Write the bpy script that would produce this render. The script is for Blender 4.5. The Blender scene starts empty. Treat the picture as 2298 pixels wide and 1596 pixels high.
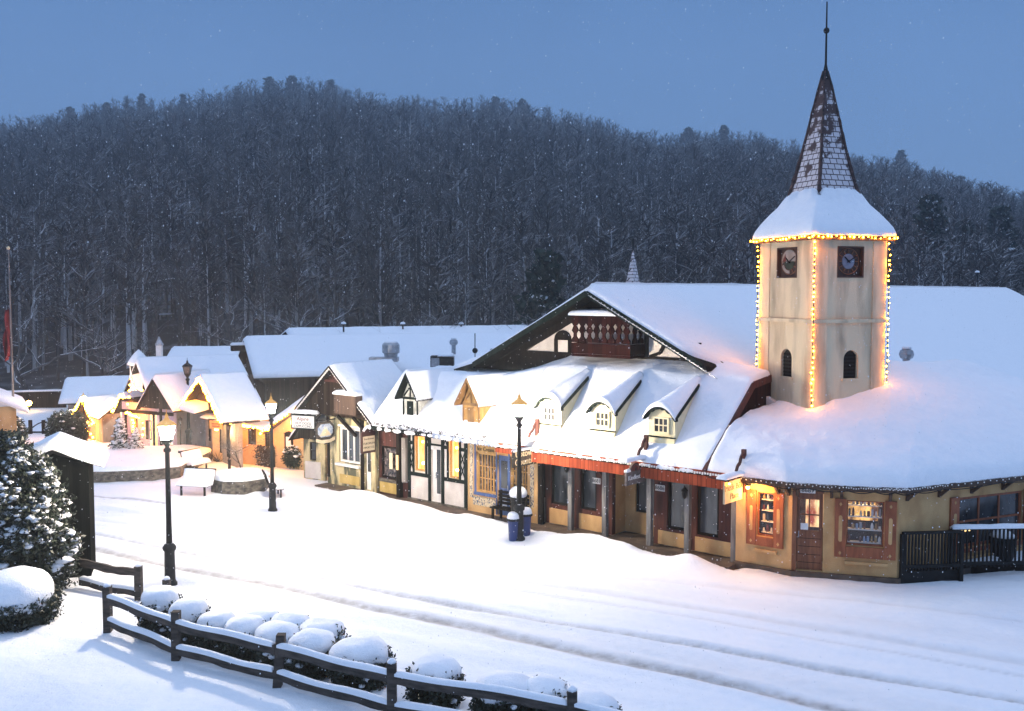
import bpy, bmesh, math, random
import numpy as np
from mathutils import Vector, Matrix, noise as mnoise
random.seed(7); RNG = np.random.default_rng(7)
scene = bpy.context.scene
COL = scene.collection
R = math.radians

# ------------------------------------------------------------------ camera geometry
FPX, HEYE = 2235.0, 7.0
PITCH = math.atan(143 / 2235.0)
def ray(x, y):
    dx = (x - 1149) / FPX; du = -(y - 798) / FPX
    return (dx, math.cos(PITCH) + math.sin(PITCH) * du, -math.sin(PITCH) + math.cos(PITCH) * du)
def G(x, y, z=0.0):
    r = ray(x, y); k = (z - HEYE) / r[2]
    return (r[0] * k, r[1] * k, z)
def D(x, y, d):
    r = ray(x, y); k = d / r[1]
    return (r[0] * k, d, HEYE + r[2] * k)
def plane_hit(o, u, x, y):
    """vertical plane through o along horizontal u; returns (along u, z)"""
    n = (-u[1], u[0]); r = ray(x, y)
    k = (o[0] * n[0] + o[1] * n[1]) / (r[0] * n[0] + r[1] * n[1])
    return ((r[0] * k - o[0]) * u[0] + (r[1] * k - o[1]) * u[1], HEYE + r[2] * k)

def frame(o, u):
    """local frame: a along u, b away from the street, c up"""
    l = math.hypot(u[0], u[1]); u = (u[0] / l, u[1] / l); b = (-u[1], u[0])
    def fr(a, s, c): return (o[0] + u[0] * a + b[0] * s, o[1] + u[1] * a + b[1] * s, c)
    fr.u = u; fr.b = b; fr.o = o
    return fr
A0 = (-6.9164, 36.0848); U0 = (0.75889, -0.65122)
W = frame(A0, U0)                       # facade frame of the arcade: t, s, z
def WID(a, s, c): return (a, s, c)

# ------------------------------------------------------------------ object helpers
ORG = {}
def tag(o, label=None, cat=None, group=None, kind=None):
    if label: o['label'] = label
    if cat: o['category'] = cat
    if group: o['group'] = group
    if kind: o['kind'] = kind
    return o
def empty(name, loc, label, cat, group=None):
    o = bpy.data.objects.new(name, None); COL.objects.link(o)
    o.location = loc; o.empty_display_size = .2; ORG[o] = Vector(loc)
    return tag(o, label, cat, group)
def link(name, me, mat, parent=None, org=None):
    o = bpy.data.objects.new(name, me); COL.objects.link(o)
    if mat is not None: me.materials.append(mat)
    if parent is not None:
        o.parent = parent; ORG[o] = ORG[parent]
    else:
        org = Vector(org) if org is not None else Vector((0, 0, 0))
        o.location = org; ORG[o] = org
    return o
def child_count(o): return [c for c in bpy.data.objects if c.parent == o]
def copy_tree(o, parent=None):
    c = o.copy(); COL.objects.link(c); ORG[c] = ORG[o]
    if parent is not None: c.parent = parent
    for ch in list(o.children): copy_tree(ch, c)
    return c

class MB:
    def __init__(s, fr=WID): s.v = []; s.f = []; s.fr = fr
    def add(s, verts, faces, raw=False):
        n = len(s.v)
        s.v += [tuple(v) if raw else s.fr(*v) for v in verts]
        s.f += [tuple(i + n for i in f) for f in faces]
        return s
    def box(s, a0, a1, b0, b1, c0, c1):
        s.add([(a0, b0, c0), (a1, b0, c0), (a1, b1, c0), (a0, b1, c0), (a0, b0, c1), (a1, b0, c1), (a1, b1, c1), (a0, b1, c1)],
              [(0, 3, 2, 1), (4, 5, 6, 7), (0, 1, 5, 4), (1, 2, 6, 5), (2, 3, 7, 6), (3, 0, 4, 7)]); return s
    def prism(s, poly, b0, b1):
        n = len(poly)
        s.add([(a, b0, c) for a, c in poly] + [(a, b1, c) for a, c in poly],
              [tuple(range(n)), tuple(range(2 * n - 1, n - 1, -1))] + [(i, (i + 1) % n, n + (i + 1) % n, n + i) for i in range(n)]); return s
    def slab(s, pts, th):
        """4+ corner polygon thickened downward"""
        n = len(pts)
        s.add(list(pts) + [(p[0], p[1], p[2] - th) for p in pts],
              [tuple(range(n)), tuple(range(2 * n - 1, n - 1, -1))] + [(i, (i + 1) % n, n + (i + 1) % n, n + i) for i in range(n)]); return s
    def bar(s, p, q, w, h=None):
        """square bar between two local points"""
        h = h or w
        P, Q = Vector(s.fr(*p)), Vector(s.fr(*q)); d = (Q - P).normalized()
        up = Vector((0, 0, 1)) if abs(d.z) < .95 else Vector((1, 0, 0))
        x = d.cross(up).normalized(); y = x.cross(d)
        vs = [c + x * i * w / 2 + y * j * h / 2 for c in (P, Q) for i, j in ((-1, -1), (1, -1), (1, 1), (-1, 1))]
        s.add(vs, [(0, 1, 2, 3), (7, 6, 5, 4), (0, 4, 5, 1), (1, 5, 6, 2), (2, 6, 7, 3), (3, 7, 4, 0)], True); return s
    def tube(s, pts, rad, n=8, raw=False, caps=True):
        P = [Vector(p) if raw else Vector(s.fr(*p)) for p in pts]
        if not hasattr(rad, '__len__'): rad = [rad] * len(P)
        vs = []; fs = []
        for i, p in enumerate(P):
            d = (P[min(i + 1, len(P) - 1)] - P[max(i - 1, 0)]).normalized()
            up = Vector((0, 0, 1)) if abs(d.z) < .9 else Vector((1, 0, 0))
            x = d.cross(up).normalized(); y = x.cross(d)
            for k in range(n):
                a = 2 * math.pi * k / n; vs.append(p + (x * math.cos(a) + y * math.sin(a)) * rad[i])
        for i in range(len(P) - 1):
            for k in range(n):
                k2 = (k + 1) % n
                fs.append((i * n + k, i * n + k2, (i + 1) * n + k2, (i + 1) * n + k))
        if caps: fs.append(tuple(range(n - 1, -1, -1))); fs.append(tuple((len(P) - 1) * n + k for k in range(n)))
        s.add(vs, fs, True); return s
    def lathe(s, c, prof, n=12, rot=0, sx=1, sy=1):
        C = s.fr(*c); vs = []; fs = []
        for r, z in prof:
            for k in range(n):
                a = 2 * math.pi * k / n + rot
                vs.append((C[0] + r * math.cos(a) * sx, C[1] + r * math.sin(a) * sy, C[2] + z))
        m = len(prof)
        for i in range(m - 1):
            for k in range(n):
                k2 = (k + 1) % n; fs.append((i * n + k, i * n + k2, (i + 1) * n + k2, (i + 1) * n + k))
        fs.append(tuple(range(n - 1, -1, -1))); fs.append(tuple((m - 1) * n + k for k in range(n)))
        s.add(vs, fs, True); return s
    def ball(s, c, r, n=8, sz=1, sx=1, sy=1):
        prof = [(max(.001, r * math.sin(math.pi * i / (n // 2 + 1))), -r * sz * math.cos(math.pi * i / (n // 2 + 1))) for i in range(n // 2 + 2)]
        return s.lathe(c, prof, n, sx=sx, sy=sy)
    def build(s, name, mat, parent=None, smooth=False, org=None, recalc=True):
        o_ = ORG[parent] if parent is not None else (Vector(org) if org is not None else Vector((0, 0, 0)))
        me = bpy.data.meshes.new(name)
        me.from_pydata([(v[0] - o_.x, v[1] - o_.y, v[2] - o_.z) for v in s.v], [], s.f)
        if recalc:
            bm = bmesh.new(); bm.from_mesh(me); bmesh.ops.recalc_face_normals(bm, faces=bm.faces); bm.to_mesh(me); bm.free()
        if smooth: me.polygons.foreach_set('use_smooth', [True] * len(me.polygons))
        me.update()
        return link(name, me, mat, parent, org)

def np_mesh(name, verts, quads, mat, parent=None, smooth=True, tris=None, org=None, attr=None):
    o_ = ORG[parent] if parent is not None else (Vector(org) if org is not None else Vector((0, 0, 0)))
    verts = np.asarray(verts, np.float32) - np.array(o_, np.float32)
    me = bpy.data.meshes.new(name); me.vertices.add(len(verts)); me.vertices.foreach_set('co', verts.ravel())
    faces = np.asarray(quads if tris is None else tris, np.int32); k = faces.shape[1]
    me.loops.add(faces.size); me.loops.foreach_set('vertex_index', faces.ravel())
    me.polygons.add(len(faces)); me.polygons.foreach_set('loop_start', np.arange(0, faces.size, k, dtype=np.int32))
    me.polygons.foreach_set('use_smooth', np.full(len(faces), smooth))
    if attr:
        for nm, arr in attr.items():
            a = me.attributes.new(nm, 'FLOAT', 'POINT'); a.data.foreach_set('value', np.asarray(arr, np.float32))
    me.update(calc_edges=True); me.validate()
    return link(name, me, mat, parent, org)

def vnoise(x, y, seed=0):
    """smooth value noise on numpy arrays, 0..1"""
    xi = np.floor(x).astype(np.int64); yi = np.floor(y).astype(np.int64)
    fx = x - xi; fy = y - yi; fx = fx * fx * (3 - 2 * fx); fy = fy * fy * (3 - 2 * fy)
    def h(i, j):
        n = (i * 374761393 + j * 668265263 + seed * 1442695041) & 0xffffffff
        n = ((n ^ (n >> 13)) * 1274126177) & 0xffffffff
        return ((n ^ (n >> 16)) & 0xffff) / 65535.0
    return (h(xi, yi) * (1 - fx) + h(xi + 1, yi) * fx) * (1 - fy) + (h(xi, yi + 1) * (1 - fx) + h(xi + 1, yi + 1) * fx) * fy
def fbm(x, y, seed=0, o=3):
    t = 0; a = 1; s = 0
    for i in range(o): t = t + a * vnoise(x * 2 ** i, y * 2 ** i, seed + i * 17); s += a; a *= .5
    return t / s - .5
def smooth01(x): x = np.clip(x, 0, 1); return x * x * (3 - 2 * x)

# ------------------------------------------------------------------ materials
def _new(name):
    m = bpy.data.materials.new(name); m.use_nodes = True
    nt = m.node_tree; b = nt.nodes['Principled BSDF']; return m, nt, b
def mat(name, c1, c2=None, scale=(4, 4, 4), rough=.75, bump=0., bscale=30., metal=0., dust=0., lo=.35, hi=.65, emit=None, estr=0., detail=5., spec=.4, c3=None, rot=0.):
    m, nt, b = _new(name); N = nt.nodes; L = nt.links
    b.inputs['Roughness'].default_value = rough; b.inputs['Metallic'].default_value = metal
    b.inputs['Specular IOR Level'].default_value = spec
    geo = N.new('ShaderNodeNewGeometry')
    col = None
    if c2 is not None:
        mp = N.new('ShaderNodeMapping'); mp.inputs['Scale'].default_value = scale; mp.inputs['Rotation'].default_value = (0, 0, rot)
        L.new(geo.outputs['Position'], mp.inputs['Vector'])
        nz = N.new('ShaderNodeTexNoise'); nz.inputs['Scale'].default_value = 1; nz.inputs['Detail'].default_value = detail
        L.new(mp.outputs[0], nz.inputs['Vector'])
        rp = N.new('ShaderNodeValToRGB'); e = rp.color_ramp.elements
        e[0].position = lo; e[0].color = (*c1, 1); e[1].position = hi; e[1].color = (*c2, 1)
        if c3 is not None:
            k = e.new((lo + hi) / 2); k.color = (*c3, 1)
        L.new(nz.outputs['Fac'], rp.inputs['Fac']); col = rp.outputs['Color']
    else:
        b.inputs['Base Color'].default_value = (*c1, 1)
    if dust > 0:
        sx = N.new('ShaderNodeSeparateXYZ'); L.new(geo.outputs['Normal'], sx.inputs[0])
        nz2 = N.new('ShaderNodeTexNoise'); nz2.inputs['Scale'].default_value = 9; nz2.inputs['Detail'].default_value = 4
        L.new(geo.outputs['Position'], nz2.inputs['Vector'])
        ad = N.new('ShaderNodeMath'); ad.operation = 'MULTIPLY_ADD'; L.new(nz2.outputs['Fac'], ad.inputs[0]); ad.inputs[1].default_value = 1.1
        L.new(sx.outputs['Z'], ad.inputs[2])
        mr = N.new('ShaderNodeMapRange'); mr.inputs['From Min'].default_value = 1.55 - dust; mr.inputs['From Max'].default_value = 1.7 - dust
        L.new(ad.outputs[0], mr.inputs['Value'])
        mx = N.new('ShaderNodeMixRGB'); mx.inputs['Color2'].default_value = (.82, .84, .87, 1)
        if col is not None: L.new(col, mx.inputs['Color1'])
        else: mx.inputs['Color1'].default_value = (*c1, 1)
        L.new(mr.outputs[0], mx.inputs['Fac']); col = mx.outputs[0]
    if col is not None: L.new(col, b.inputs['Base Color'])
    if bump > 0:
        n3 = N.new('ShaderNodeTexNoise'); n3.inputs['Scale'].default_value = bscale; n3.inputs['Detail'].default_value = 4
        L.new(geo.outputs['Position'], n3.inputs['Vector'])
        bp = N.new('ShaderNodeBump'); bp.inputs['Strength'].default_value = bump; bp.inputs['Distance'].default_value = .03
        L.new(n3.outputs['Fac'], bp.inputs['Height']); L.new(bp.outputs[0], b.inputs['Normal'])
    if emit is not None:
        b.inputs['Emission Color'].default_value = (*emit, 1); b.inputs['Emission Strength'].default_value = estr
    return m
def planks(name, c1, c2, width=.18, fr=None, dust=0., rough=1.):
    """vertical boards: each board its own tone, dark joints, streaky grain"""
    m, nt, b = _new(name); N = nt.nodes; L = nt.links
    b.inputs['Roughness'].default_value = rough; b.inputs['Specular IOR Level'].default_value = .01
    geo = N.new('ShaderNodeNewGeometry')
    u = fr.u if fr else (1, 0)
    dt = N.new('ShaderNodeVectorMath'); dt.operation = 'DOT_PRODUCT'; dt.inputs[1].default_value = (u[0] + .13, u[1] + .31, 0)
    L.new(geo.outputs['Position'], dt.inputs[0])
    dv = N.new('ShaderNodeMath'); dv.operation = 'DIVIDE'; dv.inputs[1].default_value = width; L.new(dt.outputs['Value'], dv.inputs[0])
    fl = N.new('ShaderNodeMath'); fl.operation = 'FLOOR'; L.new(dv.outputs[0], fl.inputs[0])
    wn = N.new('ShaderNodeTexWhiteNoise'); wn.noise_dimensions = '1D'; L.new(fl.outputs[0], wn.inputs['W'])
    fc = N.new('ShaderNodeMath'); fc.operation = 'FRACT'; L.new(dv.outputs[0], fc.inputs[0])
    mp = N.new('ShaderNodeMapping'); mp.inputs['Scale'].default_value = (14, 14, .9); L.new(geo.outputs['Position'], mp.inputs[0])
    nz = N.new('ShaderNodeTexNoise'); nz.inputs['Scale'].default_value = 1; nz.inputs['Detail'].default_value = 6; L.new(mp.outputs[0], nz.inputs['Vector'])
    av = N.new('ShaderNodeMath'); av.operation = 'MULTIPLY_ADD'; L.new(wn.outputs['Value'], av.inputs[0]); av.inputs[1].default_value = .45
    L.new(nz.outputs['Fac'], av.inputs[2])
    rp = N.new('ShaderNodeValToRGB'); e = rp.color_ramp.elements
    e[0].position = .45; e[0].color = (*c1, 1); e[1].position = .95; e[1].color = (*c2, 1)
    L.new(av.outputs[0], rp.inputs['Fac'])
    jt = N.new('ShaderNodeMath'); jt.operation = 'LESS_THAN'; jt.inputs[1].default_value = .1; L.new(fc.outputs[0], jt.inputs[0])
    mx = N.new('ShaderNodeMixRGB'); mx.blend_type = 'MULTIPLY'; L.new(jt.outputs[0], mx.inputs['Fac']); L.new(rp.outputs[0], mx.inputs['Color1']); mx.inputs['Color2'].default_value = (.3, .3, .3, 1)
    L.new(mx.outputs[0], b.inputs['Base Color'])
    bp = N.new('ShaderNodeBump'); bp.inputs['Strength'].default_value = .5; bp.inputs['Distance'].default_value = .02
    L.new(nz.outputs['Fac'], bp.inputs['Height']); L.new(bp.outputs[0], b.inputs['Normal'])
    return m
def emis(name, c, s):
    m, nt, b = _new(name); b.inputs['Base Color'].default_value = (.02, .02, .02, 1)
    b.inputs['Emission Color'].default_value = (*c, 1); b.inputs['Emission Strength'].default_value = s
    return m
def lit_window(name, c1, c2, s):
    """a lamp-lit room seen through its window: warm light, curtains and furniture breaking it up"""
    m, nt, b = _new(name); N = nt.nodes; L = nt.links
    geo = N.new('ShaderNodeNewGeometry'); mp = N.new('ShaderNodeMapping'); mp.inputs['Scale'].default_value = (5, 5, 2.2); L.new(geo.outputs['Position'], mp.inputs[0])
    nz = N.new('ShaderNodeTexNoise'); nz.inputs['Scale'].default_value = 1; nz.inputs['Detail'].default_value = 3; L.new(mp.outputs[0], nz.inputs['Vector'])
    rp = N.new('ShaderNodeValToRGB'); e = rp.color_ramp.elements; e[0].position = .35; e[0].color = (*c1, 1); e[1].position = .68; e[1].color = (*c2, 1)
    L.new(nz.outputs['Fac'], rp.inputs['Fac'])
    b.inputs['Base Color'].default_value = (.05, .03, .02, 1); b.inputs['Roughness'].default_value = .2
    L.new(rp.outputs[0], b.inputs['Emission Color']); b.inputs['Emission Strength'].default_value = s
    return m

M = {}
def snow_mat(name, tint=(.86, .87, .89), use_dirt=False):
    m, nt, b = _new(name); N = nt.nodes; L = nt.links
    b.inputs['Roughness'].default_value = .65; b.inputs['Specular IOR Level'].default_value = .3
    geo = N.new('ShaderNodeNewGeometry')
    n1 = N.new('ShaderNodeTexNoise'); n1.inputs['Scale'].default_value = 5; n1.inputs['Detail'].default_value = 8; n1.inputs['Roughness'].default_value = .7
    L.new(geo.outputs['Position'], n1.inputs['Vector'])
    bp = N.new('ShaderNodeBump'); bp.inputs['Strength'].default_value = .5; bp.inputs['Distance'].default_value = .07
    L.new(n1.outputs['Fac'], bp.inputs['Height']); L.new(bp.outputs[0], b.inputs['Normal'])
    rp = N.new('ShaderNodeValToRGB'); e = rp.color_ramp.elements
    e[0].position = .3; e[0].color = (tint[0] * .93, tint[1] * .95, tint[2] * .97, 1); e[1].position = .6; e[1].color = (*tint, 1)
    L.new(n1.outputs['Fac'], rp.inputs['Fac'])
    n9 = N.new('ShaderNodeTexNoise'); n9.inputs['Scale'].default_value = 38; n9.inputs['Detail'].default_value = 3; L.new(geo.outputs['Position'], n9.inputs['Vector'])
    b2 = N.new('ShaderNodeBump'); b2.inputs['Strength'].default_value = .35; b2.inputs['Distance'].default_value = .025; L.new(n9.outputs['Fac'], b2.inputs['Height']); L.new(bp.outputs[0], b2.inputs['Normal']); L.new(b2.outputs[0], b.inputs['Normal'])
    if use_dirt:
        at = N.new('ShaderNodeAttribute'); at.attribute_name = 'dirt'
        n2 = N.new('ShaderNodeTexNoise'); n2.inputs['Scale'].default_value = 4; n2.inputs['Detail'].default_value = 5; L.new(geo.outputs['Position'], n2.inputs['Vector'])
        mm = N.new('ShaderNodeMath'); mm.operation = 'MULTIPLY'; L.new(at.outputs['Fac'], mm.inputs[0])
        mr = N.new('ShaderNodeMapRange'); mr.inputs['From Min'].default_value = .25; mr.inputs['From Max'].default_value = .75; L.new(n2.outputs['Fac'], mr.inputs['Value'])
        mr.inputs['To Min'].default_value = .42
        L.new(mr.outputs[0], mm.inputs[1])
        mx = N.new('ShaderNodeMixRGB'); L.new(mm.outputs[0], mx.inputs['Fac']); L.new(rp.outputs[0], mx.inputs['Color1']); mx.inputs['Color2'].default_value = (.25, .23, .21, 1)
        L.new(mx.outputs[0], b.inputs['Base Color'])
    else: L.new(rp.outputs[0], b.inputs['Base Color'])
    return m
M['snow'] = snow_mat('snow')
M['ground'] = snow_mat('ground_snow', use_dirt=True)
M['barn'] = planks('weathered_barn_boards', (.010, .008, .006), (.05, .040, .032), .22)
M['barn_w'] = planks('dark_gable_boards', (.009, .006, .005), (.040, .028, .020), .15, W)
M['brown'] = mat('brown_timber', (.05, .03, .02), (.10, .06, .04), (9, 9, 1.5), bump=.3)
M['darktim'] = mat('dark_timber', (.006, .005, .0045), (.020, .016, .013), (9, 9, 1.5), bump=.3, rough=.95, spec=.04)
M['greentim'] = mat('dark_green_timber', (.005, .009, .008), (.013, .020, .017), (8, 8, 2), rough=.9, spec=.05)
M['red'] = planks('red_fascia_boards', (.18, .035, .018), (.34, .075, .035), .12, W)
M['redwall'] = mat('maroon_wood', (.04, .010, .007), (.09, .022, .015), (10, 10, 1.2), bump=.2)
M['redgable'] = planks('dark_red_gable_boards', (.010, .0035, .003), (.030, .009, .007), .16, W)
M['post'] = mat('grey_weathered_post', (.10, .10, .10), (.22, .21, .20), (12, 12, 1.5), bump=.3)
M['cream'] = mat('cream_stucco', (.44, .26, .11), (.58, .37, .17), (2.5, 2.5, 1.5), rough=.9, bump=.35, bscale=45, c3=(.52, .32, .14))
M['tower'] = mat('stained_tower_stucco', (.34, .27, .18), (.68, .55, .36), (2.2, 2.2, .5), rough=.9, bump=.3, bscale=40, lo=.28, hi=.55)
M['white'] = mat('off_white_stucco', (.55, .50, .46), (.68, .63, .58), (3, 3, 2), rough=.9, bump=.25)
M['orange'] = mat('peach_stucco', (.58, .36, .17), (.68, .45, .24), (2, 2, 2), rough=.9, bump=.2)
M['mossy'] = mat('worn_mossy_plaster', (.10, .10, .065), (.55, .46, .26), (3.5, 3.5, 1.2), rough=.9, bump=.3, lo=.40, hi=.56)
M['ochrewall'] = mat('mustard_plaster', (.42, .29, .08), (.55, .40, .15), (3, 3, 2), rough=.9)
M['ochre'] = mat('ochre_wood', (.35, .19, .05), (.50, .30, .10), (8, 8, 2), rough=.7)
M['dcream'] = mat('pale_yellow_paint', (.68, .60, .36), (.76, .68, .44), (4, 4, 4), rough=.7)
M['blue'] = mat('blue_painted_wood', (.03, .06, .18), (.06, .12, .28), (8, 8, 2), rough=.6)
M['lblue'] = mat('pale_blue_trim', (.20, .28, .44), (.5, .55, .62), (12, 12, 9), rough=.7)
M['whitepaint'] = mat('white_paint', (.72, .70, .66), (.8, .78, .74), (6, 6, 6), rough=.6)
M['glass'] = mat('dark_window_glass', (.012, .014, .017), (.05, .055, .06), (3, 3, 1.2), rough=.12, spec=.6)
M['glassblue'] = mat('grey_window_glass', (.012, .016, .02), (.06, .075, .09), (3, 3, .8), rough=.15, spec=.6)
M['shopglass'] = mat('cluttered_shop_window', (.02, .02, .025), (.22, .20, .19), (9, 9, 7), rough=.15, spec=.6, lo=.42, hi=.66, c3=(.07, .05, .05))
M['warm'] = lit_window('lamp_lit_window', (.9, .35, .05), (1, .62, .22), 1.6)
M['yellowlit'] = lit_window('bright_yellow_window', (.9, .55, .15), (1, .78, .40), 1.7)
M['warmwall'] = emis('lamp_lit_room', (1, .55, .18), 1.1)
M['black'] = mat('black_iron', (.005, .0055, .0055), (.011, .012, .012), (8, 8, 8), rough=.6, spec=.2)
M['black_s'] = mat('snow_dusted_black_iron', (.010, .011, .011), (.022, .023, .024), (8, 8, 8), rough=.6, dust=.12, spec=.2)
M['lantern'] = emis('lit_lantern_glass', (1, .84, .66), 1250)
M['glowcap'] = mat('amber_glow_lamp_roof', (.05, .03, .01), rough=.4, emit=(1, .55, .14), estr=.55)  # cap emits faintly by itself, in place of lamp light through amber glass
M['lanternoff'] = mat('unlit_lantern_glass', (.10, .10, .09), rough=.2)
M['bulb'] = emis('warm_bulb', (1, .31, .012), 140)
M['bigbulb'] = emis('bright_bulb', (1, .55, .10), 40)
M['binblue'] = mat('blue_plastic', (.014, .032, .125), (.022, .045, .16), (5, 5, 5), rough=.45)
M['stone'] = mat('dark_stacked_stone', (.035, .03, .026), (.17, .15, .12), (6, 6, 9), rough=.9, bump=.8, bscale=14)
M['pave'] = mat('wet_boardwalk', (.04, .03, .024), (.12, .085, .06), (3, 3, 3), rough=.55, bump=.3)
M['bark'] = mat('bark', (.028, .024, .022), (.07, .06, .055), (7, 7, 2), rough=.95)
M['limb'] = mat('grey_bark_limbs', (.06, .052, .046), (.13, .115, .105), (7, 7, 2), rough=.95, dust=.1)
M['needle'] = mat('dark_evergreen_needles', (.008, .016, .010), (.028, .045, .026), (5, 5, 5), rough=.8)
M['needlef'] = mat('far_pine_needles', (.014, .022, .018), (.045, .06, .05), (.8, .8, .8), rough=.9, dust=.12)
M['leaf'] = mat('dark_holly_leaves', (.006, .012, .006), (.022, .036, .018), (6, 6, 6), rough=.5, spec=.5)
M['twig'] = mat('brown_twigs', (.03, .024, .02), (.08, .065, .055), (8, 8, 8), rough=.95, dust=.15)
M['fence'] = mat('weathered_grey_rail', (.022, .018, .015), (.075, .06, .05), (3, 3, 16), rough=.9, bump=.4)
M['galv'] = mat('galvanised_metal', (.28, .30, .32), (.45, .47, .5), (5, 5, 5), rough=.45, metal=.6)
M['signwood'] = mat('dark_sign_board', (.02, .016, .012), (.05, .04, .03), (8, 8, 3), rough=.7)
M['gold'] = mat('gilt_lettering', (.62, .52, .32), rough=.5)
M['cutcream'] = mat('cream_sign_face', (.62, .52, .34), (.7, .6, .42), (5, 5, 5), rough=.7)
M['ink'] = mat('dark_lettering', (.02, .018, .016), rough=.6)
M['redink'] = mat('rust_red_lettering', (.12, .02, .01), rough=.6)
M['flagred'] = mat('red_flag_cloth', (.10, .012, .016), (.2, .025, .03), (6, 6, 2), rough=.9)
M['pink'] = mat('mauve_plaster', (.36, .30, .40), (.46, .40, .50), (3, 3, 2), rough=.9)
M['grey'] = mat('grey_plaster', (.20, .18, .16), (.34, .31, .28), (3, 3, 1), rough=.9)
M['shrubsnow'] = M['snow']

# shingled spire: snow lodged on dark shingle courses, bare dark near the tip
def spire_mat():
    m, nt, b = _new('snowy_shingles'); N = nt.nodes; L = nt.links
    b.inputs['Roughness'].default_value = .85
    geo = N.new('ShaderNodeNewGeometry'); sx = N.new('ShaderNodeSeparateXYZ'); L.new(geo.outputs['Position'], sx.inputs[0])
    dt = N.new('ShaderNodeVectorMath'); dt.operation = 'DOT_PRODUCT'; dt.inputs[1].default_value = (.932 - .362, .362 + .932, 0); L.new(geo.outputs['Position'], dt.inputs[0])
    cb = N.new('ShaderNodeCombineXYZ'); L.new(dt.outputs['Value'], cb.inputs['X']); L.new(sx.outputs['Z'], cb.inputs['Y'])
    br = N.new('ShaderNodeTexBrick'); br.inputs['Scale'].default_value = 1; br.inputs['Brick Width'].default_value = .22; br.inputs['Row Height'].default_value = .15
    br.inputs['Mortar Size'].default_value = .014; br.inputs['Color1'].default_value = (1, 1, 1, 1); br.inputs['Color2'].default_value = (.85, .85, .85, 1); br.inputs['Mortar'].default_value = (0, 0, 0, 1)
    L.new(cb.outputs[0], br.inputs['Vector'])
    nz = N.new('ShaderNodeTexNoise'); nz.inputs['Scale'].default_value = 3.5; nz.inputs['Detail'].default_value = 5; L.new(geo.outputs['Position'], nz.inputs['Vector'])
    ht = N.new('ShaderNodeMapRange'); ht.inputs['From Min'].default_value = 9.6; ht.inputs['From Max'].default_value = 13.0; ht.inputs['To Min'].default_value = .17; ht.inputs['To Max'].default_value = -.20
    L.new(sx.outputs['Z'], ht.inputs['Value'])
    ad = N.new('ShaderNodeMath'); L.new(nz.outputs['Fac'], ad.inputs[0]); L.new(ht.outputs[0], ad.inputs[1])
    gt = N.new('ShaderNodeMapRange'); gt.inputs['From Min'].default_value = .42; gt.inputs['From Max'].default_value = .5; L.new(ad.outputs[0], gt.inputs['Value'])
    mu = N.new('ShaderNodeMath'); mu.operation = 'MULTIPLY'; L.new(gt.outputs[0], mu.inputs[0]); L.new(br.outputs['Color'], mu.inputs[1])
    mx = N.new('ShaderNodeMixRGB'); mx.inputs['Color1'].default_value = (.055, .032, .03, 1); mx.inputs['Color2'].default_value = (.58, .55, .57, 1)
    L.new(mu.outputs[0], mx.inputs['Fac']); L.new(mx.outputs[0], b.inputs['Base Color'])
    return m
M['spire'] = spire_mat()
M['shingle'] = mat('dark_wet_shingles', (.02, .012, .011), (.085, .05, .045), (6, 6, 12), rough=.9, dust=.25)

# ------------------------------------------------------------------ generic builders
def text(name, body, o, xdir, size, m, parent, ext=.006, align='CENTER', sy=1.0, shear=0.):
    cu = bpy.data.curves.new(name, 'FONT'); cu.body = body; cu.size = size; cu.extrude = ext; cu.align_x = align; cu.align_y = 'CENTER'; cu.shear = shear
    cu.materials.append(m)
    ob = bpy.data.objects.new(name, cu); COL.objects.link(ob); ob.parent = parent
    x = Vector((xdir[0], xdir[1], 0)).normalized(); y = Vector((0, 0, 1)); z = x.cross(y)
    mtx = Matrix(((x.x, y.x, z.x), (x.y, y.y, z.y), (x.z, y.z, z.z))).to_4x4()
    ob.matrix_basis = Matrix.Translation(Vector(o) - ORG[parent]) @ mtx @ Matrix.Diagonal((1, sy, 1, 1))
    ORG[ob] = ORG[parent]
    return ob
def wall_open(fr, t0, t1, z0, z1, s0, s1, openings, name, m, parent):
    """a wall with real holes: openings = (ta,tb,za,zb)"""
    mb = MB(fr)
    ts = sorted({t0, t1} | {v for o in openings for v in o[:2]}); zs = sorted({z0, z1} | {v for o in openings for v in o[2:]})
    def hole(t, z): return any(o[0] < t < o[1] and o[2] < z < o[3] for o in openings)
    for i in range(len(ts) - 1):
        for j in range(len(zs) - 1):
            if hole((ts[i] + ts[i + 1]) / 2, (zs[j] + zs[j + 1]) / 2): continue
            a, b, c, d = ts[i], ts[i + 1], zs[j], zs[j + 1]
            mb.add([(a, s0, c), (b, s0, c), (b, s0, d), (a, s0, d)], [(0, 1, 2, 3)])
            mb.add([(a, s1, c), (b, s1, c), (b, s1, d), (a, s1, d)], [(3, 2, 1, 0)])
    for a, b, c, d in list(openings):
        mb.add([(a, s0, c), (b, s0, c), (b, s0, d), (a, s0, d), (a, s1, c), (b, s1, c), (b, s1, d), (a, s1, d)],
               [(0, 1, 5, 4), (1, 2, 6, 5), (2, 3, 7, 6), (3, 0, 4, 7)])
    a, b, c, d = t0, t1, z0, z1
    mb.add([(a, s0, c), (b, s0, c), (b, s0, d), (a, s0, d), (a, s1, c), (b, s1, c), (b, s1, d), (a, s1, d)],
           [(0, 4, 5, 1), (1, 5, 6, 2), (2, 6, 7, 3), (3, 7, 4, 0)])
    return mb.build(name, m, parent, recalc=False)
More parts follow.
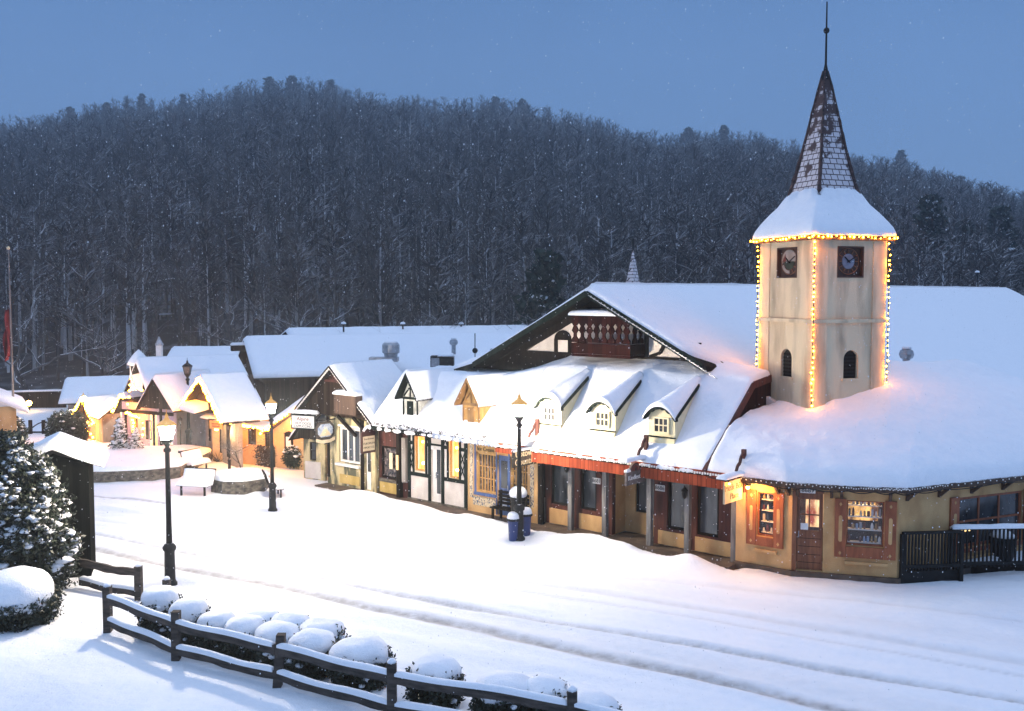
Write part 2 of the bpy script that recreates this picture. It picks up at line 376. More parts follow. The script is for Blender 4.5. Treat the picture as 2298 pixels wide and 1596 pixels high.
def window(fr, t0, t1, z0, z1, s, parent, fm, pm, nt=1, nz=1, fw=.06, bar=.03, dp=.08, name='window', label=None):
    """frame with glazing bars at depth s..s+dp, pane recessed inside it"""
    mb = MB(fr)
    mb.box(t0, t0 + fw, s, s + dp, z0, z1).box(t1 - fw, t1, s, s + dp, z0, z1)
    mb.box(t0 + fw, t1 - fw, s, s + dp, z0, z0 + fw).box(t0 + fw, t1 - fw, s, s + dp, z1 - fw, z1)
    for i in range(1, nt):
        x = t0 + fw + (t1 - t0 - 2 * fw) * i / nt; mb.box(x - bar / 2, x + bar / 2, s + .012, s + dp, z0 + fw, z1 - fw)
    for j in range(1, nz):
        z = z0 + fw + (z1 - z0 - 2 * fw) * j / nz; mb.box(t0 + fw, t1 - fw, s + .016, s + dp, z - bar / 2, z + bar / 2)
    w = mb.build(name, fm, parent)
    if label: w['label'] = label
    MB(fr).box(t0 + fw * .5, t1 - fw * .5, s + dp * .62, s + dp * .95, z0 + fw * .5, z1 - fw * .5).build('pane', pm, w)
    return w
def snow_surf(fn, nu, nv, th, parent, fall=(.2, .2, .2, .2), name='snow_cover', lu=1., lv=1., seed=0, amp=.03, drop=.04, m=None, fr=WID, sag=None):
    """snow lying on fn(u,v): th thick, rounded over towards its free edges"""
    u, v = np.meshgrid(np.linspace(0, 1, nu), np.linspace(0, 1, nv), indexing='ij')
    # denser towards edges
    ez = lambda x: .5 - .5 * np.cos(np.pi * x)
    u = .6 * u + .4 * ez(u); v = .6 * v + .4 * ez(v)
    P = np.array([[fr(*fn(u[i, j], v[i, j])) for j in range(nv)] for i in range(nu)])
    def f(d, w): return np.ones_like(d) if w <= 0 else np.sqrt(np.clip(1 - (1 - np.clip(d / w, 0, 1)) ** 2, 0, 1))
    h = f(u * lu, fall[0]) * f((1 - u) * lu, fall[1]) * f(v * lv, fall[2]) * f((1 - v) * lv, fall[3])
    nz = fbm(P[..., 0] * 1.3 + P[..., 2], P[..., 1] * 1.3, seed) * 2 * amp + fbm(P[..., 0] * 5, P[..., 1] * 5 + P[..., 2] * 5, seed + 5) * amp * .6
    T = P.copy(); T[..., 2] += th * (.12 + .88 * h) + nz * h
    # a skirt round the rim closes the slab
    idx = lambda i, j: i * nv + j
    verts = T.reshape(-1, 3).tolist(); faces = [(idx(i, j), idx(i + 1, j), idx(i + 1, j + 1), idx(i, j + 1)) for i in range(nu - 1) for j in range(nv - 1)]
    rim = [(i, 0) for i in range(nu)] + [(nu - 1, j) for j in range(1, nv)] + [(i, nv - 1) for i in range(nu - 2, -1, -1)] + [(0, j) for j in range(nv - 2, 0, -1)]
    base = len(verts)
    for i, j in rim: verts.append([P[i, j, 0], P[i, j, 1], P[i, j, 2] - drop])
    k = len(rim)
    for q in range(k):
        a, b = rim[q], rim[(q + 1) % k]
        faces.append((idx(*a), base + q, base + (q + 1) % k, idx(*b)))
    o = np_mesh(name, verts, faces, m or M['snow'], parent)
    bm = bmesh.new(); bm.from_mesh(o.data); bmesh.ops.recalc_face_normals(bm, faces=bm.faces); bm.to_mesh(o.data); bm.free()
    return o
def bil(p00, p10, p11, p01, bulge=0.):
    def fn(u, v):
        q = [(p00[k] * (1 - u) + p10[k] * u) * (1 - v) + (p01[k] * (1 - u) + p11[k] * u) * v for k in range(3)]
        q[2] += bulge * 4 * v * (1 - v)
        return q
    return fn
def roof_snow(p00, p10, p11, p01, th, parent, fall=(.15, .15, .2, .15), n=(24, 12), fr=WID, seed=0, bulge=0., amp=.03):
    lu = math.dist(p00, p10); lv = math.dist(p00, p01)
    return snow_surf(bil(p00, p10, p11, p01, bulge), n[0], n[1], th, parent, fall, lu=lu, lv=lv, seed=seed, fr=fr, amp=amp)
def leafcloud(pts, size, name, m, parent, nper=8, spread=.12, seed=1, squash=.6):
    """clumps of small leaf faces round every point"""
    rg = np.random.default_rng(seed); P = np.repeat(np.asarray(pts), nper, 0); n = len(P)
    P = P + rg.normal(0, spread, (n, 3)) * (1, 1, squash)
    a = rg.normal(0, 1, (n, 3)); a /= np.linalg.norm(a, axis=1)[:, None]
    b = np.cross(a, rg.normal(0, 1, (n, 3))); b /= np.linalg.norm(b, axis=1)[:, None]
    s = size * rg.uniform(.6, 1.3, (n, 1))
    v = np.stack([P - a * s, P + b * s * .45, P + a * s, P - b * s * .45], 1).reshape(-1, 3)
    f = np.arange(n * 4).reshape(-1, 4)
    return np_mesh(name, v, f, m, parent, smooth=False)
def snowblobs(pts, r, name, parent, seed=1, sz=.5, jitter=.3):
    """small lumps of snow lodged on foliage"""
    rg = np.random.default_rng(seed)
    bm = bmesh.new(); bmesh.ops.create_icosphere(bm, subdivisions=2, radius=1); bv = np.array([v.co[:] for v in bm.verts]); bf = np.array([[v.index for v in f.verts] for f in bm.faces]); bm.free()
    V = []; F = []; n = 0
    for i, p in enumerate(pts):
        k = 1 + jitter * (np.array([mnoise.noise(Vector(q) * 1.3 + Vector((i * 3.1, i * 1.7, 0))) for q in bv]))[:, None] * 1.3
        s = (r[i] if hasattr(r, '__len__') else r) * rg.uniform(.6, 1.4)
        V.append(bv * k * s * (rg.uniform(.8, 1.4), rg.uniform(.8, 1.4), sz) + np.asarray(p)); F.append(bf + n); n += len(bv)
    return np_mesh(name, np.concatenate(V), None, M['snow'], parent, tris=np.concatenate(F))

# ------------------------------------------------------------------ world and light
sc_w = bpy.data.worlds.new('World'); scene.world = sc_w; sc_w.use_nodes = True
nt = sc_w.node_tree; N = nt.nodes; L = nt.links
bg = N['Background']; bg.inputs['Strength'].default_value = .1
sky = N.new('ShaderNodeTexSky'); sky.sky_type = 'NISHITA'; sky.sun_disc = False; sky.sun_elevation = R(4); sky.sun_rotation = R(205); sky.air_density = 1.2; sky.dust_density = .4; sky.ozone_density = 3
tc = N.new('ShaderNodeTexCoord'); sp = N.new('ShaderNodeSeparateXYZ'); L.new(tc.outputs['Generated'], sp.inputs[0])
rp = N.new('ShaderNodeValToRGB'); e = rp.color_ramp.elements
e[0].position = 0.0; e[0].color = (.018, .032, .060, 1)
e[1].position = 1.0; e[1].color = (.051, .070, .106, 1)
for pos, c in ((.08, (.0160, .0300, .058)), (.19, (.0118, .0245, .0505)), (.29, (.0082, .0192, .0430)), (.42, (.033, .050, .085))):
    k = e.new(pos); k.color = (*c, 1)
L.new(sp.outputs['Z'], rp.inputs['Fac'])
cn = N.new('ShaderNodeTexNoise'); cn.inputs['Scale'].default_value = 3.2; cn.inputs['Detail'].default_value = 3; L.new(tc.outputs['Generated'], cn.inputs['Vector'])
cm = N.new('ShaderNodeMapRange'); cm.inputs['To Min'].default_value = .84; cm.inputs['To Max'].default_value = 1.16; L.new(cn.outputs['Fac'], cm.inputs['Value'])
sc1 = N.new('ShaderNodeVectorMath'); sc1.operation = 'SCALE'; L.new(rp.outputs[0], sc1.inputs[0])
mq = N.new('ShaderNodeMath'); mq.operation = 'MULTIPLY'; mq.inputs[1].default_value = 100.; L.new(cm.outputs[0], mq.inputs[0]); L.new(mq.outputs[0], sc1.inputs['Scale'])
sc2 = N.new('ShaderNodeVectorMath'); sc2.operation = 'SCALE'; sc2.inputs['Scale'].default_value = .06; L.new(sky.outputs[0], sc2.inputs[0])
ad = N.new('ShaderNodeVectorMath'); L.new(sc1.outputs[0], ad.inputs[0]); L.new(sc2.outputs[0], ad.inputs[1])
L.new(ad.outputs[0], bg.inputs['Color'])
sl = bpy.data.lights.new('dusk_sun', 'SUN'); sl.energy = .25; sl.angle = R(35); sl.color = (1, .88, .82)
so = bpy.data.objects.new('dusk_sun', sl); COL.objects.link(so); so.rotation_euler = (R(18), 0, R(150)); so.location = (0, 0, 60)

cam_d = bpy.data.cameras.new('camera'); cam = bpy.data.objects.new('camera', cam_d); COL.objects.link(cam); scene.camera = cam
cam_d.sensor_width = 36; cam_d.lens = 36 * FPX / 2298; cam_d.clip_end = 3000; cam_d.clip_start = .1
cam.location = (0, 0, HEYE); cam.rotation_euler = (math.pi / 2 - PITCH, 0, 0)
scene.view_settings.view_transform = 'Standard'; scene.view_settings.look = 'None'; scene.view_settings.exposure = .25; scene.view_settings.gamma = 1
scene.render.engine = 'CYCLES'
cy = scene.cycles; cy.use_denoising = True; cy.max_bounces = 6; cy.diffuse_bounces = 3; cy.glossy_bounces = 2; cy.transmission_bounces = 3; cy.volume_bounces = 0
cy.sample_clamp_indirect = 6; cy.caustics_reflective = False; cy.caustics_refractive = False
try: cy.denoiser = 'OPENIMAGEDENOISE'
except Exception: pass

# ================================================================== SETTING: ground, road tracks, hill, woods
TRACKS = [  # image traces of the wheel ruts, laid on the ground: (points, half width m, depth, dirt)
    ([(205, 1196), (449, 1245), (660, 1285), (871, 1328), (1090, 1368), (1347, 1414), (1636, 1463), (2298, 1577), (2600, 1630)], .09, .055, .55),
    ([(205, 1232), (449, 1282), (636, 1319), (839, 1368), (1074, 1410), (1347, 1474), (1636, 1536), (1885, 1594), (2150, 1660)], .16, .075, .75),
    ([(205, 1165), (600, 1218), (1000, 1275), (1347, 1327), (1761, 1399), (2298, 1486), (2600, 1536)], .14, .04, .22),
    ([(205, 1140), (560, 1182), (1000, 1240), (1400, 1294), (1761, 1330), (2298, 1392), (2600, 1430)], .12, .03, .12),
    ([(205, 1178), (600, 1236), (1000, 1297), (1347, 1352), (1761, 1424), (2298, 1518), (2600, 1570)], .05, .03, .25),
    ([(205, 1213), (449, 1263), (660, 1302), (871, 1348), (1090, 1389), (1347, 1444), (1636, 1500), (2298, 1640)], .42, .02, .10),
    ([(205, 1152), (600, 1202), (1000, 1258), (1400, 1312), (1761, 1364), (2298, 1440), (2600, 1480)], .40, .025, .07),
    ([(205, 1114), (290, 1119), (372, 1131)], .05, .05, 1.6),
]
TRK = [([G(*p)[:2] for p in t[0]],) + t[1:] for t in TRACKS]
def polydist(X, Y, pts):
    d = np.full(X.shape, 1e9)
    for (x0, y0), (x1, y1) in zip(pts[:-1], pts[1:]):
        dx, dy = x1 - x0, y1 - y0; l2 = dx * dx + dy * dy
        k = np.clip(((X - x0) * dx + (Y - y0) * dy) / l2, 0, 1)
        d = np.minimum(d, np.hypot(X - x0 - k * dx, Y - y0 - k * dy))
    return d
def ground_zd(X, Y):
    X = np.asarray(X, float); Y = np.asarray(Y, float)
    t = (X - A0[0]) * U0[0] + (Y - A0[1]) * U0[1]; k = (X - A0[0]) * U0[1] - (Y - A0[1]) * U0[0]
    z = fbm(X * .35, Y * .35, 3) * .12 + fbm(X * 1.6, Y * 1.6, 9) * .06 + fbm(X * 5, Y * 5, 19, 2) * .02
    dirt = np.zeros_like(X)
    road = smooth01((Y + .62 * X - 12.5) / 1.5)      # the road lies beyond the hedge line
    ridg = fbm((X * .87 - Y * .48) * .3, (X * .5 + Y * .87) * 2.2, 33, 2) * .10 + fbm((X * .87 - Y * .48) * .5, (X * .5 + Y * .87) * 4.2, 35, 1) * .03
    far = 1 - smooth01((k - 1.2) / .8) * 1
    z = z * (1 - .55 * (1 - far) * road) + ridg * (1 - far) * road
    for pts, w, dep, dr in TRK:
        d = polydist(X, Y, pts); wob = 1 + .5 * fbm(X * .8, Y * .8, 41, 2)
        z -= .75 * dep * np.exp(-(d / (w * wob)) ** 2); z += dep * .45 * np.exp(-((d - 2.1 * w) / (w * .8)) ** 2)
        dirt += 1.5 * dr * np.exp(-(d / (w * 1.15 * wob)) ** 2)
    # ploughed snow heaped along the boardwalk
    env = smooth01((t - 1.5) / 1.2) * (1 - smooth01((t - 15.6) / 1.6))
    hb = .06 + .34 * np.clip(vnoise(t * .9 + 3.7, t * 0, 5), 0, 1) ** 1.6 + fbm(X * 3, Y * 3, 8) * .06
    z += env * hb * np.exp(-((k - .86) / .38) ** 2)
    hole = smooth01((k + 3.) / .2) * (1 - smooth01((k - .40) / .18)) * smooth01((t - .1) / .3) * (1 - smooth01((t - 16.6) / .6))
    z = z * (1 - hole) - .12 * hole
    return z, np.clip(dirt, 0, 1)
def gz(x, y): return float(ground_zd(np.array([x]), np.array([y]))[0][0])
xs = np.concatenate([np.linspace(-460, -70, 14)[:-1], np.arange(-70, -15, 1.2), np.arange(-15, 17.5, .11), np.arange(17.6, 70, 1.2), np.linspace(72, 460, 14)])
ys = np.concatenate([np.linspace(-28, -8, 6)[:-1], np.arange(-8, 12, 1.), np.arange(12, 39, .10), np.arange(39, 76, .45), np.linspace(77, 474, 22)])
XX, YY = np.meshgrid(xs, ys, indexing='ij')
ZZ, DD = ground_zd(XX, YY)
ZZ = np.where(YY > 64, ZZ - 1.2 * smooth01((YY - 64) / 10), ZZ)
nx, ny = XX.shape; I = np.arange(nx * ny).reshape(nx, ny)
g = np_mesh('ground', np.stack([XX, YY, ZZ], -1).reshape(-1, 3), np.stack([I[:-1, :-1], I[1:, :-1], I[1:, 1:], I[:-1, 1:]], -1).reshape(-1, 4), M['ground'], attr={'dirt': DD.ravel()})
tag(g, 'snow covered street with faint wheel tracks in front of the shops', 'ground', kind='structure')
pv = MB(W).box(.22, 16.75, -.56, -.002, -.2, .055).build('pavement', M['pave']); tag(pv, 'dark wet boardwalk along the shop fronts', 'pavement', kind='structure')

SKY = [(-1500, 300), (-400, 290), (0, 275), (130, 266), (170, 252), (240, 242), (320, 225), (360, 238), (470, 216), (560, 197), (640, 184), (740, 192), (850, 222), (1000, 234), (1110, 229),
       (1200, 242), (1340, 272), (1400, 300), (1500, 312), (1620, 303), (1700, 312), (1790, 332), (1900, 357), (2020, 365), (2100, 392), (2200, 422), (2298, 442), (2700, 500), (3800, 540)]
SKX = np.array([p[0] for p in SKY], float); SKYY = np.array([p[1] for p in SKY], float)
Y0H, YCH = 70., 400.
def hill_z(X, Y):
    b = X / Y; px = 1149 + FPX * b
    yc = np.interp(px, SKX, SKYY) + 74
    zc = HEYE + YCH * (655 - yc) / FPX
    k = (Y - Y0H) / (YCH - Y0H)
    z = np.where(k < 1, -.9 + (zc + .9) * k, zc - (Y - YCH) * .3)
    return z + fbm(X * .03, Y * .03, 51) * 7 * np.clip(k, 0, 1) * np.clip(1.15 - k, 0, 1) + fbm(X * .2, Y * .2, 52) * .8 * np.clip(k * 3, 0, 1)
bb = np.linspace(-.96, .96, 200); yy = np.concatenate([np.linspace(Y0H, YCH, 110), np.linspace(412, 474, 8)])
BB, YG = np.meshgrid(bb, yy, indexing='ij'); XG = BB * YG; ZG = hill_z(XG, YG)
nx, ny = XG.shape; I = np.arange(nx * ny).reshape(nx, ny)
M['hill'] = mat('leaf_litter_and_thin_snow', (.03, .027, .025), (.20, .21, .23), (.5, .5, .5), rough=1, lo=.52, hi=.80, detail=8)
h = np_mesh('hill', np.stack([XG, YG, ZG], -1).reshape(-1, 3), np.stack([I[:-1, :-1], I[1:, :-1], I[1:, 1:], I[:-1, 1:]], -1).reshape(-1, 4), M['hill'])
tag(h, 'long wooded hill under thin snow behind the village', 'hill', kind='structure')

# bare winter woods: many trunks with limbs and twigs
def tree_mat():
    m, nt, b = _new('winter_woods'); N = nt.nodes; L = nt.links
    b.inputs['Roughness'].default_value = 1; b.inputs['Specular IOR Level'].default_value = .1
    at = N.new('ShaderNodeAttribute'); at.attribute_name = 'tone'
    rp = N.new('ShaderNodeValToRGB'); e = rp.color_ramp.elements; e[0].color = (.030, .028, .027, 1); e[1].color = (.62, .61, .61, 1)
    k = e.new(.5); k.color = (.105, .092, .082, 1); k = e.new(.75); k.color = (.25, .23, .21, 1)
    L.new(at.outputs['Fac'], rp.inputs[0])
    geo = N.new('ShaderNodeNewGeometry'); sx = N.new('ShaderNodeSeparateXYZ'); L.new(geo.outputs['Normal'], sx.inputs[0])
    mr = N.new('ShaderNodeMapRange'); mr.inputs['From Min'].default_value = .35; mr.inputs['From Max'].default_value = .8; mr.inputs['To Max'].default_value = .30; L.new(sx.outputs['Z'], mr.inputs['Value'])
    mx = N.new('ShaderNodeMixRGB'); L.new(mr.outputs[0], mx.inputs[0]); L.new(rp.outputs[0], mx.inputs[1]); mx.inputs[2].default_value = (.75, .77, .8, 1)
    L.new(mx.outputs[0], b.inputs['Base Color']); return m
M['woods'] = tree_mat()
def spikes(rg, P, Q, r):
    """three-sided tapering twigs from P to Q"""
    d = Q - P; d = d / np.linalg.norm(d, axis=1)[:, None]
    x = np.cross(d, np.array([.3, .2, .93])); x /= np.linalg.norm(x, axis=1)[:, None] + 1e-9; y = np.cross(d, x)
    V = np.stack([P + (x * math.cos(a) + y * math.sin(a)) * r[:, None] for a in (0, 2.094, 4.189)] + [Q], 1)
    n = len(P); o = np.arange(n)[:, None] * 4
    F = np.stack([o + np.array([[0, 1, 3]]), o + np.array([[1, 2, 3]]), o + np.array([[2, 0, 3]])], 1).reshape(-1, 3)
    return V.reshape(-1, 3), F
def variant(seed):
    rg = np.random.default_rng(seed); nb = 26
    h = np.sort(rg.uniform(.36, .98, nb)); az = rg.uniform(0, 6.283, nb); el = rg.uniform(.55, 1.3, nb)
    ln = (.27 * (1.12 - h)) * rg.uniform(.6, 1.2, nb) + .05
    lean = rg.normal(0, .02, 2)
    P = np.stack([lean[0] * h, lean[1] * h, h], 1); dirv = np.stack([np.cos(az) * np.cos(el), np.sin(az) * np.cos(el), np.sin(el)], 1)
    Q = P + dirv * ln[:, None]
    PP = [P]; QQ = [Q]; RR = [np.full(nb, .0065)]
    for j in range(3):
        s = rg.uniform(.3, .9, nb)[:, None]; p2 = P + (Q - P) * s
        d2 = dirv + rg.normal(0, .55, (nb, 3)); d2[:, 2] = np.abs(d2[:, 2]) * .8 + .1; d2 /= np.linalg.norm(d2, axis=1)[:, None]
        PP.append(p2); QQ.append(p2 + d2 * (ln * rg.uniform(.4, .8, nb))[:, None]); RR.append(np.full(nb, .0045))
    V, F = spikes(rg, np.concatenate(PP), np.concatenate(QQ), np.concatenate(RR))
    tv, tf = spikes(rg, np.array([[0., 0, -.04]]), np.array([[lean[0], lean[1], 1.]]), np.array([.019]))
    return np.concatenate([tv, V]), np.concatenate([tf, F + 4])
VARS = [variant(100 + i) for i in range(9)]
nT = 9500
yt = np.where(RNG.random(nT) < .62, np.sqrt(RNG.uniform((Y0H + 4) ** 2, (YCH + 4) ** 2, nT)), RNG.uniform(Y0H + 2, 230, nT)); bt = RNG.uniform(-.66, .66, nT)
nl = 420  # a thicker fringe along the crest
yt[:nl] = RNG.uniform(YCH - 14, YCH + 5, nl); bt[:nl] = np.linspace(-.66, .66, nl) + RNG.normal(0, .002, nl)
xt = bt * yt; zt = hill_z(xt, yt)
Vs = []; Fs = []; Ts = []; n = 0
for i in range(nT):
    v, f = VARS[i % 9]; a = RNG.uniform(0, 6.283); s = RNG.uniform(8, 13.5) * (1 if RNG.random() > .35 else .5) * min(1.1, .6 + yt[i] / 420); c, sn = math.cos(a), math.sin(a)
    w = s * RNG.choice([.8, 1.0, 1.3, 1.7])
    Vs.append(np.stack([(v[:, 0] * c - v[:, 1] * sn) * w + xt[i], (v[:, 0] * sn + v[:, 1] * c) * w + yt[i], v[:, 2] * s + zt[i]], 1)); Fs.append(f + n); n += len(v)
    tone = np.full(len(v), RNG.uniform(.1, .6)); tone[:4] = RNG.choice([.3, .5, .8, 1.], p=[.25, .25, .25, .25]); Ts.append(tone)
wd = np_mesh('woods', np.concatenate(Vs), None, M['woods'], smooth=False, tris=np.concatenate(Fs), attr={'tone': np.concatenate(Ts)})
tag(wd, 'mass of bare winter trees covering the hillside', 'woods', kind='stuff')
del Vs, Fs, Ts

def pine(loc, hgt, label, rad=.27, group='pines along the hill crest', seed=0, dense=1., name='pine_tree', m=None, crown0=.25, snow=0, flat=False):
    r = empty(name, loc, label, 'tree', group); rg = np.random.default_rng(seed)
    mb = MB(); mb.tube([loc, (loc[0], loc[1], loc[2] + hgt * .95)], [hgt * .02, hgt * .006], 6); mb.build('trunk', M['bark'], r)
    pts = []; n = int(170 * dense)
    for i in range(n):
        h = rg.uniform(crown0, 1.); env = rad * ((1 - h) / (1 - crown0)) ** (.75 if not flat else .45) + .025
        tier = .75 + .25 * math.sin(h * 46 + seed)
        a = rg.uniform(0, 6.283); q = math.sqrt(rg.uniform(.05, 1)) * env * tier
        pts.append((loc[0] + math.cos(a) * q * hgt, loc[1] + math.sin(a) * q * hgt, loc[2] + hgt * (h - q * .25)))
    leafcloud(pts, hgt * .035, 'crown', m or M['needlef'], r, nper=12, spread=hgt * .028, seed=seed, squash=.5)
    if snow:
        pick = [p for p in pts if rg.random() < snow]
        snowblobs(pick, hgt * (.05 if hgt < 3 else .022), 'snow_clumps', r, seed)
    return r
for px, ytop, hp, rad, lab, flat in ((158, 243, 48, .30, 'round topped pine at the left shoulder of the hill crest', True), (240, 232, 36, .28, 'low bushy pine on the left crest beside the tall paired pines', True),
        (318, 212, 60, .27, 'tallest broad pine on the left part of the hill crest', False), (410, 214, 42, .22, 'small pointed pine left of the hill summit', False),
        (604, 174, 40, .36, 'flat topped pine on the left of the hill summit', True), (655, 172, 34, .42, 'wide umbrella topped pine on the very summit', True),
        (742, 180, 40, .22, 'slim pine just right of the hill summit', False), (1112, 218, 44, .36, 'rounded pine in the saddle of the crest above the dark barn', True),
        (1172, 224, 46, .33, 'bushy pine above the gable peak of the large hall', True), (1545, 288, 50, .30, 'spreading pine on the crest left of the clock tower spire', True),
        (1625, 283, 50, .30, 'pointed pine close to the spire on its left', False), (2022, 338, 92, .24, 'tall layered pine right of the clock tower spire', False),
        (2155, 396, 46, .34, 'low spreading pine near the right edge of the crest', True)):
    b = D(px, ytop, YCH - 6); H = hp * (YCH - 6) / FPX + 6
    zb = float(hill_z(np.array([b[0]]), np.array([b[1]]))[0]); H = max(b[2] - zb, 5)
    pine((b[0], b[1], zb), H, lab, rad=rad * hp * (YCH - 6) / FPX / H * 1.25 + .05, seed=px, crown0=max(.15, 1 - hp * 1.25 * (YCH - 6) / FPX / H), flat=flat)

def bare_tree(base, hgt, label, seed=1, limbs=5, spread=.5, depth=4, r0=None, group='bare trees behind the roofs', name='bare_tree', snow=True, trunk=.28):
    """forked trunk and crooked limbs with a line of snow along their tops"""
    rg = random.Random(seed); root = empty(name, base, label, 'tree', group)
    t = MB(); c = MB(); s = MB(); r0 = r0 or hgt * .022
    def limb(p, d, ln, r, lv):
        pts = [p]; dd = d.copy(); k = 4 if lv == 0 else 7
        for i in range(k):
            dd = (dd + Vector((rg.uniform(-.3, .3), rg.uniform(-.3, .3), rg.uniform(-.14, .26)))).normalized(); pts.append(pts[-1] + dd * ln / k)
        rad = [r * (1 - .55 * i / k) for i in range(k + 1)]
        (t if lv == 0 else c).tube(pts, rad, 5 if lv < 2 else 3, raw=True, caps=False)
        if snow and 1 <= lv <= 3 and abs(d.z) < .9 and rg.random() < .8: s.tube([q + Vector((0, 0, rr * .75 + .006)) for q, rr in zip(pts, rad)], [max(.008, rr * .6) * (1 - .6 * i / k) for i, rr in enumerate(rad)], 3, raw=True, caps=False)
        if lv >= depth: return
        for j in range(limbs if lv == 0 else rg.choice((2, 3))):
            i = rg.randint(2, k) if lv else rg.choice((2, 3, 4, 4)); a = rg.uniform(0, 6.283)
            side = Vector((math.cos(a), math.sin(a), rg.uniform(-.1, .45))); nd = (dd * (1 - spread) + side * spread * 1.5).normalized()
            if nd.z < .02: nd.z = abs(nd.z) * .5 + .05
            limb(pts[i], nd, ln * rg.uniform(.55, .85) * (1.25 if lv == 0 else 1), rad[i] * .68, lv + 1)
    limb(Vector(base), Vector((rg.uniform(-.08, .08), rg.uniform(-.05, .05), 1)).normalized(), hgt * trunk, r0, 0)
    t.build('trunk', M['bark'], root, recalc=False); c.build('limbs', M['limb'], root, recalc=False)
    if snow: s.build('snow_on_limbs', M['snow'], root, recalc=False)
    return root
for px, ybase, d, H, sd, lab, sp in ((487, 800, 72, 9.5, 11, 'big forked tree with snow lined limbs behind the chalet ridge', .62), (700, 735, 78, 10.0, 12, 'tall brownish tree rising behind the long barn roof', .45),
        (1190, 735, 66, 7.0, 13, 'low spreading tree with white branches left of the hall gable', .7), (1420, 650, 72, 9.5, 14, 'huge wide crowned tree behind the little roof spire', .6),
        (905, 735, 82, 8.0, 15, 'snowy branched tree behind the roof ventilator', .6), (60, 860, 74, 11.0, 16, 'bare tree with long low limbs near the flagpole', .55),
        (215, 850, 72, 9.0, 17, 'slender bare tree left of the footbridge on the slope', .5), (1010, 735, 84, 8.5, 18, 'thin branched tree above the middle of the barn ridge', .6),
        (1620, 650, 92, 9.0, 19, 'bare tree between the little spire and the clock tower', .65)):
    d0 = d; d = min(d, 64 + sd % 5); b = D(px, ybase, d); zb = -.9; H = H * d / d0
    bare_tree((b[0], b[1], zb), H + max(0, b[2] - zb), lab, seed=sd, spread=sp, depth=5, limbs=7)
for px, yb, d, H, sd, lab in ((1222, 735, 68, 5.0, 31, 'dark snow flecked cedar left of the hall gable'), (2085, 640, 110, 9.5, 32, 'broad snow flecked evergreen right of the clock tower'), (2240, 640, 112, 8.5, 33, 'snow flecked evergreen near the right edge behind the hall'), (2160, 640, 118, 7.5, 34, 'smaller dark evergreen between the two snow flecked ones')):
    b = D(px, yb, d); zb = float(hill_z(np.array([b[0]]), np.array([b[1]]))[0]) - .3
    pine((b[0], b[1], zb), H + max(0, b[2] - zb), lab, rad=.30, group='dark evergreens behind the hall', seed=sd, dense=1.6, name='evergreen_tree', m=M['needle'], crown0=.08, snow=.45)

# ================================================================== THE SHOP ROW (facade frame W: t along, s back, z up)
def ztop(t): return float(np.interp(t, [-2, 5, 7.5, 9.5, 14.4, 16.1], [4.02, 4.02, 4.5, 4.72, 4.85, 4.52]))
EAVE_S, TOP_S, EAVE_Z = -.38, 2.74, 2.42
def zroof(t, s):
    k = float(np.interp(t, [7.2, 9.2], [0, 1])); sk = 1.35 + .8 * k; zk = 4.12 + .40 * k; zt = 4.16 + .72 * k
    if t > 14.6: zt -= .22 * min(1, (t - 14.6) / 1.2)
    return EAVE_Z + (zk - EAVE_Z) * (s - EAVE_S) / (sk - EAVE_S) if s < sk else zk + (zt - zk) * (s - sk) / (3.14 - sk)
def main_roof(parent, t0, t1, m, fall, seed=0, step=0.):
    mb = MB(W); n = max(2, int((t1 - t0) / .6))
    for i in range(n):
        a, b = t0 + (t1 - t0) * i / n, t0 + (t1 - t0) * (i + 1) / n
        for p, q in ((EAVE_S, 1.35), (1.35, 2.15), (2.15, 3.14)): mb.slab([(a, p, zroof(a, p)), (b, p, zroof(b, p)), (b, q, zroof(b, q)), (a, q, zroof(a, q))], .12)
    r = mb.build('roof', m, parent)
    def fn(u, v):
        t = t0 + (t1 - t0) * u; s = EAVE_S - .06 + (TOP_S + .46 - EAVE_S) * v + (1 - v) ** 4 * .07 * (mnoise.noise(Vector((t * 5, 1.3, 0))) + .6 * mnoise.noise(Vector((t * 14, 4.3, 0))))
        return (t, s, zroof(t, s) + .005)
    snow_surf(fn, int(14 * (t1 - t0)), 44, .13, r, fall, lu=t1 - t0, lv=3.9, seed=seed, fr=W, amp=.05)
    return r
def bars(name, m, parent, lst, fr=W):
    mb = MB(fr)
    for b in lst: mb.box(*b)
    return mb.build(name, m, parent)
def diamonds(mb, t0, t1, z0, z1, s, n, w=.045):
    """crossed strips that leave white lozenges"""
    tm = (t0 + t1) / 2; h = (z1 - z0) / n
    for i in range(n):
        a = z0 + i * h
        for p, q in (((t0, a), (tm, a + h / 2)), ((tm, a + h / 2), (t1, a)), ((t0, a + h), (tm, a + h / 2)), ((tm, a + h / 2), (t1, a + h))):
            mb.prism([(p[0], p[1] - w), (q[0], q[1] - w), (q[0], q[1] + w), (p[0], p[1] + w)], s - .02, s)
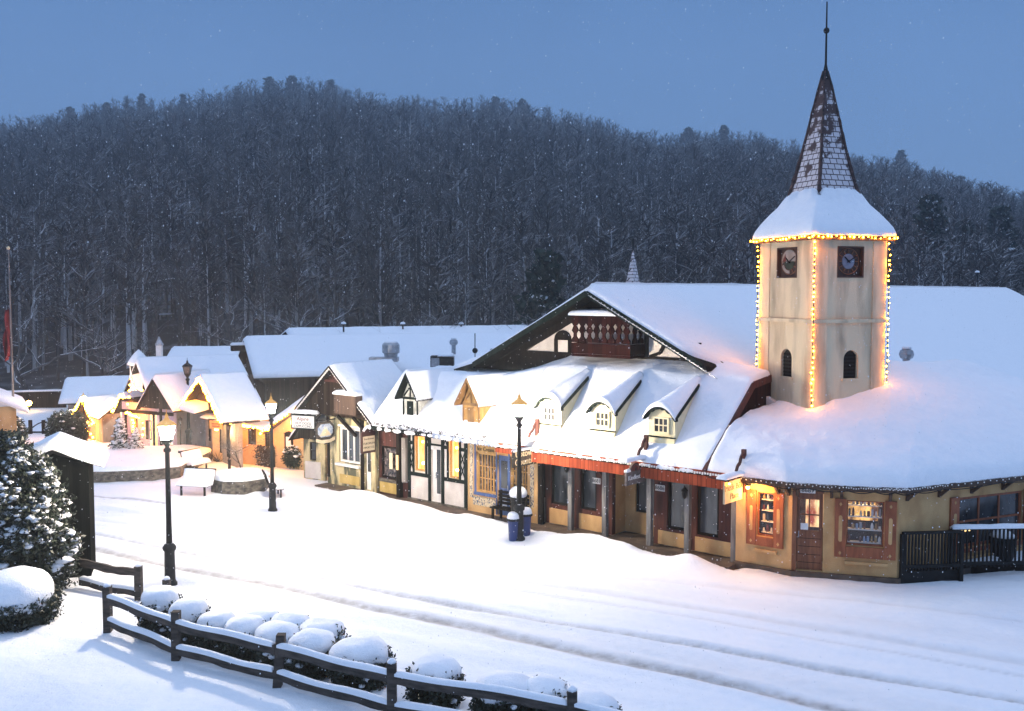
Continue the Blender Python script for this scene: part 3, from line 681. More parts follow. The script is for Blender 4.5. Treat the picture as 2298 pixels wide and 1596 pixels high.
def scallops(fr, pts, drop, n, name, m, parent, th=.03):
    """bargeboard with a scalloped lower edge; pts are (t,s,z) ends"""
    p, q = pts; mb = MB(fr)
    up = []; lo = []
    for i in range(n * 4 + 1):
        k = i / (n * 4); ph = abs(math.sin(math.pi * k * n)); d = drop * (.55 + .45 * ph)
        up.append([p[j] + (q[j] - p[j]) * k for j in range(3)]); lo.append((up[-1][0], up[-1][1], up[-1][2] - d))
    m_ = len(up); vs = up + lo + [(a, b + th, c) for a, b, c in up] + [(a, b + th, c) for a, b, c in lo]; fs = []
    for i in range(m_ - 1):
        fs += [(i, i + 1, m_ + i + 1, m_ + i), (2 * m_ + i + 1, 2 * m_ + i, 3 * m_ + i, 3 * m_ + i + 1), (m_ + i, m_ + i + 1, 3 * m_ + i + 1, 3 * m_ + i), (i + 1, i, 2 * m_ + i, 2 * m_ + i + 1)]
    mb.add(vs, fs); return mb.build(name, m, parent)
def dry_greens(t0, t1, n, seed, parent, name='dead_window_box_plants'):
    rg = np.random.default_rng(seed); pts = [W(t, EAVE_S - .09 + rg.uniform(-.03, .03), EAVE_Z + .05 + rg.uniform(-.03, .12)) for t in rg.uniform(t0, t1, n)]
    o = leafcloud(pts, .036, name, M['twig'], parent, nper=5, spread=.045, seed=seed); o['kind'] = 'stuff'; return o

# ---- timber gabled shop at the far end of the row
s1 = empty('timber_gable_shop', W(1.6, 0, 0), 'weathered shop with a dark timber gable at the far end of the row', 'shop')
wall_open(W, .28, 3.0, 0, 2.5, 0, .22, [(.92, 2.08, .9, 2.18), (2.34, 2.78, .08, 2.06)], 'wall', M['mossy'], s1)
MB(W).box(.28, .46, .22, 3., 0, 2.5).build('side_wall', M['mossy'], s1)
MB(W).box(.5, 3., .5, .56, .05, 2.5).build('room_partition', M['darktim'], s1)
window(W, .94, 2.06, .92, 2.16, .06, s1, M['whitepaint'], M['glassblue'], 3, 1, .07, .06)
bars('window_sill', M['whitepaint'], s1, [(.85, 2.15, -.14, 0, .80, .88)])
bars('lower_panel', M['ochrewall'], s1, [(.98, 2.05, -.03, -.002, .16, .48)])
dr = MB(W).box(2.36, 2.76, .06, .11, .08, 2.04).build('door', M['whitepaint'], s1)
MB(W).box(2.42, 2.70, .045, .058, .72, 1.92).build('pane', M['glass'], dr)
bars('post', M['mossy'], s1, [(2.80, 3.02, -.14, -.003, 0, 2.5)]); bars('post', M['darktim'], s1, [(2.14, 2.30, -.05, -.003, 0, 2.5)])
bars('corner_board', M['darktim'], s1, [(.30, .42, -.04, -.003, .3, 2.5)])
bars('transom', M['whitepaint'], s1, [(.92, 2.85, -.04, -.004, 2.2, 2.27)])
gp = MB(W); gp.prism([(-1.22, 2.56), (2.98, 2.56), (.86, 4.24)], -.10, .02); gp.build('gable_boards', M['barn_w'], s1)
bars('tie_beam', M['redwall'], s1, [(.2, 1.5, -.18, -.10, 3.78, 3.86)])
mb = MB(W)
for a in range(-3, 4): mb.bar((.86, -.14, 3.84), (.86 + a * .14, -.14, 4.12 - abs(a) * .10), .035)
mb.build('sunburst_brace', M['redwall'], s1)
bp = MB(W).box(1.2, 2.35, -.42, -.11, 2.72, 3.42).build('balcony', M['brown'], s1)
snow_surf(bil((1.15, -.46, 3.44), (2.4, -.46, 3.44), (2.4, -.11, 3.44), (1.15, -.11, 3.44)), 14, 8, .10, bp, (.12, .12, .12, 0), lu=1.25, lv=.35, fr=W)
for p, q in (((-.7, -.1, 2.52), (-.05, -.1, 2.1)), ((-.02, -.1, 2.54), (-.6, -.1, 2.02)), ((-.05, -.1, 2.1), (.5, -.1, 1.7)), ((1.1, -.2, 2.6), (2.0, -.12, 1.95)), ((1.95, -.2, 2.6), (2.85, -.12, 1.9))):
    mb = MB(W); mb.bar(p, q, .09); mb.build('brace', M['darktim'], s1)
for sgn, foot, lab in ((-1, (-1.36, 2.48), None), (1, (3.12, 2.46), None)):
    mb = MB(W); mb.slab([(.86, -.34, 4.34), (foot[0], -.34, foot[1]), (foot[0], 2.6, foot[1]), (.86, 2.6, 4.34)][::1 if sgn > 0 else -1], .1)
    rf = mb.build('roof', M['darktim'], s1)
    def fn(u, v, f=foot): return (.86 + (f[0] - .86) * v, -.36 + 3. * u, 4.34 + (f[1] - 4.34) * v + .004)
    snow_surf(fn, 26, 26, .13, rf, (.3, 0, 0, .2), lu=3., lv=2.9, seed=4 + sgn, fr=W)
    scallops(W, ((.86, -.37, 4.35), (foot[0], -.37, foot[1] + .01)), .10, 26, 'bargeboard', M['whitepaint'], s1)
    mb = MB(W); mb.bar((.86, -.375, 4.35), (foot[0], -.375, foot[1] + .01), .03, .05); mb.build('verge_strip', M['darktim'], s1)

# ---- narrow red shop beside it
s2 = empty('narrow_red_shop', W(3.75, 0, 0), 'narrow maroon shop front squeezed between the timber gable shop and the half timbered shop', 'shop')
wall_open(W, 3.03, 4.5, 0, 2.45, .04, .2, [(3.14, 4.02, .6, 1.72)], 'wall', M['redwall'], s2)
window(W, 3.16, 4.0, .62, 1.70, .06, s2, M['darktim'], M['shopglass'], 1, 1, .05)
bars('lower_panel', M['ochrewall'], s2, [(3.1, 4.05, -.02, .038, .12, .48)]); bars('stone_band', M['stone'], s2, [(3.1, 4.05, -.05, .038, .49, .60)])
bars('post', M['darktim'], s2, [(4.06, 4.22, -.12, .037, 0, 2.42)]); bars('post', M['grey'], s2, [(4.28, 4.46, -.08, .037, .6, 2.1)])
bars('notice', M['cutcream'], s2, [(3.55, 3.72, .03, .06, .95, 1.5)])
bars('lit_poster', M['yellowlit'], s2, [(4.07, 4.17, -.14, -.122, 1.0, 1.5)])

# ---- half timbered white shop
s3 = empty('half_timbered_shop', W(5.8, 0, 0), 'white shop with dark green half timbering and two glowing yellow windows', 'shop')
wall_open(W, 4.52, 7.24, 0, 2.42, 0, .2, [(4.84, 5.32, 1.05, 2.34), (5.62, 6.06, .12, 1.98), (6.44, 6.88, 1.0, 2.3)], 'wall', M['white'], s3)
bars('plinth', M['stone'], s3, [(4.5, 7.26, -.03, -.001, 0, .12)])
mb = MB(W)
for a in (4.53, 5.50, 6.10, 7.13): mb.box(a, a + .12, -.035, -.002, .12, 2.42)
for a in (4.76, 5.36, 6.36, 6.9): mb.box(a, a + .075, -.034, -.002, .95, 2.42)
for a, b in ((4.65, 5.5), (6.22, 7.13)): mb.box(a, b, -.033, -.002, .88, 1.0); 
for a, b in ((4.65, 4.76), (5.43, 5.5), (6.22, 6.36), (6.97, 7.13)): mb.box(a, b, -.033, -.002, 1.92, 2.03)
diamonds(mb, 4.65, 4.76, 1.1, 1.86, -.012, 2, .03); diamonds(mb, 6.97, 7.13, 1.1, 1.86, -.012, 2, .03); diamonds(mb, 5.43, 5.5, 2.05, 2.38, -.012, 1, .03); diamonds(mb, 6.22, 6.36, 2.05, 2.38, -.012, 1, .03)
mb.box(5.62, 6.10, -.032, -.002, 1.98, 2.04)
mb.build('timber_frame', M['greentim'], s3)
for a, b, c, d in ((4.84, 5.32, 1.05, 2.34), (6.44, 6.88, 1.0, 2.3)):
    w = window(W, a + .005, b - .005, c + .005, d - .005, .03, s3, M['ochre'], M['warm'], 1, 1, .05, .03, .1)
    MB(W).box(a + .1, a + .16, .045, .075, c + .08, d - .08).build('curtain', M['dcream'], w)
    MB(W).ball((b - .13, .05, c + .28), .055).build('candle_lamp', M['bigbulb'], w, True)
    MB(W).ball((b - .15, .05, d - .3), .05).build('candle_lamp', M['bulb'], w, True)
dr = MB(W).box(5.64, 6.04, .05, .1, .12, 1.96).build('door', M['whitepaint'], s3)
MB(W).box(5.84, 6.0, .035, .048, .4, 1.85).build('pane', M['glass'], dr); MB(W).box(5.80, 5.83, .01, .048, .9, 1.1).build('handle', M['galv'], dr)
bars('door_notice', M['whitepaint'], s3, [(5.66, 5.80, -.05, -.034, 1.85, 1.97)])

# ---- ice cream shop
s4 = empty('ice_cream_shop', W(8.7, 0, 0), 'cream ice cream shop with blue door, blue eave valance and barred display windows', 'shop')
wall_open(W, 7.26, 10.12, 0, 2.36, 0, .22, [(7.64, 8.48, .72, 1.97), (8.52, 8.98, .1, 1.97), (9.06, 9.74, .72, 1.97)], 'wall', M['cream'], s4)
for a, b in ((7.65, 8.47), (9.07, 9.73)): window(W, a, b, .73, 1.96, .05, s4, M['ochre'], M['shopglass'], 6, 3, .05, .028)
bars('window_trim', M['blue'], s4, [(7.57, 7.635, -.03, -.002, .62, 2.22), (7.57, 8.48, -.06, -.002, .62, .71), (8.485, 8.518, -.03, -.002, .1, 2.22), (8.985, 9.05, -.03, -.002, .1, 2.22), (9.055, 9.8, -.05, -.002, .62, .71)])
fp = bars('fascia_panel', M['ochre'], s4, [(7.64, 8.48, -.03, -.002, 1.98, 2.2), (8.52, 8.98, -.031, -.002, 1.98, 2.2), (9.06, 9.74, -.03, -.002, 1.98, 2.2)])
text('lettering', 'Ice Cream', W(8.06, -.037, 2.09), U0, .17, M['ink'], s4)
dr = MB(W).box(8.53, 8.97, .06, .11, .1, 1.96).build('door', M['blue'], s4)
MB(W).box(8.63, 8.88, .045, .058, .95, 1.8).build('pane', M['glass'], dr); MB(W).box(8.66, 8.86, .045, .058, .25, .7).build('painted_panel', M['lblue'], dr); MB(W).box(8.90, 8.93, .02, .058, .9, 1.05).build('handle', M['galv'], dr)
M['floral'] = mat('painted_floral_border', (.08, .10, .16), (.58, .48, .32), (22, 22, 16), rough=.9, lo=.42, hi=.5)
bars('floral_strip', M['floral'], s4, [(7.36, 7.48, -.012, -.002, .5, 2.2)]); bars('floral_strip', M['floral'], s4, [(9.84, 9.98, -.012, -.002, .5, 1.95)]); bars('floral_panel', M['floral'], s4, [(7.5, 8.44, -.014, -.002, .28, .56)])
scallops(W, ((6.1, -.43, 2.46), (8.84, -.43, 2.44)), .17, 22, 'eave_valance', M['lblue'], s4)
main_roof(s3, 3.0, 7.25, M['darktim'], (0, 0, .5, 0), 2); main_roof(s4, 7.25, 8.84, M['darktim'], (0, 0, .5, 0), 2)
scallops(W, ((3.1, -.42, 2.45), (6.1, -.42, 2.45)), .12, 26, 'eave_trim', M['greentim'], s3)
dry_greens(3.2, 6.2, 60, 3, s3); dry_greens(6.4, 8.6, 26, 5, s4)

# ---- long red fronted shop
s5 = empty('red_arcade_shop', W(13.4, 0, 0), 'long maroon shop front behind grey posts under a red fascia and three cream dormers', 'shop')
wall_open(W, 10.14, 12.6, .05, 2.3, .34, .5, [(10.36, 11.06, .64, 2.08), (11.46, 12.04, .64, 2.0)], 'wall', M['redwall'], s5)
wall_open(W, 14.0, 16.62, .05, 2.3, .34, .5, [(14.42, 15.0, .52, 1.98), (15.34, 16.0, .5, 1.93)], 'wall', M['redwall'], s5)
wall_open(W, 12.6, 14.0, .05, 2.3, 1.0, 1.15, [(12.95, 13.85, .66, 1.75)], 'entry_wall', M['cream'], s5)
bars('entry_side_wall', M['cream'], s5, [(12.5, 12.6, .501, 1.15, .05, 2.3)]); bars('entry_side_wall', M['cream'], s5, [(14.0, 14.1, .501, 1.15, .05, 2.3)])
for a, b, c, d, s in ((10.37, 11.05, .65, 2.07, .38), (11.47, 12.03, .65, 1.99, .38), (14.43, 14.99, .53, 1.97, .38), (15.35, 15.99, .51, 1.92, .38), (12.96, 13.84, .67, 1.74, 1.03)):
    window(W, a, b, c, d, s, s5, M['darktim'], M['glassblue'], 1, 1, .055)
for a, b in ((10.34, 11.24), (11.44, 12.48), (14.16, 15.14), (15.32, 16.55)): bars('lower_panel', M['cream'], s5, [(a, b, .30, .338, .07, .52 if a < 14 else .45)])
for a in (10.22, 11.34, 12.56, 14.05, 15.24, 16.62):
    bars('post', M['post'] if a > 10.5 else M['darktim'], s5, [(a - .07, a + .07, -.02, .12, 0, 2.2)])
for a in (12.56,): 
    mb = MB(W); mb.bar((a - .42, .05, 2.15), (a - .04, .05, 1.78), .07); mb.build('brace', M['darktim'], s5)
fz = MB(W); fz.box(8.82, 10.2, -.44, -.36, 2.14, 2.44); fz.box(10.2, 16.65, -.44, -.36, 2.0, 2.42); fz.build('fascia', M['red'], s5)
bars('walkway', M['pave'], s5, [(10.12, 16.7, 0, .336, -.2, .045), (12.62, 13.99, .337, .999, -.2, .045)])
bars('soffit', M['darktim'], s5, [(8.85, 16.62, -.358, .9, 2.31, 2.36)])
mb = MB(W)
for i in range(100):
    t = 8.9 + i * .0765; mb.box(t, t + .04, -.475, -.442, 2.32 + .012 * math.sin(i * 2.1), 2.375)
mb.build('eave_trim', M['whitepaint'], s5)
bars('eave_moulding', M['darktim'], s5, [(8.82, 16.2, -.455, -.441, 2.29, 2.33)])
def number_plate(t, s, z, txt, fr, parent, w=.30, h=.17, size=.15):
    p = bars('number_plate', M['whitepaint'], parent, [(t - w / 2, t + w / 2, s - .02, s, z - h / 2, z + h / 2)], fr)
    o = fr(t, s - .024, z); text('number', txt, o, fr.u, size, M['ink'], p, .003)
number_plate(12.06, .33, 1.55, '8681', W, s5, .28); number_plate(14.2, .33, 1.62, '8686', W, s5)
main_roof(s5, 8.84, 16.02, M['darktim'], (0, .16, .5, 0), 2)
mb = MB(lambda s, t, z: W(t, s, z)); mb.prism([(-.4, 2.30), (3.3, 2.30), (3.3, 4.60), (2.15, 4.36), (-.4, 2.32)], 15.92, 15.98)
mb.build('end_gable', M['redgable'], s5)
mb = MB(W); mb.bar((16.0, -.42, 2.36), (16.0, 2.15, 4.44), .09, .2); mb.bar((16.0, 2.15, 4.44), (16.0, 3.2, 4.56), .09, .2); mb.build('verge_board', M['redwall'], s5)

# ---- dormers: part > window, roof, snow_cover
def gable_dormer(parent, tc, body, trim, lab):
    d = MB(W); w = .36
    d.box(tc - w, tc + w, .0, 1.6, 2.72, 3.5); dm = d.build('dormer', body, parent); dm['label'] = lab
    MB(W).prism([(tc - w - .01, 3.48), (tc + w + .01, 3.48), (tc, 4.18)], -.01, .04).build('gable', body, dm)
    mb = MB(W)
    for a in (-w, w - .05): mb.box(tc + a, tc + a + .05, -.03, -.001, 2.78, 3.5)
    mb.box(tc - w, tc + w, -.035, -.001, 2.74, 2.8).box(tc - w, tc + w, -.034, -.001, 3.42, 3.5).box(tc - .02, tc + .02, -.032, -.011, 3.5, 4.1)
    mb.bar((tc - .3, -.02, 3.52), (tc - .04, -.02, 3.8), .04).bar((tc + .3, -.02, 3.52), (tc + .04, -.02, 3.8), .04)
    mb.build('timber_trim', trim, dm)
    wn = MB(W).box(tc - .13, tc + .13, -.05, -.002, 2.9, 3.36).build('window', trim, dm)
    mb = MB(W)
    mb.box(tc - w - .03, tc + w + .03, -.1, -.002, 2.55, 2.72); mb.build('base_board', M['redwall'], dm)
    for sg in (-1, 1):
        f = (tc + sg * .52, 3.46)
        r = MB(W).slab([(tc, -.22, 4.28), (f[0], -.22, f[1]), (f[0], 1.5, f[1]), (tc, 2.4, 4.28)][::sg], .06).build('roof', trim, dm)
        def fn(u, v, f=f, sg=sg): return (tc + (f[0] - tc) * v, -.23 + (2.7 * (1 - v) + 2.1 * v) * u, 4.28 + (f[1] - 4.28) * v + .003)
        snow_surf(fn, 18, 14, .10, dm, (.08, 0, 0, .08), lu=2.2, lv=1., seed=int(tc * 10) + sg, fr=W, amp=.012)
        scallops(W, ((tc, -.25, 4.31), (f[0], -.25, f[1] + .02)), .12, 7, 'bargeboard', trim, dm)
    bp_ = bars('eave_board', trim, dm, [(tc + .36, tc + .50, 0, 1.5, 3.40, 3.46)])
    return dm
M['dwhite'] = mat('dormer_white_panels', (.34, .34, .30), (.60, .60, .54), (7, 7, 4), rough=.8)
gable_dormer(s3, 4.66, M['dwhite'], M['greentim'], 'white timbered dormer with steep gable')
gable_dormer(s4, 7.43, M['ochre'], mat('dark_ochre_trim', (.16, .08, .025), (.25, .14, .05), (9, 9, 3)), 'ochre wooden dormer with steep gable')
def arch_dormer(parent, tc, lab):
    w = .42; s0 = .10
    d = MB(W); d.prism([(tc - w, 2.95), (tc + w, 2.95), (tc + w, 3.62)] + [(tc + w * math.cos(a), 3.62 + .28 * math.sin(a)) for a in np.linspace(.2, math.pi - .2, 9)] + [(tc - w, 3.62)], s0, s0 + .12)
    # cheeks running back under the sloping roof
    for sg in (-1, 1):
        a = tc + sg * w; b = a - sg * .06; a2 = tc + sg * .14; b2 = a2 - sg * .05
        q = [(a, s0 + .121, 2.9), (a, s0 + .121, 3.6), (a2, 1.72, 4.28), (a2, 1.72, 4.05), (b, s0 + .121, 2.9), (b, s0 + .121, 3.6), (b2, 1.72, 4.28), (b2, 1.72, 4.05)]
        d.add(q, [(0, 1, 2, 3), (7, 6, 5, 4), (0, 4, 5, 1), (1, 5, 6, 2), (2, 6, 7, 3), (3, 7, 4, 0)])
    dm = d.build('dormer', M['dcream'], parent); dm['label'] = lab
    window(W, tc - .25, tc + .25, 3.17, 3.62, s0 - .05, dm, M['dcream'], M['glass'], 3, 2, .05, .03, .045)
    bars('sill', M['greentim'], dm, [(tc - w - .03, tc + w + .03, s0 - .07, s0 - .002, 3.06, 3.09)]); bars('base_board', M['dcream'], dm, [(tc - w - .01, tc + w + .01, s0 - .05, s0 - .003, 2.9, 3.05)])
    bars('skirting_board', M['red'], dm, [(tc - w, tc + w, s0 - .06, s0 - .004, 2.78, 2.89)])
    def arc(u): x = (u - .5) * 2; return tc + x * (w + .09), 3.60 + .34 * (1 - abs(x) ** 2.2)
    n = 18; mb = MB(W); vs = []; fs = []
    for i in range(n + 1):
        a, z = arc(i / n); e = .07 + .05 * abs(math.sin(math.pi * i / n * 6))
        vs += [(a, s0 - .14, z), (a, s0 - .14, z - e), (a, s0 + .0, z), (a, s0 + .0, z - e)]
    for i in range(n):
        o = i * 4; p = o + 4; fs += [(o, p, p + 1, o + 1), (o + 2, o + 3, p + 3, p + 2), (o, o + 2, p + 2, p), (o + 1, p + 1, p + 3, o + 3)]
    mb.add(vs, fs); mb.build('scalloped_valance', M['greentim'], dm)
    mb = MB(W)
    for sg in (-1, 1): mb.bar((tc + sg * (w + .06), s0 - .12, 3.58), (tc + sg * .18, 1.75, 4.37), .05, .1)
    mb.build('eave_board', M['greentim'], dm)
    def fn(u, v):
        a, z = arc(u); x = (u - .5) * 2; s = s0 - .16 + 2.0 * v; a = tc + (a - tc) * (1 - .72 * v); back = 3.60 + (s - s0) * .47 + .34 * (1 - abs(x) ** 2.2) * (1 - .85 * v)
        return (a, s, max(z * (1 - v) + back * v, back if v > .0 else z) + .01)
    snow_surf(fn, 22, 24, .10, dm, (.1, .1, .12, 0), lu=1.02, lv=2.3, seed=int(tc * 7), fr=W, amp=.015)
    return dm
for tc in (10.51, 12.43, 14.37): arch_dormer(s5, tc, 'cream dormer with arched scalloped eave')

# ---- large hall behind, gable with carved balcony
hl = empty('chalet_hall', W(10.4, 3, 0), 'large chalet hall with a wide dark timbered gable, carved balcony and long snowy roof', 'hall')
TR, ZR = 10.37, 7.05
def hz_(t): return ZR - .52 * abs(t - TR) if t > 5.6 else ZR - .52 * abs(5.6 - TR) - .30 * (5.6 - t)
MB(W).prism([(4.6, 3.), (20.5, 1.0), (20.5, 1.72), (TR, 6.95), (5.6, 4.42), (4.6, 4.1)], 3.02, 3.2).build('gable_wall', M['white'], hl)
MB(W).box(4.8, 20.2, 3.25, 48, 0, 1.6).build('wall', M['darktim'], hl)
mb = MB(W)   # dark timbering on the gable
mb.prism([(4.9, 3.9), (15.0, 3.9), (15.0, 4.75), (14.5, 5.02), (5.6, 5.02), (4.9, 4.2)], 2.96, 3.018)
mb.prism([(8.55, 6.05), (12.2, 6.05), (TR, 6.95)], 2.962, 3.018)
mb.prism([(5.4, 4.35), (9.7, 6.62), (9.7, 6.3), (5.9, 4.35)], 2.964, 3.018)
mb.prism([(12.0, 6.0), (14.8, 4.6), (14.5, 4.6), (12.0, 5.85)], 2.964, 3.018)
mb.box(11.93, 12.06, 2.95, 3.018, 4.9, 6.1)
for tc in (8.75, 13.55):
    mb.box(tc - .34, tc - .23, 2.95, 3.018, 5.0, 5.42 if tc < 10 else 5.5); mb.box(tc + .23, tc + .34, 2.95, 3.018, 5.0, 5.42)
    if tc < 10: mb.prism([(tc - .34, 5.42)] + [(tc + .34 * math.cos(a), 5.42 + .32 * math.sin(a)) for a in np.linspace(math.pi, 0, 9)][1:-1] + [(tc + .34, 5.42)], 2.951, 3.018)
    else: mb.box(tc - .34, tc + .34, 2.951, 3.018, 5.38, 5.5)
zz = [(12.1, 5.0), (12.5, 5.15), (12.65, 5.42), (12.72, 5.36), (12.9, 5.45), (12.98, 5.82)]
for p, q in zip(zz[:-1], zz[1:]): mb.bar((p[0], 2.97, p[1]), (q[0], 2.97, q[1]), .09, .09)
mb.build('timber_frame', M['darktim'], hl)
bars('loft_window', M['grey'], hl, [(10.62, 10.92, 2.93, 2.961, 6.08, 6.36)]); bars('loft_window', M['grey'], hl, [(9.72, 9.95, 2.93, 2.961, 6.08, 6.25)])
for sg in (-1, 1):
    ts = [TR, 14.6, 15.9, 20.6] if sg > 0 else [TR, 5.6, 4.1]
    mb = MB(W)
    for a, b in zip(ts[:-1], ts[1:]): f_ = 4.6 if b > 16 else 3.0 if b > 15 else 2.1; mb.slab([(a, f_, hz_(a)), (b, f_, hz_(b)), (b, 49.7, hz_(b)), (a, 49.7, hz_(a))][::sg], .12)
    r = mb.build('roof', M['darktim'], hl)
    if sg > 0:
        def fn(u, v): t = TR + 10.3 * v; f_ = float(np.interp(t, [13.9, 14.6, 15.8, 16.2], [2.08, 2.98, 2.98, 4.9])); return (t, f_ + (49.78 - f_) * u, hz_(t) + .005)
        snow_surf(fn, 110, 40, .22, r, (.2, .2, 0, .2), lu=47., lv=11, seed=8, fr=W, amp=.03)
    else:
        def fn(u, v): t = TR - 6.3 * v; return (t, 2.08 + 47.7 * u, hz_(t) + .005)
        snow_surf(fn, 60, 30, .26, r, (.03, .2, 0, .2), lu=47., lv=7, seed=9, fr=W)
    for a, b in zip(ts[:-1], ts[1:]):
        if b > 15: continue
        if sg > 0: b = 14.45
        mb = MB(W); mb.bar((a, 2.08, hz_(a) - .10), (b, 2.08, hz_(b) - .06), .1, .17); mb.build('verge_board', M['greentim'], hl)
mb = MB(W)
for i in range(34):
    t = TR + .2 + i * .13; mb.box(t, t + .035, 2.0, 2.027, hz_(t) - .12, hz_(t) - .07)
mb.bar((TR + .1, 2.029, hz_(TR + .1) - .1), (TR + 4.6, 2.029, hz_(TR + 4.6) - .1), .01, .02); mb.build('verge_trim', M['galv'], hl)
# balcony: part > panels, balusters, snow
bl = bars('balcony', M['redgable'], hl, [(9.74, 11.96, 2.16, 2.9, 4.98, 5.06), (9.74, 11.96, 2.14, 2.2, 5.07, 5.40), (11.9, 11.96, 2.2, 2.95, 5.07, 5.4), (9.74, 9.8, 2.2, 2.95, 5.07, 5.4),
                                      (9.74, 11.96, 2.15, 2.21, 6.02, 6.16), (9.74, 11.62, 2.151, 2.209, 6.161, 6.30), (11.9, 11.959, 2.21, 2.95, 6.02, 6.1), (9.74, 9.799, 2.21, 2.95, 6.02, 6.3)])
def baluster(mb, tc, fr, s, w=.15):
    pr = [(.5, 5.42), (.5, 5.52), (.22, 5.60), (.2, 5.70), (.5, 5.79), (.36, 5.86), (.2, 5.93), (.5, 6.02)]
    mb.prism([(tc - w * a * 1.25, z) for a, z in pr] + [(tc + w * a * 1.25, z) for a, z in pr[::-1]], s, s + .05)
for i in range(8):
    mb = MB(W); baluster(mb, 9.87 + i * .277, W, 2.15, .20); mb.build('baluster', M['redgable'], bl)
WS = lambda s, t, z: W(t, s, z)
for i in range(2):
    mb = MB(WS); baluster(mb, 2.45 + i * .33, WS, 11.9, .2); mb.build('baluster', M['redgable'], bl)
snow_surf(bil((9.62, 2.12, 6.30), (11.45, 2.12, 6.30), (11.35, 2.95, 6.34), (9.62, 2.95, 6.34)), 30, 14, .12, bl, (.12, .12, .1, 0), lu=1.9, lv=.9, fr=W, seed=12)
snow_surf(bil((9.78, 2.2, 5.07), (11.9, 2.2, 5.07), (11.9, 2.95, 5.07), (9.78, 2.95, 5.07)), 20, 10, .3, bl, (.2, .2, .15, 0), lu=2.1, lv=.75, fr=W, seed=13)
# spirelet peeping over the ridge
b = D(1420, 652, 47); tp = D(1420, 560, 47)
sp_ = empty('spirelet', (b[0], b[1], 4.), 'small shingled spire with snow behind the hall ridge', 'spire')
MB().lathe((b[0], b[1], 4.), [(.55, 0), (.55, 2.6)], 4, rot=.4).build('base', M['darktim'], sp_)
MB().lathe((b[0], b[1], 6.6), [(.75, 0), (.62, .25), (.42, .62), (.30, 1.1), (.02, tp[2] - 6.6)], 6, rot=.4).build('roof', M['spire'], sp_)
MB().tube([(b[0], b[1], tp[2] - .05), (b[0], b[1], tp[2] + .5)], .03).build('finial', M['black'], sp_)

# ================================================================== CORNER SHOP with hipped snowy roof
C0, C1, C2, C3 = (5.733, 25.179), (6.915, 24.291), (9.27, 23.609), (13.28, 25.43)
E0 = frame(C0, (C1[0] - C0[0], C1[1] - C0[1])); E1 = frame(C1, (C2[0] - C1[0], C2[1] - C1[1])); E2 = frame(C2, (C3[0] - C2[0], C3[1] - C2[1]))
L0 = math.dist(C0, C1); L1 = math.dist(C1, C2); L2 = 6.5
def on(fr, x, y=1150): return plane_hit(fr.o, fr.u, x, y)[0]
cs = empty('corner_shop', (8., 25., 0), 'peach stucco corner shop with brown shutters and a deep snow covered hipped roof', 'shop')
w1a, w1b = on(E0, 1699), on(E0, 1737); wz = (.86, 1.98)
wall_open(E0, 0, L0, .12, 2.4, 0, .2, [(w1a, w1b, *wz)], 'wall', M['cream'], cs)
da, db = on(E1, 1780), on(E1, 1848); wa, wb = on(E1, 1900), on(E1, 1985)
wall_open(E1, 0, L1, .12, 2.4, 0, .2, [(da, db, .14, 2.08), (wa, wb, .84, 1.95)], 'wall', M['cream'], cs)
ra = on(E2, 2150)
wall_open(E2, 0, L2, .12, 2.4, 0, .2, [(ra, ra + 2.3, .62, 1.9)], 'wall', M['cream'], cs)
for fr, l in ((E0, L0), (E1, L1), (E2, L2)): bars('plinth', M['pave'], cs, [(-.03, l + .04, -.10, -.001, -.2, .118)], fr)
def shutters(fr, a, b, z0, z1, sw, zp, parent):
    """pierced shutters either side, apron board and sill below"""
    for x0, x1 in ((a - sw, a - .01), (b + .01, b + sw)):
        sh = bars('shutter', M['shut'], parent, [(x0, x1, -.055, -.002, zp, z1 + .03)], fr)
        xm = (x0 + x1) / 2; w = (x1 - x0) * .17; mb = MB(fr)
        zc, hh = (zp + z1) / 2, (z1 - zp) * .20
        mb.prism([(xm + w * math.cos(t), zc + (hh if math.sin(t) > 0 else -hh) + w * math.sin(t)) for t in np.linspace(.01, 2 * math.pi + .01, 16, endpoint=False)], -.062, -.056)
        for zc2 in (z1 - .10, zp + .10): mb.prism([(xm - .035, zc2), (xm, zc2 - .05), (xm + .035, zc2), (xm, zc2 + .05)], -.062, -.056)
        mb.build('cutout', M['cream'], sh)
    bars('apron_board', M['shut'], parent, [(a, b, -.05, -.002, zp, z0 - .02)], fr); bars('window_sill', M['cream'], parent, [(a - .02, b + .1, -.09, -.002, zp - .16, zp - .09)], fr)
M['shut'] = mat('red_brown_shutter', (.20, .055, .02), (.32, .10, .04), (10, 10, 2), rough=.6)
M['doorwood'] = mat('varnished_red_brown_door', (.13, .045, .018), (.24, .09, .038), (14, 14, 1.6), rough=.4)
gl = bpy.data.materials.new('clear_shop_glass'); gl.use_nodes = True; _n = gl.node_tree; _n.nodes.clear()
_o = _n.nodes.new('ShaderNodeOutputMaterial'); _t = _n.nodes.new('ShaderNodeBsdfTransparent'); _g = _n.nodes.new('ShaderNodeBsdfGlossy'); _g.inputs['Roughness'].default_value = .03; _m = _n.nodes.new('ShaderNodeMixShader'); _m.inputs[0].default_value = .035
_n.links.new(_t.outputs[0], _m.inputs[1]); _n.links.new(_g.outputs[0], _m.inputs[2]); _n.links.new(_m.outputs[0], _o.inputs[0]); M['clear'] = gl
shutters(E0, w1a, w1b, *wz, .26, .62, cs); shutters(E1, wa, wb, .84, 1.95, .27, .55, cs)
window(E0, w1a, w1b, *wz, .05, cs, M['shut'], M['clear'], 1, 1, .04, .03, .05); window(E1, wa, wb, .84, 1.95, .05, cs, M['shut'], M['clear'], 1, 1, .035, .03, .05)
window(E2, ra, ra + 2.3, .62, 1.9, .05, cs, M['shut'], M['glass'], 3, 2, .07, .05, .06)
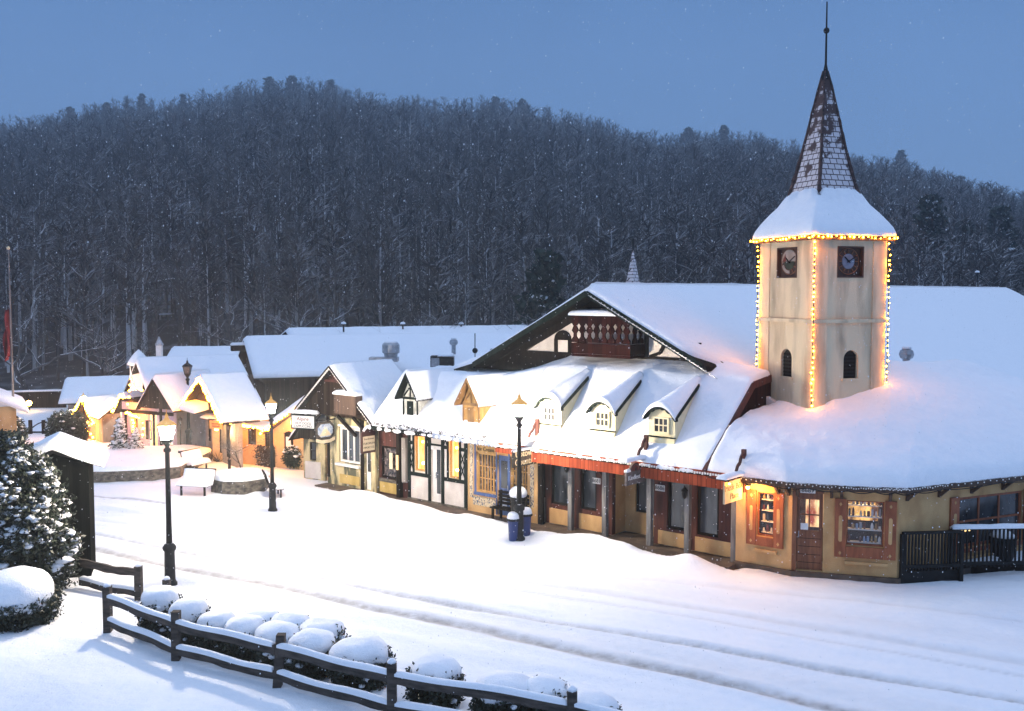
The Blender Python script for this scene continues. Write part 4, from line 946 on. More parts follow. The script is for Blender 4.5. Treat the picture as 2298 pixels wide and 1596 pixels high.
shutters(E2, ra, ra + 2.3, .62, 1.9, .3, .5, cs)
# shop interior: dark room, back wall partly lit
M['room'] = mat('shop_interior', (.02, .014, .01), (.07, .05, .035), (3, 3, 3), rough=.9)
M['doorlit'] = lit_window('lit_shop_seen_through_door', (.25, .04, .015), (1, .70, .34), 1.5)
M['roomlit'] = lit_window('lit_shop_interior', (.04, .012, .003), (1, .55, .16), 1.8)
bars('interior_wall', M['room'], cs, [(-.1, L0 + .2, .9, .95, .1, 2.38)], E0); bars('interior_wall', M['room'], cs, [(.5, L1 - .2, 1.1, 1.15, .1, 2.38)], E1)
bars('interior_wall', M['room'], cs, [(.3, L2, .9, .95, .1, 2.38)], E2)
bars('lit_interior', M['roomlit'], cs, [(db + .2, wb, 1.02, 1.06, 1.25, 2.1)], E1); bars('lit_interior', M['doorlit'], cs, [(da + .30, db + .06, .5, .54, 1.12, 1.98)], E1); bars('lit_interior', M['yellowlit'], cs, [(ra + .10, ra + .52, .068, .085, 1.0, 1.14)], E2)
dr = empty('dummy', (0, 0, 0), None, None); bpy.data.objects.remove(dr)
dr = wall_open(E1, da + .10, db - .01, .15, 2.07, .07, .115, [(da + .16, db - .1, 1.12, 1.9)], 'door', M['doorwood'], cs)
bars('glazing_bar', M['doorwood'], dr, [((da + db) / 2 + .01, (da + db) / 2 + .045, .075, .11, 1.12, 1.9), (da + .16, db - .1, .078, .108, 1.5, 1.53)], E1)
bars('pane', M['clear'], dr, [(da + .15, db - .09, .09, .095, 1.1, 1.92)], E1)
bars('panel_line', M['darktim'], dr, [(da + .13, db - .05, .066, .0695, z, z + .012) for z in (.32, .52, .72, .92)], E1)
bars('card', M['whitepaint'], dr, [(da + .18, da + .36, .06, .069, 1.14, 1.3)], E1); bars('handle', M['galv'], dr, [(da + .13, da + .15, .02, .07, .95, 1.1)], E1)
bars('door_frame', M['doorwood'], cs, [(da - .02, da + .09, -.03, .12, .12, 2.12), (da + .09, db, -.03, .05, 2.071, 2.12)], E1)
number_plate((da + db) / 2 - .02, -.035, 2.145, '8689', E1, cs, .36, .14, .15)
for fr, lst in ((E0, (L0 - .34, L0 - .08)), (E1, (.12, db + .18, wa - .12, wb + .12)), (E2, (.25, 1.3, 2.4, 3.5, 4.6))):
    for x in lst:
        mb = MB(fr); mb.box(x - .035, x + .035, -.06, -.003, 1.98, 2.36); mb.bar((x, -.06, 2.04), (x, -.40, 2.33), .055, .07); mb.build('eave_bracket', M['brown'], cs)
EX = [W(16.07, -.42, 2.40), (6.62, 23.92, 2.42), (7.9, 23.43, 2.42), (8.75, 23.24, 2.42), (9.32, 23.16, 2.42), (10.5, 23.72, 2.42), (13.6, 25.12, 2.42), (18.0, 27.1, 2.42)]
TX = [W(16.02, 2.0, 3.52), D(1735, 925, 27.9), D(1850, 850, 29.4), D(2000, 826, 29.3), D(2090, 824, 29.8), D(2170, 826, 30.2), D(2310, 872, 29.6), D(2560, 930, 30.)]
KU = np.linspace(0, 1, len(EX))
def cfn(u, v, dz=0.):
    p = [float(np.interp(u, KU, [q[k] for q in EX])) for k in range(3)]; q = [float(np.interp(u, KU, [q[k] for q in TX])) for k in range(3)]
    r = [p[k] + (q[k] - p[k]) * v for k in range(3)]; r[2] += .30 * math.sin(math.pi * min(1, v) ** .8) + dz; return r
mb = MB(); n = 56; k = 14; vs = []
for j in range(k + 1):
    for i in range(n + 1): vs.append(cfn(i / n, j / k, -.02))
mb.add(vs, [(j * (n + 1) + i, j * (n + 1) + i + 1, (j + 1) * (n + 1) + i + 1, (j + 1) * (n + 1) + i) for j in range(k) for i in range(n)])
base = len(mb.v)
mb.add([(x, y, z - .14) for x, y, z in vs[:n + 1]], []); mb.f += [(i, i + 1, base + i + 1, base + i) for i in range(n)]
# soffit back to the walls
mb.add([(x + .5 * (8.6 - x) / 4, y + .9, z - .14) for x, y, z in vs[:n + 1]], []); mb.f += [(base + i, base + i + 1, base + n + 2 + i, base + n + 1 + i) for i in range(n)]
rf = mb.build('roof', M['brown'], cs, recalc=False)
snow_surf(lambda u, v: cfn(u, v), 120, 50, .24, rf, (.1, .2, .30, .1), lu=12, lv=6.5, seed=21, amp=.08)
ep = [Vector(cfn(i / 110, 0)) for i in range(111)]
mb = MB(); mb.tube([(p.x, p.y - .06, p.z - .13 - .05 * abs(math.sin(i * .29))) for i, p in enumerate(ep)], .012, 4, raw=True); ws = tag(mb.build('light_wire', M['black']), 'unlit wire of tiny bulbs draped along the corner shop eave', 'wire')
mb = MB()
for p in ep[2::1]: mb.ball((p.x, p.y - .05, p.z - .06 + random.uniform(-.02, .02)), .018, 5)
mb.build('tiny_bulbs', M['whitepaint'], ws)['kind'] = 'stuff'
# display shelves in the shop windows
def shelves(fr, a, b, zs, s, label, seed, n=7):
    rg = random.Random(seed); p = fr((a + b) / 2, s, zs[0])
    r = empty('display_shelf', p, label, 'shelf', 'display shelves in the corner shop windows')
    cols = [M['whitepaint'], M['lblue'], M['glassblue'], M['ochre'], M['redink'], M['galv'], M['cutcream']]
    for z in zs:
        bars('shelf_board', M['whitepaint'], r, [(a, b, s, s + .16, z - .018, z)], fr)
        m = max(3, int((b - a) / .085))
        for i in range(m):
            if rg.random() < .15: continue
            x = a + .04 + (b - a - .08) * i / max(1, m - 1); h = rg.uniform(.08, .2); rr = rg.uniform(.022, .036); q = fr(x, s + .08, z)
            MB().lathe(q, [(rr, 0.001), (rr * 1.1, h * .5), (rr * (.5 if rg.random() < .4 else 1), h)], 8).build(rg.choice(('jar', 'mug', 'figurine')), rg.choice(cols), r)
shelves(E1, wa + .04, wb - .04, (.88, 1.2, 1.52, 1.8), .2, 'white shelves of small wares in the wide window right of the corner shop door', 3)
shelves(E0, w1a + .03, w1b - .03, (.92, 1.2, 1.48, 1.76), .2, 'white shelves of small wares in the narrow window left of the corner shop door', 4)
def plight(name, loc, e, c, r=.05):
    l = bpy.data.lights.new(name, 'POINT'); l.energy = e; l.color = c; l.shadow_soft_size = r
    o = bpy.data.objects.new(name, l); COL.objects.link(o); o.location = loc; return o
plight('shop_ceiling_lamp', E1((wa + wb) / 2, .55, 2.2), 22, (1, .66, .32)); plight('shop_ceiling_lamp', E0((w1a + w1b) / 2, .55, 2.1), 5, (1, .66, .32)); pass

# ================================================================== CLOCK TOWER
K = (8.015, 26.5); TWD = 2.35
TW = frame(K, (.932, .362)); bl_ = TW.b
TL = frame((K[0] + bl_[0] * TWD, K[1] + bl_[1] * TWD), (-bl_[0], -bl_[1]))
tw = empty('clock_tower', (8.685, 28.02, 3.), 'square stucco clock tower with shingled spire outlined in string lights', 'tower')
ZB, ZT = 2.9, 8.42
def px_on(fr, x0, x1, y0, y1):
    a0, z1 = plane_hit(fr.o, fr.u, x0, y0); a1, z0 = plane_hit(fr.o, fr.u, x1, y1); return a0, a1, z0, z1
cR = px_on(TW, 1880, 1937, 543, 622); cL = px_on(TL, 1745, 1788, 545, 624); aR = px_on(TW, 1894, 1925, 763, 850); aL = px_on(TL, 1753, 1776, 763, 850)
cR = (cR[0], cR[1], 7.38, 8.22); cL = (cL[0], cL[1], 7.38, 8.22)
aR = (aR[0], aR[1], 4.65, 5.42); aL = (aL[0], aL[1], 4.65, 5.42)
wall_open(TW, 0, TWD, ZB, ZT, 0, .16, [cR, aR], 'wall', M['tower'], tw); wall_open(TL, 0, TWD - .001, ZB, ZT, .001, .16, [cL, aL], 'wall', M['tower'], tw)
MB(TW).box(.17, TWD, .17, TWD, ZB, ZT - .01).build('core', M['tower'], tw)
# shallow pilasters, belt course, cornice
mb = MB(TW)
for a, b in ((-.03, .42), (1.93, TWD + .03)): mb.box(a, b, -.035, -.001, ZB, 6.16); mb.box(a, b, -.035, -.001, 6.27, ZT - .02)
mb.build('pilaster', M['tower'], tw)
mb = MB(TL)
for a, b in ((-.03, .42), (1.93, TWD - .002)): mb.box(a, b, -.033, -.001, ZB, 6.16); mb.box(a, b, -.033, -.001, 6.27, ZT - .02)
mb.build('pilaster', M['tower'], tw)
bars('belt_course', M['tower'], tw, [(-.09, TWD + .09, -.09, TWD + .09, 6.165, 6.265)], TW)
for fr, o in ((TW, aR), (TL, aL)):
    am, r = (o[0] + o[1]) / 2, (o[1] - o[0]) / 2; mb = MB(fr)
    # arch head: fill the corners of the square opening
    arc = [(am + r * math.cos(t), o[3] - r + r * math.sin(t)) for t in np.linspace(0, math.pi, 13)]
    mb.prism([(o[1], o[3])] + arc[:7] + [(am, o[3])], .0, .1); mb.prism([(am, o[3])] + arc[6:] + [(o[0], o[3])], .0, .1)
    mb.build('arch_head', M['tower'], tw)
    wn = bars('window', M['black'], tw, [(o[0], o[1], .10, .14, o[2], o[3])], fr); bars('louvre', M['darktim'], wn, [(o[0] + .02, o[1] - .02, .075, .098, o[2] + i * .1, o[2] + i * .1 + .05) for i in range(7)], fr)
    bars('window_sill', M['tower'], tw, [(o[0] - .06, o[1] + .06, -.04, -.002, o[2] - .07, o[2] - .01)], fr)
M['dialblue'] = mat('slate_blue_dial', (.10, .13, .19), (.16, .20, .27), (9, 9, 9), rough=.5)
M['copper'] = mat('dull_copper', (.22, .10, .05), rough=.5, metal=.3); M['clockwood'] = mat('dark_brown_clock_panel', (.022, .011, .007), (.06, .028, .016), (7, 7, 3), rough=.6)
def disc(mb, fr, a, z, r, s0, s1, n=28, t0=0, t1=2 * math.pi, r1=0):
    ts = np.linspace(t0, t1, n)
    p = [(a + r * math.cos(t), z + r * math.sin(t)) for t in ts]
    if r1: p += [(a + r1 * math.cos(t), z + r1 * math.sin(t)) for t in ts[::-1]]
    mb.prism(p, s0, s1)
def clock(fr, o, plain):
    am, zm = (o[0] + o[1]) / 2, (o[2] + o[3]) / 2 + .02; w = o[1] - o[0]
    c = bars('clock', M['clockwood'], tw, [(o[0], o[1], .10, .14, o[2], o[3])], fr)
    bars('clock_frame', M['clockwood'], c, [(o[0], o[0] + .04, -.02, .1, o[2], o[3]), (o[1] - .04, o[1], -.02, .1, o[2], o[3]), (o[0], o[1], -.019, .1, o[3] - .04, o[3]), (o[0], o[1], -.019, .1, o[2], o[2] + .04)], fr)
    R_ = w * .42
    mb = MB(fr); disc(mb, fr, am, zm, R_ * .56, .085, .099); mb.build('dial', M['dialblue'] if plain else M['needle'], c)
    mb = MB(fr)
    for i in range(12):
        t = i * math.pi / 6; p, q = R_ * .62, R_ * .86
        mb.bar((am + p * math.cos(t), .09, zm + p * math.sin(t)), (am + q * math.cos(t), .09, zm + q * math.sin(t)), .035 if i % 3 else .05, .015)
    mb.build('hour_mark', M['copper'], c)
    mb = MB(fr)
    ts = np.linspace(0, 2 * math.pi, 37)
    mb.tube([(am + R_ * .95 * math.cos(t), .088, zm + R_ * .95 * math.sin(t)) for t in ts], .012, 4); mb.build('dial_ring', M['copper'], c)
    if not plain:  # reflections in this dial, laid on as grey and red shapes
        mb = MB(fr); disc(mb, fr, am, zm + .01, R_ * .9, .072, .084, 20, .02, math.pi - .02); mb.build('upper_reflection', M['grey'], c)
        mb = MB(fr); mb.prism([(am - R_ * .8, zm + .02), (am - R_ * .35, zm + .02), (am - R_ * .45, zm + R_ * .6)], .066, .071); mb.build('reflected_wedge', M['redink'], c)
        mb = MB(fr); disc(mb, fr, am - .02, zm, R_ * .85, .072, .084, 14, math.pi * 1.1, math.pi * 1.55, R_ * .62); mb.build('lower_reflection', M['grey'], c)
    for ang, ln, wd in ((math.pi / 2 + .85, R_ * .5, .05), (math.pi / 2 - 1.05, R_ * .8, .035)):
        mb = MB(fr); mb.bar((am - math.cos(ang) * .05, .06, zm - math.sin(ang) * .05), (am + math.cos(ang) * ln, .06, zm + math.sin(ang) * ln), wd, .012); mb.build('hand', M['black'], c)
clock(TW, cR, True); clock(TL, cL, False)
# bell-cast spire
prof = [(1.37, 8.50), (1.35, 8.56), (1.26, 8.74), (1.06, 8.98), (.86, 9.26), (.72, 9.52), (.63, 9.75), (.52, 10.25), (.42, 10.8), (.30, 11.5), (.21, 12.1), (.10, 12.75), (.02, 13.16)]
def sq(r, z): return [TW(TWD / 2 + sx * r, TWD / 2 + sy * r, z) for sx, sy in ((-1, -1), (1, -1), (1, 1), (-1, 1))]
mb = MB()
rings = [sq(r, z) for r, z in prof]; mb.add([p for q in rings for p in q], [(i * 4 + k, i * 4 + (k + 1) % 4, (i + 1) * 4 + (k + 1) % 4, (i + 1) * 4 + k) for i in range(len(prof) - 1) for k in range(4)] + [(3, 2, 1, 0)])
rf = mb.build('spire', M['spire'], tw)
MB(TW).box(-.18, TWD + .18, -.18, TWD + .18, 8.38, 8.50).build('cornice', M['brown'], tw)
# snow heaped on the flared skirt
vs = []; nn = 20
sp2 = [(1.38, 8.50, 0), (1.42, 8.53, 1), (1.41, 8.62, 1), (1.36, 8.76, 1), (1.25, 8.94, 1), (1.08, 9.16, 1), (.91, 9.38, 1), (.77, 9.62, 1), (.68, 9.74, 1), (.60, 9.84, 0)]
for i, (r, z, nzf) in enumerate(sp2):
    for k in range(4):
        for j in range(nn):
            t = -1 + 2 * j / nn; rr = r; x, y = ((t, -1), (1, t), (-t, 1), (-1, -t))[k]
            rd = 1 - .035 * (abs(t) ** 6); P = TW(TWD / 2 + x * rr * rd, TWD / 2 + y * rr * rd, z)
            jz = (mnoise.noise(Vector(P) * 2.2) * .05 if i < 7 else mnoise.noise(Vector(P) * 6) * .14) * nzf
            vs.append((P[0], P[1], P[2] + jz))
m4 = 4 * nn
o = np_mesh('snow_cover', vs, [(i * m4 + k, i * m4 + (k + 1) % m4, (i + 1) * m4 + (k + 1) % m4, (i + 1) * m4 + k) for i in range(len(sp2) - 1) for k in range(m4)], M['snow'], rf)
# dark hip shingles where the snow has slid off
for sx, sy in ((-1, -1), (1, -1), (-1, 1)):
    pts = []; rad = []
    for i in range(28):
        z = 9.62 + (13.1 - 9.62) * i / 27; r = float(np.interp(z, [p[1] for p in prof], [p[0] for p in prof])) + .012
        pts.append(TW(TWD / 2 + sx * r, TWD / 2 + sy * r, z)); rad.append((.055 + .05 * abs(mnoise.noise(Vector((i * .9, sx * 3., sy))))) * (1 - i / 45))
    MB().tube(pts, rad, 5, raw=True).build('hip_shingles', M['shingle'], rf)
top = TW(TWD / 2, TWD / 2, 0)
MB().tube([(top[0], top[1], 13.0), (top[0], top[1], 14.98)], [.035, .018], 6).ball((top[0], top[1], 14.2), .085, 10).lathe((top[0], top[1], 12.85), [(.10, 0), (.06, .3), (.03, .45)], 8).build('finial', M['black'], tw)

# ------------------------------------------------------------------ string lights: one thing per string, each bulb its own part
_bm = MB(); _bm.ball((0, 0, 0), 1, 8); BULB = _bm.build('bulb', M['bulb'], None, True); BULB_ME = BULB.data; bpy.data.objects.remove(BULB)
def light_string(label, pts, gap, size, group=None, mesh=None, jit=.022):
    P = [Vector(p) for p in pts]; r = empty('string_lights', P[0], label, 'string lights', group or 'strings of warm bulbs')
    MB().tube([tuple(p) for p in P], .012, 4, raw=True).build('wire', M['black'], r)
    ds = [0]
    for a, b in zip(P[:-1], P[1:]): ds.append(ds[-1] + (b - a).length)
    n = max(2, int(ds[-1] / gap)); n = min(n, 95)
    for i in range(n + 1):
        d = ds[-1] * i / n; k = max(j for j in range(len(ds)) if ds[j] <= d + 1e-6); k = min(k, len(P) - 2)
        q = P[k].lerp(P[k + 1], (d - ds[k]) / max(1e-6, ds[k + 1] - ds[k])) - P[0]
        o = bpy.data.objects.new('bulb', mesh or BULB_ME); COL.objects.link(o); o.parent = r
        s = size * random.choice((.62, .8, 1, 1, 1.12, 1.2)); o.scale = (s, s, s); o.location = q + Vector([random.uniform(-jit, jit) for _ in range(3)])
    return r
def rz(a, s):  # roof surface height under the tower edges (for the string ends)
    p = TW(a, s, 0); best = 3.5; bd = 9
    for i in range(30):
        for j in range(30):
            q = cfn(i / 29, j / 29); d = math.hypot(q[0] - p[0], q[1] - p[1])
            if d < bd: bd, best = d, q[2]
    return best + .3
light_string('bulbs running down the near corner of the clock tower', [TW(-.08, -.10, 8.3), TW(-.08, -.10, rz(0, 0))], .14, .022)
light_string('bulbs running down the right edge of the clock tower', [TW(TWD + .07, -.09, 8.3), TW(TWD + .07, -.09, rz(TWD, 0))], .14, .022)
light_string('bulbs running down the left edge of the clock tower', [TW(-.09, TWD + .05, 8.3), TW(-.09, TWD + .05, 4.2)], .14, .022)
light_string('bulbs under the right eave of the tower spire', [TW(-.21, -.22, 8.46), TW(TWD + .22, -.22, 8.46)], .14, .023)
light_string('bulbs under the left eave of the tower spire', [TW(-.22, -.16, 8.45), TW(-.22, TWD + .22, 8.45)], .135, .022)

# ================================================================== HANGING SIGNS
def sign(label, t, width, z1, fr=W, s0=-.12):
    """post on the eave, little snow capped beam and a brace; out(k,z) gives points along the arm"""
    def out(k, d, z): return fr(t + d, s0 - k, z)
    FR = frame(fr(t, s0, 0)[:2], (-fr.b[0], -fr.b[1]))
    # local frame running from wall outwards: a = distance out, s = along the facade (towards +t is -s)
    def lf(a, s, z): return fr(t + s, s0 - a, z)
    r = empty('hanging_sign', fr(t, s0, 2.2), label, 'sign', 'projecting shop signs')
    MB(lf).box(-.05, .05, -.05, .05, 1.95, z1 + .62).build('bracket_post', M['redwall'], r)
    arm = MB(lf).box(.051, width + .1, -.11, .11, z1, z1 + .05).build('arm', M['redwall'], r)
    def fn(u, v): return (.04 + (width + .08) * u, -.14 + .28 * v, z1 + .052)
    snow_surf(fn, 22, 10, .065, arm, (.02, .1, .12, .12), lu=width, lv=.28, fr=lf, seed=int(t * 5), amp=.012)
    mb = MB(lf); pts = [(.05, z1 + .52), (.16, z1 + .42), (.2, z1 + .3), (.32, z1 + .24), (.42, z1 + .06)]
    for p, q in zip(pts[:-1], pts[1:]): mb.bar((p[0], 0, p[1]), (q[0], 0, q[1]), .05, .07)
    mb.build('scroll_brace', M['redwall'], r)
    xd = fr.b
    return r, lf, xd
r, lf, xd = sign('black board hung from a red bracket reading Uptown Country', 10.2, 1.12, 2.62)
b = MB(lf).box(.06, 1.12, -.03, .03, 1.92, 2.42).build('board', M['signwood'], r)
snow_surf(lambda u, v: (.06 + 1.06 * u, -.05 + .1 * v, 2.42), 20, 6, .05, b, (.03, .05, .05, .05), lu=1.06, lv=.1, fr=lf)
text('lettering', 'Uptown', lf(.59, .034, 2.29), xd, .27, M['gold'], r, .005); text('lettering', 'Country', lf(.59, .034, 2.05), xd, .27, M['gold'], r, .005)
r, lf, xd = sign('grey board with an arched top and candle emblem reading Kindlestick', 14.02, .98, 2.50)
mb = MB(lf); mb.prism([(.05, 1.86), (.98, 1.86), (.98, 2.24), (.84, 2.27), (.8, 2.27)] + [(.56 + .24 * math.cos(a), 2.22 + .22 * math.sin(a)) for a in np.linspace(.15, math.pi - .15, 11)] + [(.32, 2.27), (.28, 2.27), (.05, 2.24)], -.03, .03)
b = mb.build('board', mat('grey_brown_sign_board', (.10, .08, .07), (.17, .14, .13), (9, 9, 9)), r)
mb = MB(lf); disc(mb, lf, .56, 2.22, .15, .0301, .04, 20, 0, math.pi); disc(mb, lf, .56, 2.22, .22, .0301, .045, 20, .02, math.pi - .02, .185); mb.build('arch_emblem', M['redink'], r)
MB(lf).box(.53, .59, .0405, .05, 2.22, 2.31).build('candle', M['ink'], r)
for u0, u1 in ((.05, .32), (.80, .98)): snow_surf(lambda u, v, a=u0, c=u1: (a + (c - a) * u, -.05 + .1 * v, 2.26), 8, 6, .05, b, (.03, .03, .05, .05), lu=.25, lv=.1, fr=lf)
text('lettering', 'Kindlestick', lf(.52, .036, 2.05), xd, .175, M['whitepaint'], r, .006)
tM = 16.98
r, lf, xd = sign('floodlit white board hung below an orange arm reading Music Box Place', tM, 1.02, 2.42, s0=-.2)
b = MB(lf).box(.10, 1.0, -.025, .025, 1.80, 2.34).build('board', mat('cream_enamel_sign', (.36, .31, .20), (.46, .40, .28), (6, 6, 6), rough=.8), r)
text('lettering', 'Music Box', lf(.55, .028, 2.17), xd, .21, M['ink'], r, .004); text('lettering', 'Place', lf(.52, .028, 1.95), xd, .21, M['ink'], r, .004)
fl = empty('flood_lamp', E0(.45, -.3, 2.2), 'bright orange flood lamp under the corner shop eave beside the music sign', 'lamp')
MB().lathe(E0(.45, -.3, 2.12), [(.04, 0), (.075, .06), (.06, .14), (.02, .2)], 10).build('housing', M['black'], fl); MB().ball(E0(.45, -.32, 2.12), .05, 8).build('bulb', M['bigbulb'], fl, True)
MB(lf).ball((.96, .12, 2.32), .03).build('bulb', M['bulb'], r, True); MB(lf).bar((.96, 0, 2.42), (.96, .12, 2.36), .02).build('bulb_holder', M['black'], r)
lo_ = lf(.9, .25, 2.36)
plight('sign_flood', (lo_[0] + .25, lo_[1] - .35, 2.30), 2, (1, .46, .12), .06); plight('wall_flood', E0(.60, -.38, 2.0), 75, (1, .46, .12), .06)
# small signs further along the row
hs = empty('hanging_sign', W(3.05, -.25, 1.9), 'dark arched board with cream panel reading Scandinavian European Import Co', 'sign', 'projecting shop signs')
FS = lambda a, s, z: W(3.0 + s, -.12 - a, z)
mb = MB(FS); mb.prism([(.0, 1.5), (.62, 1.5), (.62, 2.2), (.5, 2.28), (.31, 2.42), (.12, 2.28), (0, 2.2)], -.03, .03); b = mb.build('board', mat('maroon_sign_board', (.05, .015, .012), rough=.6), hs)
MB(FS).box(.05, .57, .0305, .045, 1.58, 2.08).build('panel', M['cutcream'], hs)
for s_, z, sz in (('Scandinavian', 1.99, .09), ('EUROPEAN', 1.83, .10), ('IMPORT CO.', 1.69, .09)): text('lettering', s_, FS(.31, .047, z), W.b, sz, M['ink'], hs, .003)
snow_surf(lambda u, v: (.1 + .42 * u, -.04 + .08 * v, 2.28 + .12 * math.sin(math.pi * u)), 12, 6, .06, b, (.05, .05, .04, .04), lu=.45, lv=.08, fr=FS)
hs = empty('hanging_sign', W(.55, -.6, 2.), 'round topped wooden board with a painted snowy mountain under the timber gable', 'sign', 'projecting shop signs')
FS2 = lambda a, s, z: W(.72 + s, -.10 - a, z)
ox = [(.12, 1.72), (.62, 1.72), (.78, 1.9), (.78, 2.2), (.62, 2.38), (.12, 2.38), (-.04, 2.2), (-.04, 1.9)]
mb = MB(FS2); mb.prism(ox, -.03, .03); mb.build('board', M['fence'], hs)
mb = MB(FS2); mb.prism([(.37 + (a - .37) * .8, 2.07 + (z - 2.05) * .7) for a, z in ox], .0305, .04); mb.build('painted_sky', M['lblue'], hs)
mb = MB(FS2); mb.prism([(.1, 1.88), (.64, 1.88), (.5, 2.06), (.38, 2.2), (.24, 2.04)], .0405, .047); mb.build('painted_mountain', M['cutcream'], hs)
mb = MB(FS2); mb.prism([(-.05, 1.7), (.2, 1.62), (.55, 1.62), (.8, 1.7), (.8, 1.82), (.55, 1.74), (.2, 1.74), (-.05, 1.82)], .0475, .06); mb.build('ribbon', M['cutcream'], hs)
MB(FS2).box(-.1, .82, -.02, .02, 2.42, 2.46).build('arm', M['darktim'], hs)
p = D(681, 948, 36.2); FA = frame(p[:2], (.93, -.36))
hs = empty('hanging_sign', p, 'white framed board with gilt script hung left of the timber gable', 'sign', 'projecting shop signs')
MB(FA).box(-.52, .52, -.03, .03, 1.98, 2.52).build('frame', M['greentim'], hs); MB(FA).box(-.47, .47, -.04, -.0305, 2.03, 2.47).build('panel', M['whitepaint'], hs)
for s_, z, sz, m_ in (('Alpine', 2.36, .2, M['redink']), ('HOT DOGS', 2.2, .13, M['ink']), ('CAPPUCCINO', 2.09, .12, M['ink'])): text('lettering', s_, FA(0, -.043, z), FA.u, sz, m_, hs, .003)
MB(FA).box(-.62, .62, -.035, .035, 2.54, 2.6).build('arm', M['darktim'], hs)
snow_surf(lambda u, v: (-.64 + 1.28 * u, -.08 + .16 * v, 2.601), 16, 6, .09, hs, (.06, .06, .08, .08), lu=1.28, lv=.16, fr=FA, name='snow_cap')

# ================================================================== STREET LAMPS
def make_lamp(label, group='street lamps', lit=True):
    r = empty('street_lamp', (0, 0, 0), label, 'street lamp', group)
    MB().lathe((0, 0, 0), [(.17, -.1), (.17, .05), (.145, .08), (.13, .12), (.12, .82), (.155, .86), (.16, .92), (.12, .98), (.085, 1.02)], 12).build('base', M['black_s'], r, True)
    MB().lathe((0, 0, 1.0), [(.075, 0), (.065, .6), (.055, 2.2), (.09, 2.22), (.09, 2.27), (.05, 2.31), (.05, 2.36)], 10).build('pole', M['black'], r, True)
    MB().lathe((0, 0, 3.34), [(.05, 0), (.075, .05), (.13, .13), (.15, .16), (.14, .18)], 10).build('lantern_cup', M['black'], r)
    g = MB().lathe((0, 0, 3.521), [(.135, 0), (.205, .31)], 4, rot=R(45)).build('lantern_glass', M['lantern'] if lit else M['lanternoff'], r)
    mb = MB()
    for k in range(4):
        a = R(45 + 90 * k); c, s = math.cos(a), math.sin(a); mb.bar((.145 * c, .145 * s, 3.52), (.214 * c, .214 * s, 3.84), .02)
    mb.build('lantern_frame', M['black'], r)
    cp = MB().lathe((0, 0, 3.832), [(.215, 0), (.235, .02), (.16, .09), (.07, .15), (.05, .19), (.035, .21), (.045, .24), (.012, .29), (.006, .40)], 10).build('lantern_cap', M['glowcap'] if lit else M['black'], r)
    return r
lamp_lit = make_lamp('tall lit street lamp standing nearest the camera left of the wooden fence')
lamp_lit.location = G(382, 1312); lamp_lit.location.z = gz(*lamp_lit.location[:2])
for q, lab, sc in (((1165, 1212), 'lit street lamp standing in front of the two blue bins', 1.0), ((612, 1145), 'lit street lamp beside the octagonal stone planter', .90), ((190, 1005), 'far lit street lamp in front of the round yew and the tiny lit gable', .60)):
    c = copy_tree(lamp_lit); c['label'] = lab; p = G(*q); c.location = (p[0], p[1], gz(p[0], p[1])); c.scale = (sc, sc, sc)
lamp_off = make_lamp('small unlit lamp in front of the bright doorway of the peach chalet', 'small unlit lamp posts', False)
p = G(515, 1056); lamp_off.location = (p[0], p[1], gz(*p[:2])); lamp_off.scale = (.46,) * 3
MB().lathe((p[0], p[1], p[2]), [(.001, 0)] * 2, 4)
for q, lab, sc in (((406, 1024), 'small unlit lamp with a snow cap right of the nearest lit lantern', .42),):
    c = copy_tree(lamp_off); c['label'] = lab; p = G(*q); c.location = (p[0], p[1], gz(*p[:2])); c.scale = (sc,) * 3
c = copy_tree(lamp_off); c['label'] = 'unlit lamp poking up in front of the chalet roof above the lit gable'; p = D(420, 803, 43.5); c.location = (p[0], p[1], 0); c.scale = (1.0, 1.0, p[2] / 4.23)
pf = D(65, 905, 58); fl = empty('yard_light', (pf[0], pf[1], 0), 'distant bright yard light on a pole near the flagpole', 'street lamp')
MB().tube([(pf[0], pf[1], 0), pf], .05).build('pole', M['black'], fl); MB().ball(pf, .16, 10).build('globe', M['bigbulb'], fl, True)

# ------------------------------------------------------------------ bins, bench
def bin_(px, py, label, h=.74):
    p = G(px, py); r = empty('litter_bin', (0, 0, 0), label, 'bin', 'blue litter bins')
    r.location = (p[0], p[1], gz(*p[:2])); r.scale = (.72, .72, .86); ORG[r] = Vector((0, 0, 0))
    MB().lathe((0, 0, 0), [(.17, -.05), (.18, .05), (.21, .60), (.225, .62), (.225, .66)], 14).build('body', M['binblue'], r)
    l = MB().lathe((0, 0, .661), [(.275, 0), (.275, .05), (.2, .12)], 14).build('lid', M['black'], r)
    snow_surf(lambda u, v: (.25 * v * math.cos(6.2832 * u), .25 * v * math.sin(6.2832 * u), .72), 25, 10, .20, l, (0, 0, 0, .14), lu=1.5, lv=.25, seed=px, amp=.02)
    return r
bin_(1152, 1213, 'blue litter bin with snowy lid left of the lamp foot'); bin_(1180, 1204, 'blue litter bin mostly hidden right of the lamp foot')
p = G(1163, 1196); r = empty('domed_bin', (p[0], p[1] + .35, gz(p[0], p[1] + .35)), 'dark bin with a tall round dome of snow behind the blue bins', 'bin')
q = tuple(ORG[r]); MB().lathe(q, [(.2, 0), (.22, .8), (.24, .82), (.24, .95)], 12).build('body', M['black'], r); MB().ball((q[0], q[1], q[2] + 1.02), .27, 14, .8).build('snow_cap', M['snow'], r, True)
bn = empty('bench', W(9.3, -.45, 0), 'dark slatted bench against the ice cream shop beneath its second window', 'bench')
mb = MB(W)
for i in range(3): mb.box(8.75, 9.95, -.62 + i * .13, -.52 + i * .13, .44, .48)
mb.build('seat', M['darktim'], bn); mb = MB(W)
for i in range(4): mb.box(8.75, 9.95, -.22, -.18, .52 + i * .11, .60 + i * .11)
mb.build('backrest', M['darktim'], bn)
